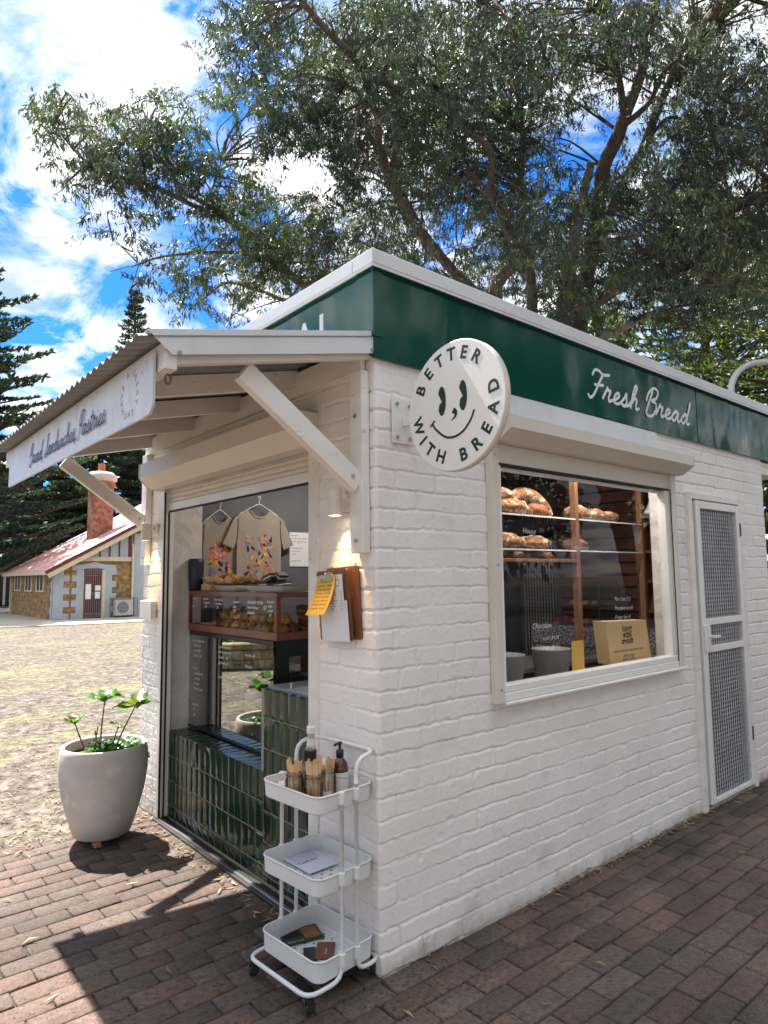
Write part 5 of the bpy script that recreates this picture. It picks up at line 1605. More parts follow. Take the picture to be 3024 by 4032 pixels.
def bread_rack():
    t = thing('bread_rack', 'timber bread rack with glass shelves behind the side window', 'rack', (2.1, .62, 1.2))
    for x in (0.86, 2.245, 3.145):
        b = MB(); b.box(x - .02, x + .02, .50, .545, .93, 2.42, .002); b.build('rack_post', 'timber_brown', t)
    for z_ in (1.982, 1.760):
        for (xa, xb) in ((.885, 2.22), (2.27, 3.12)):
            b = MB(); b.box(xa, xb, .505, .84, z_, z_ + .008); b.build('glass_shelf', 'glass_case', t)
            b = MB(); b.box(xa, xb, .498, .504, z_ - .001, z_ + .009); b.build('shelf_edge', 'enamel', t)
    b = MB(); b.box(.885, 2.22, .50, .84, 1.685, 1.705, .002); b.build('timber_shelf', 'timber_brown', t)
    b = MB(); b.box(.84, 3.17, .50, .845, 2.36, 2.40); b.build('rack_top', 'timber_brown', t)
    loaves = [  # x, y, z, rx, ry, rz, rot, mat, text
        (1.20, .66, 2.045, .17, .085, .055, .15, 'crust', 'first sourdough loaf from the left in the bottom layer on the top rack shelf'),
        (1.42, .60, 2.045, .15, .085, .055, -.1, 'crust', 'second sourdough loaf from the left in the bottom layer on the top rack shelf'),
        (1.66, .61, 2.048, .17, .085, .058, .1, 'crust', 'third loaf in the bottom layer on the top rack shelf, floury and long'),
        (1.32, .66, 2.150, .20, .095, .060, .12, 'crust', 'big floury loaf piled on the others at the left of the top shelf'),
        (1.62, .70, 2.140, .14, .08, .05, -.2, 'crust', 'loaf on the upper layer just right of the big floury one'),
        (1.93, .62, 2.040, .12, .08, .050, .3, 'crust_dark', 'dark seeded loaf on the top rack shelf just left of the timber post'),
        (2.39, .60, 2.048, .13, .085, .057, .15, 'crust', 'floury loaf on the top rack shelf just right of the timber post'),
        (2.60, .60, 2.042, .12, .08, .050, -.1, 'crust', 'last loaf on the right of the top rack shelf'),
        (1.18, .62, 1.825, .17, .09, .056, .1, 'crust', 'loaf at the left end of the second rack shelf'),
        (1.50, .58, 1.822, .21, .085, .055, .0, 'crust', 'long floury loaf in the middle of the second rack shelf'),
        (1.88, .60, 1.818, .17, .08, .050, .12, 'crust', 'loaf at the right end of the second rack shelf, near the post')]
    for i, (x, y, z, rx, ry, rz, rot, m_, lb) in enumerate(loaves):
        b = MB(); b.blob((x, y, z), rx, ry, rz, rot, amp=.16, freq=2.2, seed=i * 1.3, nu=28, nv=16, flat=rz * .9, groove=4)
        b.build('bread_loaf', m_, label=lb, cat='bread loaf', group='loaves on the bread rack')
    for i, (x, y, z) in enumerate(((2.84, .62, 2.040), (2.42, .64, 1.818), (1.08, .62, 1.735), (1.36, .63, 1.733), (1.66, .62, 1.735), (1.96, .63, 1.733))):
        b = MB(); b.blob((x, y, z), .115 if z > 1.8 else .12, .07, .046 if z > 1.8 else .034, rng.uniform(-.25, .25), amp=.18, freq=2.4, seed=31 + i * 1.7, nu=26, nv=14, flat=.04, groove=4)
        b.build('bread_loaf', 'crust_dark' if i % 2 else 'crust', label=['small loaf at the far right of the top rack shelf', 'dark loaf alone on the second rack shelf right of the post', 'first flat loaf from the left on the timber shelf', 'second flat loaf from the left on the timber shelf', 'third flat loaf from the left on the timber shelf', 'last flat loaf on the timber shelf, by the post'][i], cat='bread loaf', group='loaves on the bread rack')
    # ring loaf leaning: long curved
    b = MB(); b.tube([(1.74, .74, 2.03), (1.79, .73, 2.12), (1.90, .72, 2.17), (2.02, .70, 2.15), (2.12, .68, 2.08), (2.16, .67, 2.02)], [.025, .038, .043, .043, .036, .025], 12, sub=5)
    b.build('curved_loaf', 'crust', label='long curved floury loaf arching behind the others on the top shelf', cat='bread loaf')
    # bench, cloth, bins, case, partition objects
    b = MB(); b.box(1.55, 3.35, .95, 1.45, .88, .915, .003)
    t2 = thing('work_bench', 'work bench inside the window draped with a red edged speckled cloth', 'bench', (2.4, 1.2, .015))
    b.build('bench_top', 'tin', t2)
    b = MB(); b.box(1.6, 3.3, 1.0, 1.42, .02, .87); b.build('bench_body', 'greyblue', t2)
    b = MB(); b.box(3.945, 3.97, .7, 1.95, 1.02, 1.19); b.build('cloth_hem', 'redcloth', t2)
    b = MB(); b.box(3.60, 3.94, .62, 1.97, .93, 1.12, .01); b.box(3.60, 3.94, .62, 1.97, .40, .925); b.build('speckled_cloth', 'floral', t2)
    t3 = thing('pastry_case', 'small glass pastry case with rolls in it on the far bench inside', 'display case', (3.75, 1.4, 1.12))
    b = MB()
    for (xa, ya) in ((3.62, 1.22), (3.62, 1.63), (3.92, 1.22), (3.92, 1.63)): b.box(xa - .008, xa + .008, ya - .008, ya + .008, 1.125, 1.53)
    b.box(3.61, 3.93, 1.21, 1.64, 1.53, 1.545); b.box(3.61, 3.93, 1.21, 1.64, 1.122, 1.134); b.box(3.612, 3.928, 1.212, 1.638, 1.30, 1.306)
    b.build('case_frame', 'greyblue', t3)
    k = 0
    for z_ in (1.16, 1.33):
        for y in (1.30, 1.41, 1.53):
            b = MB(); b.blob((3.70, y, z_), .05, .045, .028, amp=.2, freq=3, seed=k); b.build('bread_roll', 'pastry_gold', label=f"bread roll in the far glass case, {['right','middle','left'][k%3]} one of the {'lower' if k<3 else 'upper'} shelf", cat='bread roll', group='rolls in the far glass case'); k += 1
    t4 = thing('timber_shelves', 'tall timber shelves against the end wall, seen at the right of the window', 'shelves', (4.0, .55, .02))
    for z_ in (1.26, 1.52, 1.78, 2.04): 
        b = MB(); b.box(3.75, 3.98, .25, .90, z_, z_ + .028); b.build('shelf_board', 'timber_brown', t4)
    for y in (.25, .90): 
        b = MB(); b.box(3.75, 3.98, y - .012, y + .012, 1.2, 2.4); b.build_split('shelf_side', 'timber_brown', t4)
    b = MB(); b.box(4.0, 4.085, .14, 1.90, 1.2, 2.5)
    t5 = thing('slatted_panel', 'dark maroon slatted panel on the end wall inside', 'wall panel', (4.05, 1.4, 1.2)); b.build('panel_board', 'slat', t5)
    b = MB()
    for z_ in np.arange(1.24, 2.48, .115): b.box(3.985, 3.999, .92, 1.90, z_, z_ + .02)
    b.build('slot_strips', 'black', t5)
    # mesh screen door on the end wall
    t6 = thing('inner_mesh_door', 'dark door with a pale diamond mesh inside the kiosk', 'door', (4.05, 2.1, .02))
    b = MB(); b.box(4.02, 4.085, 1.93, 2.38, .02, 2.05); b.build('door_slab', 'black', t6)
    b = MB(); b.box(3.99, 4.019, 1.905, 1.945, .02, 2.06); b.box(3.99, 4.019, 2.36, 2.40, .02, 2.06); b.build_split('door_stile', 'steel', t6)
    V = []; F = []
    for i in range(12):
        for sg in (0, 1):
            n0 = len(V); 
            for k in range(46):
                y = 1.95 + i * .036 + (.018 if (k + sg) % 2 else 0); z_ = .10 + k * .042
                V.append((4.010, y - .0022, z_)); V.append((4.010, y + .0022, z_))
            for k in range(45): q = n0 + 2 * k; F.append((q, q + 1, q + 3, q + 2))
    np_mesh('mesh_grille', np.array(V), np.array(F), 'white_metal', t6)
    # things by the window ledge
    t7 = thing('paper_bag', 'kraft paper bag with backward lettering standing inside the window', 'paper bag', (2.2, .13, 1.035))
    b = MB(); b.prism([(1.985, 1.04), (2.49, 1.04), (2.435, 1.292), (1.945, 1.305)], (0, .13, 0), (1, 0, 0), (0, 0, 1), (0, 1, 0), .09)
    bg = b.build('bag_body', 'kraft', t7)
    for s_, z_ in (('good', 1.235), ('little', 1.195), ('things', 1.155)):
        letters('bag_print', s_, .058, (2.195 + .0, .1285, z_), (-1, 0, 0), (0, 0, 1), 'letter_black', bg, ext=0, align='CENTER', bold=.0012)
    for s_, z_, w_ in (('the conscious food studio', 1.105, .36), ('eighty fifth', 1.072, .14), ('coffee + bread', 1.050, .15)):
        letters('bag_print', s_, .026, (2.205, .1285, z_), (-1, 0, 0), (0, 0, 1), 'clip_wood', bg, ext=0, align='CENTER', fitw=w_)
    b = MB(); b.box(1.535, 1.655, .10, .104, 1.04, 1.215); b.build('yellow_card', 'paper_yellow', label='plain yellow card propped inside the window left of the paper bag', cat='card')
    for i, (x, lb) in enumerate(((1.34, 'grey tub inside the window, left of the yellow card'), (1.80, 'grey tub inside the window, between the yellow card and the paper bag'))):
        b = MB(); b.lathe((x, .44, .93), [(0, 0), (.10, 0), (.12, .19), (.125, .20), (.115, .20), (.09, .02), (0, .02)], 28); b.build('plastic_tub', 'corrugated', label=lb, cat='tub', group='grey tubs inside the window')
    b = MB(); b.box(.82, 2.5, .115, .56, .90, .93); b.build('window_bench', 'tin', label='low bench running along inside the side window', cat='bench')
    b = MB(); b.box(.95, 1.25, .6, .9, .93, 1.20, .02); b.build('coffee_grinder', 'greyblue', label='dark grey machine with a cream hopper inside at the left of the window', cat='machine')
    b = MB(); b.lathe((1.10, .62, 1.20), [(.04, 0), (.10, .14), (.10, .22), (0, .22)], 20); b.build('cream_hopper', 'cream', label='cream hopper on top of the dark machine inside the window', cat='hopper')
    # hanging bell ornament
    b = MB(); b.lathe((3.20, .46, 2.07), [(0, .12), (.008, .11), (.03, .06), (.07, .01), (.066, 0), (0, .0)], 4, False); b.build('paper_lantern', 'paper', label='small white folded lantern hanging by the right rack post', cat='lantern')
    # ceiling tube added to light the loaves from the front
    t8 = thing('ceiling_light', 'long lit fluorescent tube on the kiosk ceiling just inside the side window', 'ceiling light', (2.0, .30, 2.56))
    b = MB(); b.box(1.3, 2.7, .26, .34, 2.55, 2.578); b.build('light_housing', 'enamel', t8)
    b = MB(); b.tube([(1.34, .30, 2.535), (2.66, .30, 2.535)], .013, 10); b.build('light_tube', 'tube_on', t8)
    li = bpy.data.lights.new('tube_light', 'AREA'); li.shape = 'RECTANGLE'; li.size = 1.3; li.size_y = .05; li.energy = 4.2; li.color = (1, .93, .84)
    lo = bpy.data.objects.new('tube_light', li); COL.objects.link(lo); lo.parent = t8; lo.location = (0, 0, -.045)
    t9 = thing('ceiling_light', 'small lit fluorescent tube on the ceiling above the serving counter', 'ceiling light', (1.1, 1.75, 2.56))  # second tube added to brighten the dim serving alcove
    b = MB(); b.box(.8, 1.4, 1.71, 1.79, 2.55, 2.578); b.build('light_housing', 'enamel', t9)
    b = MB(); b.tube([(.83, 1.75, 2.535), (1.37, 1.75, 2.535)], .013, 10); b.build('light_tube', 'tube_on', t9)
    li = bpy.data.lights.new('tube_light', 'AREA'); li.shape = 'RECTANGLE'; li.size = .55; li.size_y = .05; li.energy = 3.2; li.color = (1, .90, .80)
    lo = bpy.data.objects.new('tube_light', li); COL.objects.link(lo); lo.parent = t9; lo.location = (0, 0, -.045)


bread_rack()

# =================================================================== CART
def cart():
    rz = R(4.5); cx, cy = -0.178, 0.190
    t = thing('utility_cart', 'white three tier metal trolley parked at the kiosk corner', 'trolley', (cx, cy, 0), rz)
    mt = root_matrix(t)
    T = lambda x, y, z: np.array(mt @ Vector((x, y, z)))
    hx, hy = .150, .190
    def rring(hx_, hy_, z, r_, n=7):
        o = []
        for (sx, sy, a0) in ((1, 1, 0), (-1, 1, 90), (-1, -1, 180), (1, -1, 270)):
            for k in range(n): a_ = R(a0 + 90 * k / (n - 1)); o.append(T(sx * (hx_ - r_) + r_ * math.cos(a_), sy * (hy_ - r_) + r_ * math.sin(a_), z))
        return o
    for z0, z1 in ((.085, .165), (.392, .460), (.692, .760)):
        b = MB(); w = .0025
        rs = [rring(hx - .010, hy - .010, z0, .035), rring(hx - .004, hy - .004, z0 + .006, .04), rring(hx, hy, z1, .045), rring(hx - w, hy - w, z1, .043), rring(hx - .004 - w, hy - .004 - w, z0 + .008, .038), rring(hx - .012, hy - .012, z0 + .003, .034)]
        m_ = len(rs[0]); fs = []
        for i in range(len(rs) - 1):
            for j in range(m_): fs.append((i * m_ + j, i * m_ + (j + 1) % m_, (i + 1) * m_ + (j + 1) % m_, (i + 1) * m_ + j))
        fs.append(tuple(range(m_))[::-1]); fs.append(tuple(range(5 * m_, 6 * m_)))
        b.add([p for r_ in rs for p in r_], fs)
        tr = b.build('tray', 'cart', t)
        b = MB(); b.tube(rring(hx, hy, z1, .045), .0042, 6, closed=True); b.build('rolled_rim', 'cart', tr)
        # perforated floor marks
        b = MB()
        for i in range(9):
            for j in range(11):
                x, y = -.10 + i * .025, -.14 + j * .028
                if (i + j) % 2: continue
                c = T(x, y, z0 + .0036); b.obox(c, (1, 0, 0), (0, 1, 0), (0, 0, 1), .0016, .005, .0003); b.obox(T(x + .006, y, z0 + .0036), (1, 0, 0), (0, 1, 0), (0, 0, 1), .0016, .005, .0003)
        b.build('floor_slots', 'rubber', tr)
        for (x, y) in ((-.035, -hy - .006), (.042, -hy - .006), (-.035, hy + .006), (.042, hy + .006)):
            b = MB(); b.lathe(T(x, y, z1 - .042), [(0, 0), (.0135, 0), (.0135, .044), (.011, .047), (0, .047)], 14, False); b.obox(T(x, y - math.copysign(.004, y) * 1.6, z1 - .02), (1, 0, 0), (0, 1, 0), (0, 0, 1), .010, .006, .02)
            b.build('pole_collar', 'cart', tr)
    yo = hy + .006
    r_ = .0085
    def corner(p, q, s_, rad, n=5):   # rounded path helper
        p, q, s_ = map(np.array, (p, q, s_)); a = (p - q) / np.linalg.norm(p - q); c = (s_ - q) / np.linalg.norm(s_ - q)
        A = q + a * rad; B = q + c * rad
        return [(1 - t_) ** 2 * A + 2 * t_ * (1 - t_) * q + t_ ** 2 * B for t_ in np.linspace(0, 1, n)]
    def path(pts, rad):
        out = [np.array(pts[0], float)]
        for i in range(1, len(pts) - 1): out += corner(pts[i - 1], pts[i], pts[i + 1], rad)
        out.append(np.array(pts[-1], float)); return [T(*p) for p in out]
    zb = .075
    A = path([(-.035, -yo, .762), (-.035, -yo, zb), (-.200, -yo, zb), (-.200, yo, zb), (-.035, yo, zb), (-.035, yo, .762)], .055)
    b = MB(); b.tube(A, r_, 10); b.build('frame_tube', 'cart', t)
    B_ = path([(.042, -yo, .80), (.042, -yo, zb), (.165, -yo, zb), (.165, yo, zb), (.042, yo, zb), (.042, yo, .80)], .05)
    b = MB(); b.tube(B_, r_, 10); b.build('frame_tube', 'cart', t)
    Hn = path([(.042, -yo, .78), (.042, -yo, .872), (.150, -yo + .0, .885), (.150, yo, .885), (.042, yo, .872), (.042, yo, .78)], .055)
    b = MB(); b.tube(Hn, r_ + .0004, 10); b.build('handle', 'cart', t)
    for i, (x, y) in enumerate(((-.185, -yo + .02), (-.195, yo - .02), (.150, -yo + .03), (.150, yo - .03))):
        b = MB(); b.cyl(T(x, y, .050), .008, .024, 10)
        for s_ in (-1, 1): b.obox(T(x + .008, y + s_ * .009, .038), (1, 0, 0), (0, 1, 0), (0, 0, 1), .013, .002, .018)
        c = b.build('caster', 'rubber', t)
        b = MB(); b.lathe(T(x + .012, y - .006, .023), [(0, 0), (.020, 0), (.023, .003), (.023, .009), (.020, .012), (0, .012)], 18, True, axis=np.array(mt.to_3x3() @ Vector((0, 1, 0)))); b.build('wheel', 'rubber', c)
        b = MB(); b.cyl(T(x + .012, y - .0075, .023), .007, .015, 10, axis=np.array(mt.to_3x3() @ Vector((0, 1, 0)))); b.build('wheel_hub', 'steel', c)


cart()


def cart_items():
    z = .697
    def jar(x, y, label, sticks, seed, black=False):
        t = thing('glass_jar', label, 'jar', (x, y, z), group='jars of wooden cutlery on the trolley')
        b = MB(); b.lathe((x, y, z), [(0, .001), (.034, .001), (.038, .006), (.039, .085), (.033, .102), (.032, .105), (.032, .122), (.034, .124)], 24); b.build('jar_glass', 'glass_jar', t)
        b = MB(); b.tube([(x + .0335 * math.cos(a_), y + .0335 * math.sin(a_), z + .108) for a_ in np.linspace(0, 2 * math.pi, 22)[:-1]], .0018, 5, closed=True); b.tube([(x + .0335 * math.cos(a_), y + .0335 * math.sin(a_), z + .123) for a_ in np.linspace(0, 2 * math.pi, 22)[:-1]], .0016, 5, closed=True); b.build('jar_thread', 'glass_jar', t)
        g = np.random.default_rng(seed)
        for k in range(sticks):
            a_ = g.uniform(0, 2 * math.pi); rr = .024 * math.sqrt(g.random()); a2 = a_ + g.normal(0, .5)
            p0 = np.array([x + rr * math.cos(a_), y + rr * math.sin(a_), z + .006]); hh = g.uniform(.140, .178)
            top = np.array([x + .028 * math.cos(a2), y + .028 * math.sin(a2), z + hh]); d = top - p0; d /= np.linalg.norm(d)
            f_ = np.array([math.cos(a2 + g.normal(0, .4)), math.sin(a2), 0]); f_ -= d * (f_ @ d); f_ /= np.linalg.norm(f_); s_ = np.cross(d, f_)
            wds = [(0, .0050), (.55, .0048), (.66, .0060), (.78, .0105), (.90, .0115), (.97, .0085), (1.0, .003)]
            ln = np.linalg.norm(top - p0); poly = [(w_, ln * q) for q, w_ in wds] + [(-w_, ln * q) for q, w_ in wds[::-1]]
            b = MB(); b.prism(poly, p0, s_, d, f_, .0016); b.build('wooden_spoon', 'stick', t)
        b = MB(); b.lathe((x, y, z + .02), [(.0392, 0), (.0394, .001), (.0394, .026), (.0392, .027)], 24); m_ = b
        o = MB(); fa = math.atan2(CAM[1] - y, CAM[0] - x)
        vs = []; 
        for k in range(7):
            a_ = fa - .45 + .9 * k / 6; vs += [(x + .0397 * math.cos(a_), y + .0397 * math.sin(a_), z + .018), (x + .0397 * math.cos(a_), y + .0397 * math.sin(a_), z + .04)]
        o.add(vs, [(2 * k, 2 * k + 2, 2 * k + 3, 2 * k + 1) for k in range(6)], True); o.build('jar_label', 'label', t)
    jar(-.252, .105, 'clear jar of wooden spoons at the front corner of the top trolley tray', 24, 1)
    jar(-.287, .190, 'clear jar of wooden spoons behind and left of the front jar', 16, 2)
    jar(-.165, .135, 'clear jar of wooden knives right of the front jar', 10, 3)
    t = thing('shaker_jar', 'tall glass shaker with a black perforated lid behind the cutlery jars', 'shaker', (-.205, .205, z))
    b = MB(); b.lathe((-.205, .205, z), [(0, .001), (.030, .001), (.032, .01), (.032, .14), (.026, .15)], 24); b.build('shaker_glass', 'glass_jar', t)
    b = MB(); b.lathe((-.205, .205, z), [(0, .004), (.029, .004), (.029, .11), (0, .11)], 20); b.build('shaker_filling', 'cream', t)
    b = MB(); b.lathe((-.205, .205, z + .148), [(0, 0), (.0295, 0), (.0295, .040), (.026, .043), (0, .043)], 24, False); b.build('shaker_lid', 'black', t)
    b = MB()
    for k in range(7): a_ = k * .9; b.cyl((-.205 + .016 * math.cos(a_), .205 + .016 * math.sin(a_), z + .1912), .0028, .0006, 8)
    b.build('lid_holes', 'letter_white', t)
    t = thing('sauce_bottle', 'tall sauce bottle with a white cap at the back of the top trolley tray', 'bottle', (-.150, .275, z))
    b = MB(); b.lathe((-.150, .275, z), [(0, 0), (.036, 0), (.038, .008), (.038, .10), (.033, .14), (.022, .175), (.0165, .195), (.0155, .232), (.017, .236), (0, .236)], 28); b.build('bottle_body', 'milky', t)
    b = MB(); b.lathe((-.150, .275, z + .236), [(0, 0), (.0195, 0), (.0195, .026), (.017, .030), (0, .030)], 24, False); b.build('bottle_cap', 'enamel', t)
    b = MB(); b.lathe((-.150, .275, z + .185), [(.0195, 0), (.017, .030)], 24); b.lathe((-.150, .275, z + .02), [(.0386, 0), (.0386, .075)], 24); b.build('bottle_label', 'label', t)
    t = thing('soap_dispenser', 'amber bottle with a black pump and a white label on the top trolley tray', 'pump bottle', (-.085, .155, z))
    x, y = -.085, .155
    b = MB(); b.lathe((x, y, z), [(0, 0), (.034, 0), (.036, .006), (.036, .105), (.030, .128), (.016, .142), (.0135, .150), (0, .150)], 28); b.build('bottle_body', 'amber', t)
    b = MB(); b.lathe((x, y, z + .012), [(.0364, 0), (.0366, .001), (.0366, .078), (.0364, .079)], 28); b.build('bottle_label', 'label', t)
    letters('label_print', 'hand sanitiser', .009, (x - .028, y - .0245, z + .070), (.76, -.65, 0), (0, 0, 1), 'dark_print', t, ext=0)
    b = MB(); b.lathe((x, y, z + .150), [(0, 0), (.0165, 0), (.0165, .026), (.010, .029), (.006, .031), (.006, .048), (.010, .050), (.010, .060), (0, .062)], 18); b.bar((x, y, z + .207), (x - .036, y - .010, z + .203), .009, .009, bev=.001); b.build('pump_head', 'black', t)
    b = MB(); k = 14; vs = []; fs = []
    b.blob((-.262, .318, z + .022), .035, .045, .024, amp=.6, freq=4, seed=9, nu=22, nv=12); b.build('plastic_bag', 'flashing', label='small crumpled clear bag at the left end of the top trolley tray', cat='bag')
    b = MB(); b.box(-.30, -.19, .29, .36, z + .0015, z + .0065); b.build('napkin_stack', 'paper_baking', label='thin stack of brown napkins lying under the crumpled bag on the trolley', cat='napkins')
    # papers
    def sheet(name, cx, cy, zz, lx, ly, rot, mat, label, cat, prints=(), tilt=0.0):
        c, s_ = math.cos(rot), math.sin(rot); ax = np.array([c, s_, 0]); ay = np.array([-s_, c, tilt]); o = np.array([cx, cy, zz]); nn = np.cross(ax, ay)
        t = thing(name, label, cat, (cx, cy, zz))
        b = MB(); b.obox(o, ax, ay, nn, lx / 2, ly / 2, .0012); p = b.build('sheet', mat, t)
        for (txt, sz, dx, dy, m_) in prints: letters('print', txt, sz, o + ax * dx + ay * dy + nn * .0014, ax, ay, m_, p, ext=0)
        return t, p, o, ax, ay, nn
    t, p, o, ax, ay, nn = sheet('event_flyer', -.150, .325, .4055, .29, .155, R(-88), 'paper_blue', 'blue and white printed flyer lying in the middle trolley tray', 'flyer', ())
    letters('print', 'Capes Art', .022, o + ax * .050 - ay * .060 + nn * .0014, ay, -ax, 'dark_print', p, ext=0, bold=.0005)
    for k in range(13): letters('print', ['open studios and makers', 'maps and times inside', 'come along and say hello', 'galleries, gardens, food'][k % 4], .011, o + ax * (-.125 + k * .0135) - ay * .062 + nn * .0014, ay, -ax, 'blue_print', p, ext=0, fitw=.12)
    t, p, o, ax, ay, nn = sheet('food_postcard', -.165, .33, .0945, .17, .12, R(-15), 'letter_dark', 'dark green postcard with food pictures lying in the bottom trolley tray', 'postcard', (('BREAD CLUB', .012, -.07, -.045, 'letter_white'),))
    b = MB(); b.obox(o + ax * .045 + ay * .005 + nn * .0016, ax, ay, nn, .035, .045, .0003); b.build('food_picture', 'crust_dark', p)
    b = MB(); b.obox(o + ax * -.035 + ay * .018 + nn * .0016, ax, ay, nn, .035, .026, .0003); b.build('food_picture', 'dark_leaf', p)
    sheet('tan_booklet', -.155, .165, .0955, .12, .075, R(50), 'clip_wood', 'brown booklet at the front of the bottom trolley tray', 'booklet', (('essential', .012, -.03, -.006, 'letter_white'),))
    sheet('black_card', -.215, .185, .0930, .10, .05, R(60), 'black', 'black card under the brown booklet in the bottom trolley tray', 'card')


cart_items()

# =================================================================== PLANTER
def planter():
    cx, cy = -.385, 2.245
    t = thing('plant_pot', 'large pale rounded concrete planter on terracotta feet left of the serving hatch', 'planter', (cx, cy, 0))
    z0 = .035
    prof = [(0, 0), (.150, 0), (.168, .012), (.205, .12), (.240, .25), (.259, .37), (.262, .46), (.255, .515), (.250, .535), (.244, .542), (.232, .540), (.226, .530), (.226, .48)]
    prof = [(p[0], p[1] + z0) for p in prof]
    b = MB(); b.lathe((cx, cy, 0), prof, 72); b.build('pot_body', 'pot', t)
    b = MB(); b.lathe((cx, cy, 0), [(.2255, .505), (.12, .515), (0, .518)], 40); b.build('potting_soil', 'soil', t)
    for a_ in (-2.1, 0.1, 2.2):
        b = MB(); p = (cx + .13 * math.cos(a_), cy + .13 * math.sin(a_)); b.box(p[0] - .02, p[0] + .02, p[1] - .03, p[1] + .03, .001, z0, .004); b.build('pot_foot', 'terracotta', t)
    h = thing('potted_hydrangea', 'sparse leafy hydrangea growing in the pale planter', 'plant', (cx, cy, .50))
    V = []; F = []; C = []
    def leaf(p, d, up, L_, W_, col, droop=.25):
        p = np.array(p, float); d = np.array(d, float); d /= np.linalg.norm(d); up = np.array(up, float); s_ = np.cross(d, up); s_ /= np.linalg.norm(s_); n_ = np.cross(s_, d)
        o0 = len(V); K = 7
        for i in range(K):
            tt = i / (K - 1); w = W_ * math.sin(math.pi * min(1, tt * .92 + .04)) ** .8 * (1 - .25 * tt)
            c = p + d * L_ * tt - np.array([0, 0, 1]) * droop * L_ * tt * tt + n_ * 0
            for q, cup in ((-1, .22), (-.5, .06), (0, 0), (.5, .06), (1, .22)):
                V.append(c + s_ * q * w + n_ * cup * w * abs(q) + np.array([0, 0, 1]) * .006 * math.sin(9 * tt + q * 2))
        for i in range(K - 1):
            for j in range(4): a = o0 + i * 5 + j; F.append((a, a + 1, a + 6, a + 5)); C.append(col)
    stems = MB()
    g = np.random.default_rng(4)
    hd = _r0; fw = np.array([_d[0], _d[1], 0]); fw /= np.linalg.norm(fw)
    def P3(s_, z_, dpt=0): return np.array([cx, cy, 0]) + np.array([hd[0], hd[1], 0]) * s_ + fw * dpt + np.array([0, 0, z_])
    for (s0, s1, z1, n_, col, L_) in ((-.03, -.005, .855, 6, (1.3, 1.3, 1.1), .100), (.05, .195, .815, 7, (1.25, 1.4, 1.0), .095), (-.11, -.20, .725, 4, (1.2, 1.3, 1), .06), (-.06, -.045, .68, 0, (1, 1, 1), .05), (.04, .085, .68, 2, (1.2, 1.2, 1), .045)):
        stems.tube([P3(s0, .51), P3((s0 + s1) / 2 - .004, (.51 + z1) / 2), P3(s1, z1)], [.006, .005, .0035], 7, sub=4)
        for k in range(n_):
            a_ = 2 * math.pi * k / max(n_, 1) + g.uniform(-.3, .3); d = np.array([math.cos(a_), math.sin(a_), g.uniform(.1, 1.3)])
            cc = np.array(col) * g.uniform(.8, 1.3)
            if g.random() < .25: cc = np.array([2.6, .9, .5])
            leaf(P3(s1, z1 + g.uniform(-.03, .01)), d, (0, 0, 1), L_ * g.uniform(1.25, 1.75), L_ * .66, cc, g.uniform(.1, .5))
    for k in range(95):
        a_ = g.uniform(0, 2 * math.pi); rr = .17 * math.sqrt(g.random()); d = np.array([math.cos(a_ * 3.1), math.sin(a_ * 3.1), g.uniform(-.05, .9)])
        cc = np.array([1.1, 1.25, .9]) * g.uniform(.4, 1.4)
        leaf((cx + .05 + rr * math.cos(a_) * .8, cy - .03 + rr * math.sin(a_) * .8, .50 + g.uniform(.0, .06)), d, (0, 0, 1), .085 * g.uniform(.7, 1.3), .030, cc, .35)
    for k in range(8):
        a_ = 2 * math.pi * k / 8; leaf(P3(.0 + .02 * math.cos(a_), .575 + g.uniform(-.02, .03), -.03), (math.cos(a_), math.sin(a_), .35), (0, 0, 1), .085, .026, np.array([.55, .75, .9]) * .6, .3)
    stems.tube([P3(-.06, .51), P3(-.055, .60), P3(-.062, .655)], .004, 6)
    stems.build('stems', 'stem', h)
    np_mesh('leaves', np.array(V), np.array(F), 'pot_leaf', h, col=np.array(C), smooth=True)


planter()

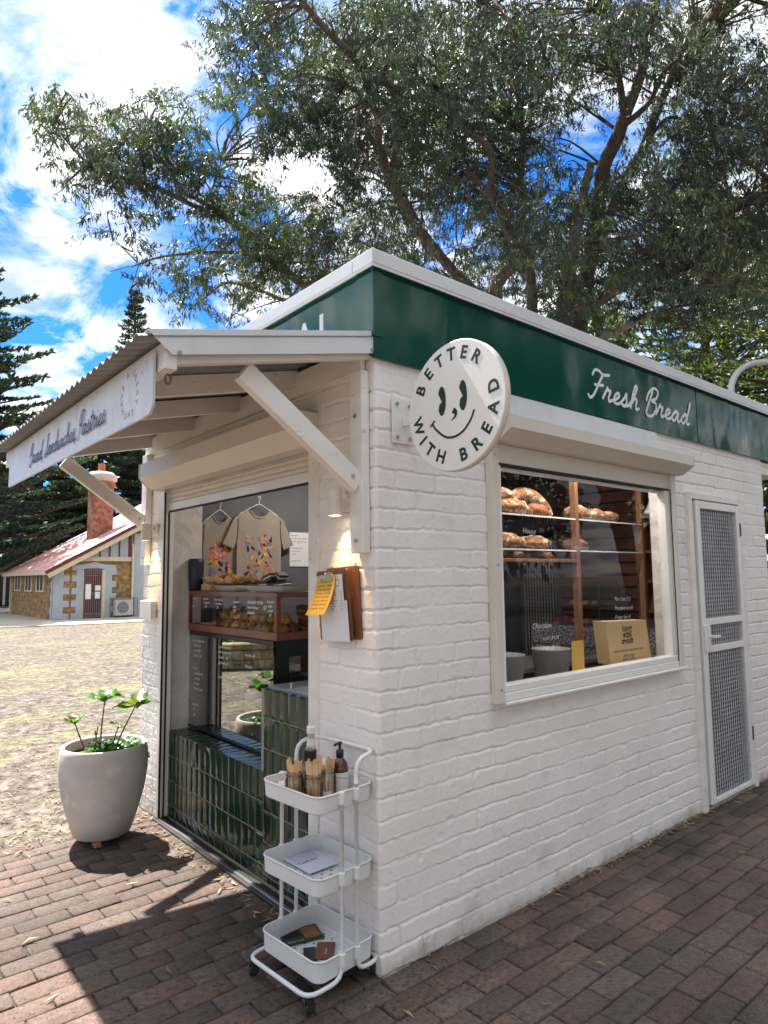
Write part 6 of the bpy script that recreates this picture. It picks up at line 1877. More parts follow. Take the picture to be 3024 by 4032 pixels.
# =================================================================== COTTAGE
def cottage():
    x0, y0 = 5.27, 27.0
    t = thing('stone_cottage', 'old sandstone cottage with a faded red roof and pale blue quoins', 'cottage', (x0, y0, 0))
    YB = 34.6; XR = 12.3
    ridge_x = 12.2; eave_z = 1.98; sl = (3.93 - 1.86) / (8.62 - 5.0)
    rz = lambda x: eave_z + (x - (x0 - .30)) * sl
    b = MB()
    b.prism([(x0, -.03), (XR, -.03), (XR, rz(XR) - .15), (x0, rz(x0) - .16)], (0, y0, 0), (1, 0, 0), (0, 0, 1), (0, 1, 0), YB - y0)
    b.build('stone_wall', 'stone', t)
    # main (taller) block at the right, rendered
    b = MB(); b.box(8.48, 12.4, y0 - .06, YB + .5, -.03, 3.6); b.build('rendered_block', 'bluegrey', t)
    b = MB(); b.box(9.0, 10.4, y0 - .075, y0 - .061, .02, 3.2); b.build('stone_inset', 'stone', t)
    # roof
    V = []; F = []
    ys = np.arange(y0 - .38, YB + .3, .05)
    xs = [x0 - .35, ridge_x]
    for x in xs:
        for i, y in enumerate(ys): V.append((x, y, rz(x) + .030 * math.sin(2 * math.pi * y / .3)))
    n = len(ys); F = [(j, n + j, n + j + 1, j + 1) for j in range(n - 1)]
    rf = np_mesh('roof', np.array(V), np.array(F), 'red_roof', t, smooth=True)
    b = MB(); a = np.array([x0 - .38, y0 - .40, rz(x0 - .38)]); e = np.array([ridge_x, y0 - .40, rz(ridge_x)])
    b.bar(a + [0, 0, -.03], e + [0, 0, -.03], .06, .13); b.build('barge_capping', 'maroon', rf)
    b = MB(); b.bar(a + [.1, .02, -.17], e + [.1, .02, -.17], .05, .18); b.build('barge_board', 'cream_paint', rf)
    b = MB(); b.box(x0 - .42, x0 - .30, y0 - .38, YB + .3, eave_z - .17, eave_z - .03); b.build('gutter', 'cream_paint', rf)
    b = MB(); b.box(x0 - .10, x0 + .02, YB - .1, YB, .0, 1.82); b.box(x0 - .30, x0 + .02, YB - .1, YB, 1.76, 1.84); b.build('downpipe', 'cream_paint', t)
    # ragged bright quoins
    b = MB(); z = -.02; k = 0
    while z < rz(x0 + .3) - .30:
        h_ = .26; w = .62 if k % 2 == 0 else .40
        b.box(x0 - .015, x0 + w, y0 - .022, y0 - .001, z, z + h_); b.box(x0 - .018, x0 - .001, y0 - .022, y0 + (.30 if k % 2 else .16), z, z + h_)
        z += h_; k += 1
    b.build('quoins', 'bluegrey', t)
    b = MB(); z = -.02; k = 0
    while z < 2.2:
        w = .42 if k % 2 == 0 else .24; h_ = min(.26, 2.21 - z); 
        b.box(6.40 - w, 6.40, y0 - .026, y0 - .002, z, z + h_); 
        w2 = .24 if k % 2 == 0 else .42
        b.box(7.30, 7.30 + w2 + .04, y0 - .026, y0 - .002, z, z + h_); z += .26; k += 1
    arch = [(6.40, 2.0)] + [(6.85 + .45 * math.cos(a_), 2.0 + .09 * math.sin(a_)) for a_ in np.linspace(math.pi, 0, 9)] + [(7.30, 2.0), (7.72, 2.0), (7.72, 2.22), (7.3, 2.24), (6.85, 2.34), (6.4, 2.24), (5.98, 2.20), (5.98, 2.0)]
    b.prism(arch, (0, y0 - .002, 0), (1, 0, 0), (0, 0, 1), (0, -1, 0), .026)
    b.build('door_surround', 'bluegrey', t)
    # door and gate
    b = MB(); b.box(6.40, 7.30, y0 - .010, y0 - .0025, .0, 2.03); d = b.build('door', 'maroon', t)
    b = MB(); b.box(7.17, 7.30, y0 - .05, y0 - .011, 0, 2.02); b.box(6.40, 6.44, y0 - .05, y0 - .011, 0, 2.02); b.build_split('door_jamb', 'cream_paint', d)
    b = MB()
    for i in range(9): x = 6.47 + i * .083; b.box(x - .008, x + .008, y0 - .085, y0 - .07, .06, 1.98)
    for z_ in (.06, .20, 1.0, 1.06, 1.78, 1.98): b.box(6.43, 7.16, y0 - .09, y0 - .065, z_ - .01, z_ + .012)
    for z_ in (.13, 1.88):
        for i in range(8): x = 6.512 + i * .083; b.tube([(x + .03 * math.cos(a_), y0 - .078, z_ + .045 * math.sin(a_)) for a_ in np.linspace(0, 2 * math.pi, 9)[:-1]], .007, 4, closed=True)
    b.build('iron_gate', 'grill', t)
    b = MB(); b.box(6.50, 6.72, y0 - .105, y0 - .10, .80, 1.42); b.box(6.88, 7.10, y0 - .105, y0 - .10, 1.15, 1.36); b.box(6.88, 7.08, y0 - .105, y0 - .10, .82, 1.10)
    b.build('door_notices', 'paper', t)
    # timbered gable
    b = MB(); 
    b.prism([(6.45, 2.52), (8.40, 2.52), (8.40, rz(8.40) - .24)], (0, y0 - .03, 0), (1, 0, 0), (0, 0, 1), (0, 1, 0), .028); b.build('gable_panel', 'bluegrey', t)
    b = MB(); b.box(5.95, 8.42, y0 - .06, y0 - .031, 2.38, 2.56); b.build('gable_beam', 'cream_paint', t)
    for x in (7.05, 7.45, 7.85, 8.30):
        b = MB(); w = .035 if x < 8.2 else .07; b.box(x - w, x + w, y0 - .05, y0 - .031, 2.57, rz(x) - .26); b.build('gable_stud', 'maroon', t)
    b = MB(); b.tube([(8.42, y0 - .12, .75), (8.42, y0 - .12, 3.0), (8.42, y0, 3.12)], .05, 8); b.build('vent_pipe', 'cream_paint', t)
    # slit windows
    for ya in (28.35, 30.45, 32.6):
        b = MB(); b.box(x0 - .03, x0 - .002, ya, ya + 1.35, 1.10, 1.83); w = b.build('window', 'cream_paint', t)
        b = MB()
        for q in (.18, .76): b.box(x0 - .036, x0 - .031, ya + q, ya + q + .40, 1.17, 1.82)
        b.build('window_slit', 'black', w)
    # chimney
    b = MB(); b.box(7.50, 8.40, 29.6, 30.5, 2.6, 5.9); 
    b.build('chimney', 'chimbrick', t)
    b = MB(); b.lathe((7.95, 30.05, 5.9), [(.62, 0), (.66, .12), (.58, .3)], 20); b.build('chimney_neck', 'chimbrick', t)
    b = MB(); b.lathe((7.95, 30.05, 6.2), [(.60, -.02), (.70, .06), (.70, .24), (.52, .42), (.25, .48), (0, .48)], 20); b.build('chimney_cap', 'concrete', t)
    b = MB(); b.cyl((7.95, 30.05, 6.6), .16, .45, 12); b.build('chimney_pot', 'terracotta', t)
    # air conditioner
    a = thing('air_conditioner', 'white outdoor air conditioner in a grey cage beside the cottage door', 'air conditioner', (8.05, 26.7, 0))
    b = MB(); b.box(7.66, 8.38, 26.62, 26.88, .08, .74, .02); bd = b.build('unit_case', 'ac_white', a)
    b = MB(); b.cyl((7.95, 26.619, .42), .25, .006, 28, axis=(0, -1, 0)); b.build('fan_grille', 'grill', a)
    b = MB()
    for k in range(8): b.box(7.72, 8.18, 26.600, 26.606, .20 + k * .06, .208 + k * .06)
    b.build('guard_wires', 'ac_white', a)
    b = MB()
    for x in (7.52, 8.52):
        for y in (26.5, 26.9): b.box(x - .015, x + .015, y - .015, y + .015, 0, .82)
    b.box(7.5, 8.54, 26.49, 26.52, .79, .83); b.box(7.5, 8.54, 26.88, 26.91, .79, .83); b.box(7.505, 7.535, 26.52, 26.88, .79, .82); b.box(8.505, 8.535, 26.52, 26.88, .79, .82); b.build('cage', 'grill', a)


cottage()


def far_hall():
    t = thing('far_building', 'low building with a maroon roof and skylight behind the cottage', 'building', (6, 45, 0))
    b = MB(); b.box(-2, 12, 44.8, 50, -.03, 2.25); b.build('hall_wall', 'bluegrey', t)
    b = MB(); b.prism([(44.4, 2.2), (47.5, 3.42), (50.6, 2.2)], (-2.4, 0, 0), (0, 1, 0), (0, 0, 1), (1, 0, 0), 15); b.build('hall_roof', 'maroon_roof', t)
    b = MB(); b.obox((7.0, 45.7, 2.80), (1, 0, 0), (0, .93, .37), (0, -.37, .93), .42, .35, .06); b.build('skylight', 'flashing', t)
    b = MB(); b.box(6.0, 7.1, 44.77, 44.795, .02, 1.95); b.build('dark_doorway', 'black', t)
    b = MB(); b.box(6.72, 6.86, 44.74, 44.765, .1, 1.9); b.build('door_curtain', 'paper_blue', t)


far_hall()


def street_lamp():
    t = thing('street_lamp', 'curved pale metal lamp arm rising behind the kiosk roof at the right', 'street lamp', (7.9, 1.72, 0))
    o = at(1880 + 1000, 1560, 10.2)
    x, y = o[0], o[1]
    rt = np.array([_r0[0], _r0[1], 0])
    base = np.array([x, y, 0]); r_ = .42
    h0 = at(2880, 1540, 10.2)[2]
    pts = [base, base + [0, 0, 2], base + [0, 0, h0 - .05]]
    for a_ in np.linspace(0, math.pi / 2, 9): pts.append(base + rt * r_ * (1 - math.cos(a_)) + np.array([0, 0, h0 + .42 * math.sin(a_) * .95]))
    pts.append(pts[-1] + rt * .35 + np.array([0, 0, .02])); pts.append(pts[-1] + rt * .5)
    b = MB(); b.tube(pts, .040, 14); b.build('lamp_post', 'flashing', t)
    b = MB(); b.tube([pts[-3] + rt * .10, pts[-3] + rt * .18], .048, 14); b.build('collar', 'black', t)
    b = MB(); b.obox(pts[-1] + rt * .3, rt, np.array([-rt[1], rt[0], 0]), (0, 0, 1), .35, .14, .06, .02); b.build('lamp_head', 'ac_white', t)


street_lamp()

# =================================================================== GUM TREE
DENS = [
    "000000000267888889999999998489878853",
    "000000000378888889999999998688867775",
    "000000000378878889999999998787678887",
    "000000000378778889999999997776568888",
    "024324332488888889999999997535578888",
    "036545464378888889999999986321368888",
    "014666676337777789999999985311467888",
    "002577777654212578999999985235778877",
    "000357777666213677899999987678888667",
    "000145555677666778888999999999988888",
    "000023332257888888888999999999999999",
    "000001234467788889999999999999999999",
    "000000246667877888888888888888888888",
    "000000024567655456677777778888888888",
    "000000013444310000005566667777766666",
    "000000001221000000000005555555543333",
    "000000000000000000000000000334433222",
]


def gum_tree():
    base = at(2150, 1400, 13.2); base = np.array([base[0], base[1], 0.0])
    t = thing('gum_tree', 'huge spreading gum tree with several trunks rising behind the kiosk', 'tree', tuple(base))
    B1 = lambda x, y: (x * .9042, y * .9042)
    B2 = lambda x, y: (1500 + x * .9186, y * .9186)
    limbs = [  # points (map, dist), widths in photo px, material
        ([(B2(500, 1330), 13.0), (B2(520, 1190), 12.8), (B2(600, 1100), 12.7), (B2(560, 1030), 12.5), (B2(500, 900), 12.2), (B2(470, 820), 12), (B2(470, 650), 11.8), (B2(370, 560), 11.6), (B2(290, 480), 11.4), (B2(230, 380), 11.3)], [52, 46, 44, 34, 30, 26, 22, 18, 14, 10], 0),
        ([(B2(655, 1400), 13.4), (B2(645, 1200), 13.3), (B2(610, 1050), 13.2), (B2(600, 850), 13.0), (B2(610, 560), 12.8)], [40, 36, 30, 24, 16], 0),
        ([(B2(775, 1450), 13.5), (B2(800, 1200), 13.5), (B2(830, 1050), 13.4), (B2(850, 880), 13.3), (B2(900, 700), 13.2)], [58, 50, 44, 36, 26], 1),
        ([(B2(840, 1450), 13.8), (B2(890, 1130), 13.8), (B2(930, 900), 13.8), (B2(960, 720), 13.7), (B2(1010, 590), 13.6), (B2(1050, 490), 13.5), (B2(1110, 340), 13.4), (B2(1140, 180), 13.3), (B2(1180, 20), 13.2)], [60, 54, 50, 46, 44, 38, 32, 26, 20], 0),
        ([(B2(1050, 500), 13.5), (B2(1020, 330), 13.2), (B2(980, 200), 13), (B2(965, 40), 12.8)], [24, 20, 16, 12], 0),
        ([(B2(1045, 540), 13.5), (B2(1150, 450), 13.4), (B2(1210, 320), 13.3), (B2(1280, 250), 13.2)], [20, 16, 13, 9], 0),
        ([(B2(800, 1440), 13.9), (B2(930, 1050), 14.0), (B2(1000, 870), 14), (B2(1060, 750), 14), (B2(1120, 640), 14), (B2(1185, 480), 14), (B2(1290, 250), 14), (B2(1360, 150), 14)], [44, 40, 36, 34, 32, 26, 22, 20], 0),
        ([(B2(1110, 650), 14), (B2(1200, 570), 13.8), (B2(1300, 545), 13.6), (B2(1400, 520), 13.4)], [16, 13, 10, 7], 0),
        ([(B2(1130, 620), 14), (B2(1230, 500), 13.9), (B2(1330, 510), 13.8), (B2(1440, 420), 13.8)], [13, 11, 9, 6], 0),
        ([(B2(790, 1430), 13.2), (B2(950, 1280), 12.6), (B2(1100, 1185), 12.0), (B2(1280, 1150), 11.5), (B2(1480, 1200), 11), (B2(1700, 1275), 10.6)], [42, 38, 34, 28, 24, 20], 0),
        ([(B2(950, 1270), 13.4), (B2(1120, 1120), 13.0), (B2(1260, 1050), 12.6), (B2(1400, 975), 12.2), (B2(1500, 900), 12), (B2(1700, 815), 11.6)], [30, 34, 36, 36, 34, 32], 0),
        ([(B2(940, 1500), 12.9), (B2(1010, 1430), 12.8), (B2(1070, 1390), 12.7), (B2(1175, 1335), 12.5)], [34, 30, 28, 20], 1),
        ([(B2(1300, 300), 14), (B2(1370, 160), 13.4), (B2(1420, 90), 13), (B2(1520, -20), 12.6)], [46, 50, 52, 56], 0),
        ([(B2(480, 1300), 13), (B2(350, 1200), 12.6), (B2(180, 1010), 12.2), (B2(80, 830), 12), (B2(30, 730), 11.8), (B2(-10, 640), 11.7), (B2(-10, 500), 11.6), (B1(1590, 430), 11.5), (B1(1500, 370), 11.4)], [30, 34, 38, 44, 38, 30, 24, 18, 12], 0),
        ([(B2(60, 800), 12), (B1(1720, 430), 11.8), (B1(1620, 330), 11.6), (B1(1500, 210), 11.4), (B1(1400, 120), 11.3), (B1(1300, -10), 11.2)], [30, 28, 26, 22, 20, 16], 0),
        ([(B2(420, 1300), 13), (B1(1560, 1330), 12.6), (B1(1350, 1245), 12), (B1(1230, 1170), 11.7), (B1(1100, 1040), 11.4), (B1(985, 955), 11.2), (B1(860, 895), 11), (B1(650, 800), 10.8), (B1(480, 762), 10.6), (B1(380, 715), 10.5), (B1(300, 620), 10.4), (B1(240, 540), 10.3)], [30, 34, 34, 30, 26, 20, 17, 15, 13, 10, 7, 4], 0),
        ([(B1(985, 950), 11.2), (B1(870, 875), 11.1), (B1(800, 835), 11), (B1(740, 740), 11), (B1(640, 640), 10.9), (B1(560, 560), 10.8)], [18, 15, 13, 10, 7, 4], 0),
        ([(B1(760, 790), 11), (B1(690, 600), 10.9), (B1(620, 480), 10.8)], [8, 6, 3], 0),
        ([(B1(900, 870), 11.1), (B1(930, 780), 11.1), (B1(970, 700), 11.1)], [8, 6, 3], 0),
        ([(B1(1230, 1170), 11.7), (B1(1100, 1110), 11.4), (B1(980, 1095), 11.2), (B1(870, 1098), 11), (B1(700, 1120), 10.8), (B1(580, 1160), 10.7)], [16, 14, 12, 10, 8, 4], 0),
        ([(B1(600, 1150), 10.7), (B1(540, 1100), 10.7), (B1(490, 1040), 10.7)], [5, 4, 2], 0),
        ([(B1(560, 1160), 10.7), (B1(510, 1180), 10.7), (B1(475, 1170), 10.7)], [4, 3, 2], 0),
        ([(B1(600, 1150), 10.7), (B1(575, 1230), 10.6), (B1(560, 1270), 10.6)], [4, 3, 2], 0),
        ([(B1(300, 790), 10.5), (B1(270, 820), 10.5), (B1(240, 870), 10.5)], [4, 3, 2], 0),
        ([(B1(1500, 1330), 12.4), (B1(1260, 1310), 11.8), (B1(1150, 1275), 11.5), (B1(1000, 1235), 11.3), (B1(900, 1290), 11.2)], [24, 16, 13, 9, 4], 0),
        ([(B1(1250, 1300), 11.7), (B1(1120, 1340), 11.5), (B1(1000, 1390), 11.3)], [5, 4, 2], 0),
        ([(B2(0, 640), 11.7), (B2(-60, 560), 11.5), (B1(1600, 440), 11.3)], [16, 12, 8], 0),
        ([(B2(470, 830), 12), (B2(400, 760), 11.8), (B2(330, 730), 11.6)], [10, 8, 5], 0),
        ([(B2(560, 430), 12), (B2(540, 300), 11.8), (B2(520, 180), 11.6), (B2(430, 60), 11.4)], [20, 18, 14, 10], 0),
    ]
    limb_pts = []
    for pale, nm, mt_ in ((0, 'trunk', 'bark'), (1, 'bleached_trunk', 'pale_bark')):
        b = MB()
        for pts, ws, pl in limbs:
            if pl != pale: continue
            P = [at(p[0][0], p[0][1], p[1]) for p in pts]
            P = [q + rng.normal(0, .015, 3) for q in P]
            rads = [w * p[1] / FPX / 2 * 1.02 for w, p in zip(ws, pts)]
            if pts[0][0][1] > 1200 and ws[0] > 28:    # carry it down to the ground
                f0 = P[0]; P = [base + (f0 - base) * np.array([.25, .25, 0]), (f0 * .6 + base * .4) * np.array([1, 1, 0]) + np.array([0, 0, f0[2] * .5])] + P; rads = [rads[0] * 1.5, rads[0] * 1.2] + rads
            b.tube(P, rads, 9, sub=5)
            limb_pts.extend(catmull(P, 4))
        b.build(nm, mt_, t)
    # twigs + leaves
    g = np.random.default_rng(21)
    cell = 84.0
    tips = []
    for r_, row in enumerate(DENS):
        for c, ch in enumerate(row):
            d = int(ch)
            if d == 0: continue
            lam = {1: .5, 2: 1.1, 3: 2.0, 4: 3.4, 5: 5.2, 6: 8.0, 7: 12, 8: 17, 9: 23}[d]
            left = c < 16 and r_ >= 4
            n = g.poisson(lam * (1.05 if left else 1.5))
            for _ in range(n):
                px = (c + g.random()) * cell; py = (r_ + g.random()) * cell
                if left: dist = 10.3 + (px / 1300.0) * 1.2 + g.normal(0, .45)
                else: dist = g.uniform(12.3, 17.5) if g.random() < .80 else g.uniform(9.8, 12.5)
                q = at(px, py, dist)
                nv = mnoise.noise(Vector(q * 0.62)) + .45 * mnoise.noise(Vector(q * 1.7))
                if nv < (-.42 if left else (-.12 if d < 9 else -.20)): continue
                tips.append((px, py, dist, d))
    # crown carries on above and to the right of the frame
    for _ in range(2600):
        px = g.uniform(700, 4300); py = g.uniform(-1500, 60); 
        if px < 3000 and py > -30: continue
        tips.append((px, py, g.uniform(11, 17), 6))
    for _ in range(900):
        tips.append((g.uniform(3030, 4300), g.uniform(0, 1200), g.uniform(11, 17), 6))
    NL = len(tips)
    T_ = np.array([at(a, b_, c_) for a, b_, c_, _ in tips])
    per = 46
    n = NL * per
    # leaves hang off short drooping twigs
    ang1 = g.uniform(0, 2 * np.pi, NL); tl = g.uniform(.25, .60, NL); dr = g.uniform(.15, .9, NL)
    dh = np.stack([np.cos(ang1), np.sin(ang1), np.zeros(NL)], 1)
    A0 = T_ - dh * (tl * .5)[:, None]
    Bm = T_ + np.array([0, 0, 1.]) * (.03 * tl)[:, None]
    E0 = T_ + dh * (tl * .45)[:, None] - np.array([0, 0, 1.]) * (tl * dr * .55)[:, None]
    k = np.repeat(np.arange(NL), per)
    u = g.random(n)[:, None]
    pos = (1 - u) ** 2 * A0[k] + 2 * u * (1 - u) * Bm[k] + u * u * E0[k] + g.normal(0, .028, (n, 3))
    dirv = dh[k] * .35 + np.stack([g.normal(0, .42, n), g.normal(0, .42, n), -np.abs(g.normal(.85, .45, n))], 1)
    dirv /= np.linalg.norm(dirv, axis=1)[:, None]
    ln = g.uniform(.05, .135, n) * np.repeat(g.uniform(.75, 1.2, NL), per); wd = ln * g.uniform(.15, .26, n)
    rnd = g.normal(0, 1, (n, 3)); side = np.cross(dirv, rnd); side /= np.linalg.norm(side, axis=1)[:, None]
    mid = pos + dirv * (ln * .45)[:, None]; bend = np.cross(dirv, side) * (ln * g.normal(0, .12, n))[:, None]
    tip = pos + dirv * ln[:, None] + bend
    V = np.stack([pos, mid + side * (wd / 2)[:, None], tip, mid - side * (wd / 2)[:, None]], 1).reshape(-1, 3)
    F = np.arange(n * 4).reshape(-1, 4)
    bough = np.array([mnoise.noise(Vector(q * .45)) for q in T_])
    tone = np.repeat(1.25 + .85 * bough + g.normal(0, .16, NL), per).clip(.5, 2.3) * g.uniform(.75, 1.25, n)
    hue = np.repeat(g.random(NL) + .35 * bough, per)
    col = np.stack([tone * (1 + .25 * (hue > .9)), tone * (1 + .25 * (hue > .9)), tone * np.where(hue > .9, .65, 1.0)], 1)
    br = g.random(n) < .008; col[br] = [2.4, 1.3, .7]
    np_mesh('crown', V, F, 'gum_leaf', t, col=col)
    # twigs, and thin branches back to the nearest limb
    VV = []; FF = []
    def strip(P, w0, w1):
        m_ = len(P)
        for ax_ in (0, 1):
            o = len(VV)
            for i, p in enumerate(P):
                w = w0 + (w1 - w0) * i / (m_ - 1)
                tt = P[min(i + 1, m_ - 1)] - P[max(i - 1, 0)]
                s_ = np.cross(tt, [0, 0, 1.0]) if ax_ == 0 else np.cross(tt, np.cross(tt, [0, 0, 1.0]))
                s_ = s_ / (np.linalg.norm(s_) + 1e-9) * w; VV.append(p - s_); VV.append(p + s_)
            for i in range(m_ - 1): q = o + 2 * i; FF.append((q, q + 1, q + 3, q + 2))
    for i in range(NL):
        if i % 2: continue
        strip([A0[i], (A0[i] + 2 * Bm[i] + E0[i]) / 4, E0[i]], .0042, .0018)
    LP = np.array(limb_pts)
    for i in g.choice(NL, size=min(NL, 1500), replace=False):
        d_ = np.linalg.norm(LP - A0[i], axis=1); j = d_.argmin()
        if d_[j] > 2.6 or d_[j] < .25: continue
        m1 = (LP[j] + A0[i]) / 2 + g.normal(0, .12, 3) + np.array([0, 0, .10]); 
        strip(catmull([LP[j], m1, A0[i]], 3), .024 if d_[j] > 1 else .014, .005)
    np_mesh('twigs', np.array(VV), np.array(FF), 'bark', t)


gum_tree()

# =================================================================== PINES AND OTHER TREES
def norfolk(name, label, x, y, h, spread, mat, nwh, seed, dens=1.0, z_start=.12, droop=0.0, tuft=.16, group=None, tip_up=.3, young=False):
    t = thing(name, label, 'tree', (x, y, 0), group=group)
    g = np.random.default_rng(seed)
    b = MB(); b.tube([(x, y, 0), (x + .05, y, h * .5), (x, y, h)], [h * .022, h * .012, .02], 9, sub=3)
    P = []; D = []; S = []
    br = []
    for k in range(nwh):
        f = z_start + (1 - z_start) * (k / nwh) ** .95
        z = h * f
        L_ = spread * ((1 - f) ** .75) * g.uniform(.85, 1.1) + (.15 if not young else .1)
        nb = 6 if not young else 5
        for j in range(nb):
            a = 2 * math.pi * (j + .5 * (k % 2)) / nb + g.normal(0, .12)
            L2 = L_ * g.uniform(.75, 1.1); dh = np.array([math.cos(a), math.sin(a), 0]); sd = np.array([-math.sin(a), math.cos(a), 0])
            z1 = z + L2 * (tip_up - droop) * .5 + g.normal(0, .1)
            pts = [np.array([x, y, z]), np.array([x, y, z - L2 * droop * .3]) + dh * L2 * .5, np.array([x, y, z1]) + dh * L2]
            br.append((pts, max(.012, L2 * .012)))
            nbl = max(5, int(L2 / (.20 / dens)))
            for i in range(nbl):
                u = .18 + .82 * (i + g.random()) / nbl
                c = (1 - u) ** 2 * pts[0] + 2 * u * (1 - u) * pts[1] + u * u * pts[2]
                for s_ in (-1, 1):
                    bl = (.28 + .35 * L2 / spread * 1.4) * (1.15 - u) * g.uniform(.7, 1.2) + .16
                    if young: bl *= .55
                    m_ = max(2, int(bl / .10))
                    for q in range(m_):
                        w = (q + .5) / m_
                        P.append(c + sd * s_ * bl * w + dh * bl * w * .7 + np.array([0, 0, .12 * bl * w + g.normal(0, .03)])); D.append(sd * s_ * .6 + dh * .6 + np.array([0, 0, .75 + g.normal(0, .3)])); S.append(tuft * g.uniform(.7, 1.3))
            P.append(pts[2]); D.append(dh + [0, 0, .5]); S.append(tuft * 1.3)
    for pts, rr in br: b.tube(pts, [rr * 1.4, rr, rr * .4], 5, cap=False)
    b.build('trunk', 'pine_bark', t)
    P = np.array(P); D = np.array(D); S = np.array(S)
    D /= np.linalg.norm(D, axis=1)[:, None]
    V = []; C = []
    n = len(P)
    for rep in range(3):
        rnd = g.normal(0, 1, (n, 3)); side = np.cross(D, rnd); side /= np.linalg.norm(side, axis=1)[:, None]
        d2 = D + g.normal(0, .35, (n, 3)); d2 /= np.linalg.norm(d2, axis=1)[:, None]
        p0 = P - d2 * (S * .5)[:, None]; p1 = P + d2 * (S * .7)[:, None]; w = (S * .20)[:, None]
        V.append(np.stack([p0, P + side * w, p1, P - side * w], 1)); C.append(np.repeat(g.uniform(.6, 1.4, (n, 1)), 3, 1))
    V = np.concatenate(V).reshape(-1, 3); C = np.concatenate(C)
    np_mesh('crown', V, np.arange(len(V)).reshape(-1, 4), mat, t, col=C)
    return t


def az_pos(az, dist):
    return CAM[0] + dist * math.cos(R(az)), CAM[1] + dist * math.sin(R(az))


x, y = az_pos(83.2, 40); norfolk('norfolk_pine', 'tall dark Norfolk pine at the left edge of the photo behind the awning end', x, y, 21.5, 8.0, 'pine_leaf', 24, 1, dens=.85, z_start=.10, tip_up=.45, tuft=.30)
x, y = az_pos(71.0, 62); norfolk('norfolk_pine', 'young pointed Norfolk pine rising just over the awning roof', x, y, 28.0, 4.6, 'pine_leaf', 27, 2, dens=1.0, z_start=.30, tip_up=.7, tuft=.26, young=False)
x, y = az_pos(72.5, 47); norfolk('norfolk_pine', 'broad dark Norfolk pine standing behind the cottage chimney', x, y, 14.5, 11.0, 'pine_leaf', 15, 3, dens=.8, z_start=.30, tip_up=.05, droop=.25, tuft=.36)
x, y = az_pos(77.5, 52); norfolk('norfolk_pine', 'dark Norfolk pine behind the cottage, between the left edge and the chimney', x, y, 13.5, 10.0, 'pine_leaf', 12, 8, dens=.8, z_start=.38, tip_up=.1, droop=.2, tuft=.36)
x, y = az_pos(23.2, 26); norfolk('norfolk_pine', 'light green Norfolk pine above the right end of the kiosk roof, left one', x, y, 16.0, 6.2, 'pine_leaf_light', 24, 4, dens=.62, z_start=.10, tip_up=.15, tuft=.24, group='pines behind the right end of the kiosk')
x, y = az_pos(14.5, 22); norfolk('norfolk_pine', 'light green Norfolk pine at the right edge of the photo', x, y, 15.0, 6.4, 'pine_leaf_light', 23, 5, dens=.62, z_start=.06, tip_up=.15, tuft=.24, group='pines behind the right end of the kiosk')
x, y = az_pos(30.5, 34); norfolk('norfolk_pine', 'pale Norfolk pine glimpsed low between the gum trunks and the roof', x, y, 15.0, 6.5, 'pine_leaf_light', 22, 6, dens=.5, z_start=.15, tip_up=.1, tuft=.30, group='pines behind the right end of the kiosk')


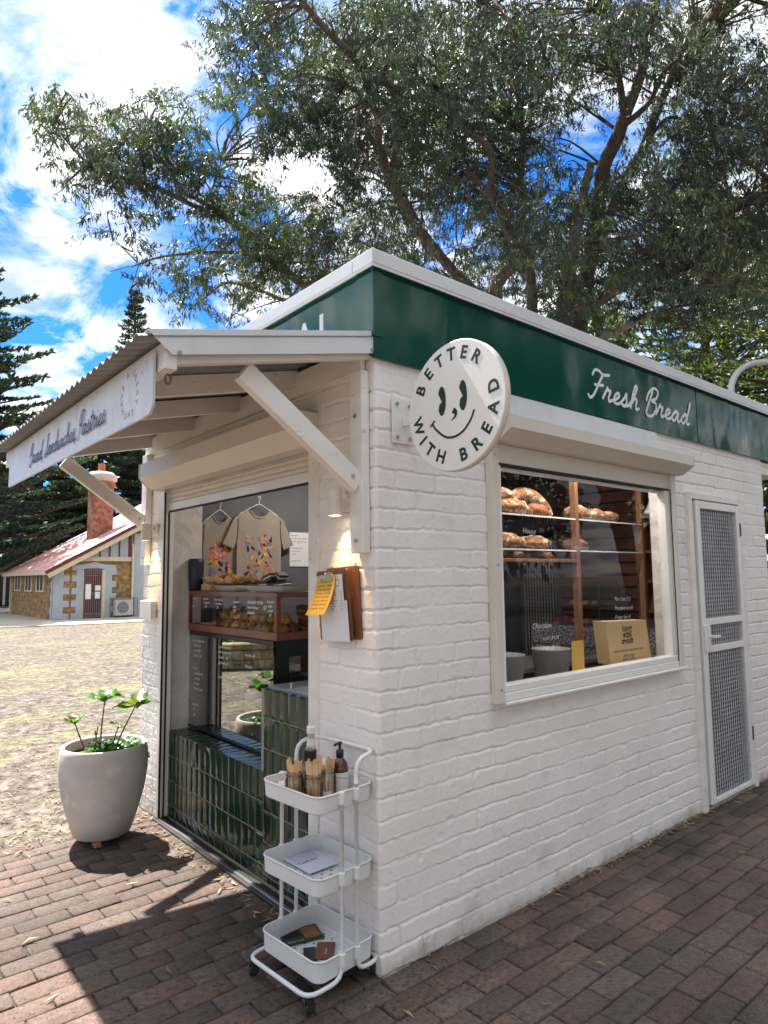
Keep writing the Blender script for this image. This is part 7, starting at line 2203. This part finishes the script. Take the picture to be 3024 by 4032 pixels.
def bushy(name, label, x, y, h, w, seed, mat='shrub_leaf', n=9000, leaf=.22, cat='tree', low=.25, parts=True):
    t = thing(name, label, cat, (x, y, 0))
    g = np.random.default_rng(seed)
    b = MB(); nl = 6
    cs = []
    for i in range(nl):
        a = 2 * math.pi * i / nl + g.normal(0, .3); top = np.array([x + w * .33 * math.cos(a), y + w * .33 * math.sin(a), h * g.uniform(.5, .85)])
        b.tube([(x, y, 0), (x + (top[0] - x) * .3, y + (top[1] - y) * .3, h * .35), top], [h * .025, h * .015, h * .005], 6, sub=3)
    for i in range(26):
        a = g.uniform(0, 2 * math.pi); rr = w * .5 * math.sqrt(g.random()); zz = h * (low + (1 - low) * g.random() ** .8); shrink = math.sqrt(max(.1, 1 - ((zz / h - .55) / .55) ** 2))
        cs.append((x + rr * shrink * math.cos(a), y + rr * shrink * math.sin(a), zz * .93, w * g.uniform(.10, .20)))
    b.build('trunk', 'bark', t)
    cs = np.array(cs); k = g.integers(len(cs), size=n)
    d = g.normal(0, 1, (n, 3)); d /= np.linalg.norm(d, axis=1)[:, None]
    pos = cs[k, :3] + d * (cs[k, 3:4]) * g.random((n, 1)) ** .4 * np.array([1, 1, .7])
    dv = g.normal(0, 1, (n, 3)) + d; dv /= np.linalg.norm(dv, axis=1)[:, None]
    s_ = np.cross(dv, g.normal(0, 1, (n, 3))); s_ /= np.linalg.norm(s_, axis=1)[:, None]
    l = leaf * g.uniform(.6, 1.3, (n, 1))
    V = np.stack([pos, pos + dv * l * .5 + s_ * l * .25, pos + dv * l, pos + dv * l * .5 - s_ * l * .25], 1).reshape(-1, 3)
    np_mesh('crown', V, np.arange(n * 4).reshape(-1, 4), mat, t, col=np.repeat(g.uniform(.6, 1.4, (n, 1)), 3, 1))
    return t


x, y = az_pos(80.8, 58); bushy('leafy_tree', 'pale olive tree over the maroon roof at the left edge', x, y, 8.2, 8, 11, leaf=.35)
x, y = az_pos(75.6, 56); bushy('leafy_tree', 'pale olive tree just left of the cottage chimney', x, y, 7.6, 7.5, 12, leaf=.35)
x, y = az_pos(66, 52); bushy('leafy_tree', 'dark leafy tree mostly hidden behind the cottage roof', x, y, 11, 11, 13, 'pine_leaf', leaf=.4)
# unseen trees around the camera, added tall to darken the reflections
for i, (x, y, h, w) in enumerate(((6.5, -15, 13, 12), (14, -17, 16, 14), (-3, -19, 15, 13), (22, -11, 14, 13), (-14, -12, 14, 13), (-17, 3, 10, 10), (-13, 14, 9, 9))):
    bushy('shade_tree', ['bushy tree across the path seen only in the window glass', 'wide tree across the path seen only in the fascia gloss', 'tree behind the photographer', 'tree beyond the car park to the right', 'tree to the left behind the photographer', 'tree at the left side of the lawn', 'tree past the garden bed at the left'][i], x, y, h, w, 30 + i, 'dark_leaf', n=11000, leaf=.42, low=.1)


def garden_wall():
    t = thing('garden_wall', 'low curved sandstone garden wall reflected in the fridge glass', 'garden wall', (-4.5, 8.3, 0))
    b = MB(); P = [(-9.5, 6.0), (-7, 7.0), (-5, 8.0), (-3, 9.2), (-1.6, 10.6)]
    for (a, c) in zip(P[:-1], P[1:]): b.bar((a[0], a[1], .20), (c[0], c[1], .20), .32, .46, bev=.02)
    b.build('stone_course', 'garden_stone', t)
    g = np.random.default_rng(3)
    for i in range(7):
        u = i / 6; x = -8.6 + 5.6 * u; y = 7.5 + 2.8 * u
        bushy('garden_shrub', f"{['first','second','third','fourth','fifth','sixth','seventh'][i]} leafy shrub from the left behind the garden wall", x, y, .9 + .4 * g.random(), 1.0, 60 + i, 'pot_leaf', n=500, leaf=.13, cat='shrub', low=.15)


garden_wall()
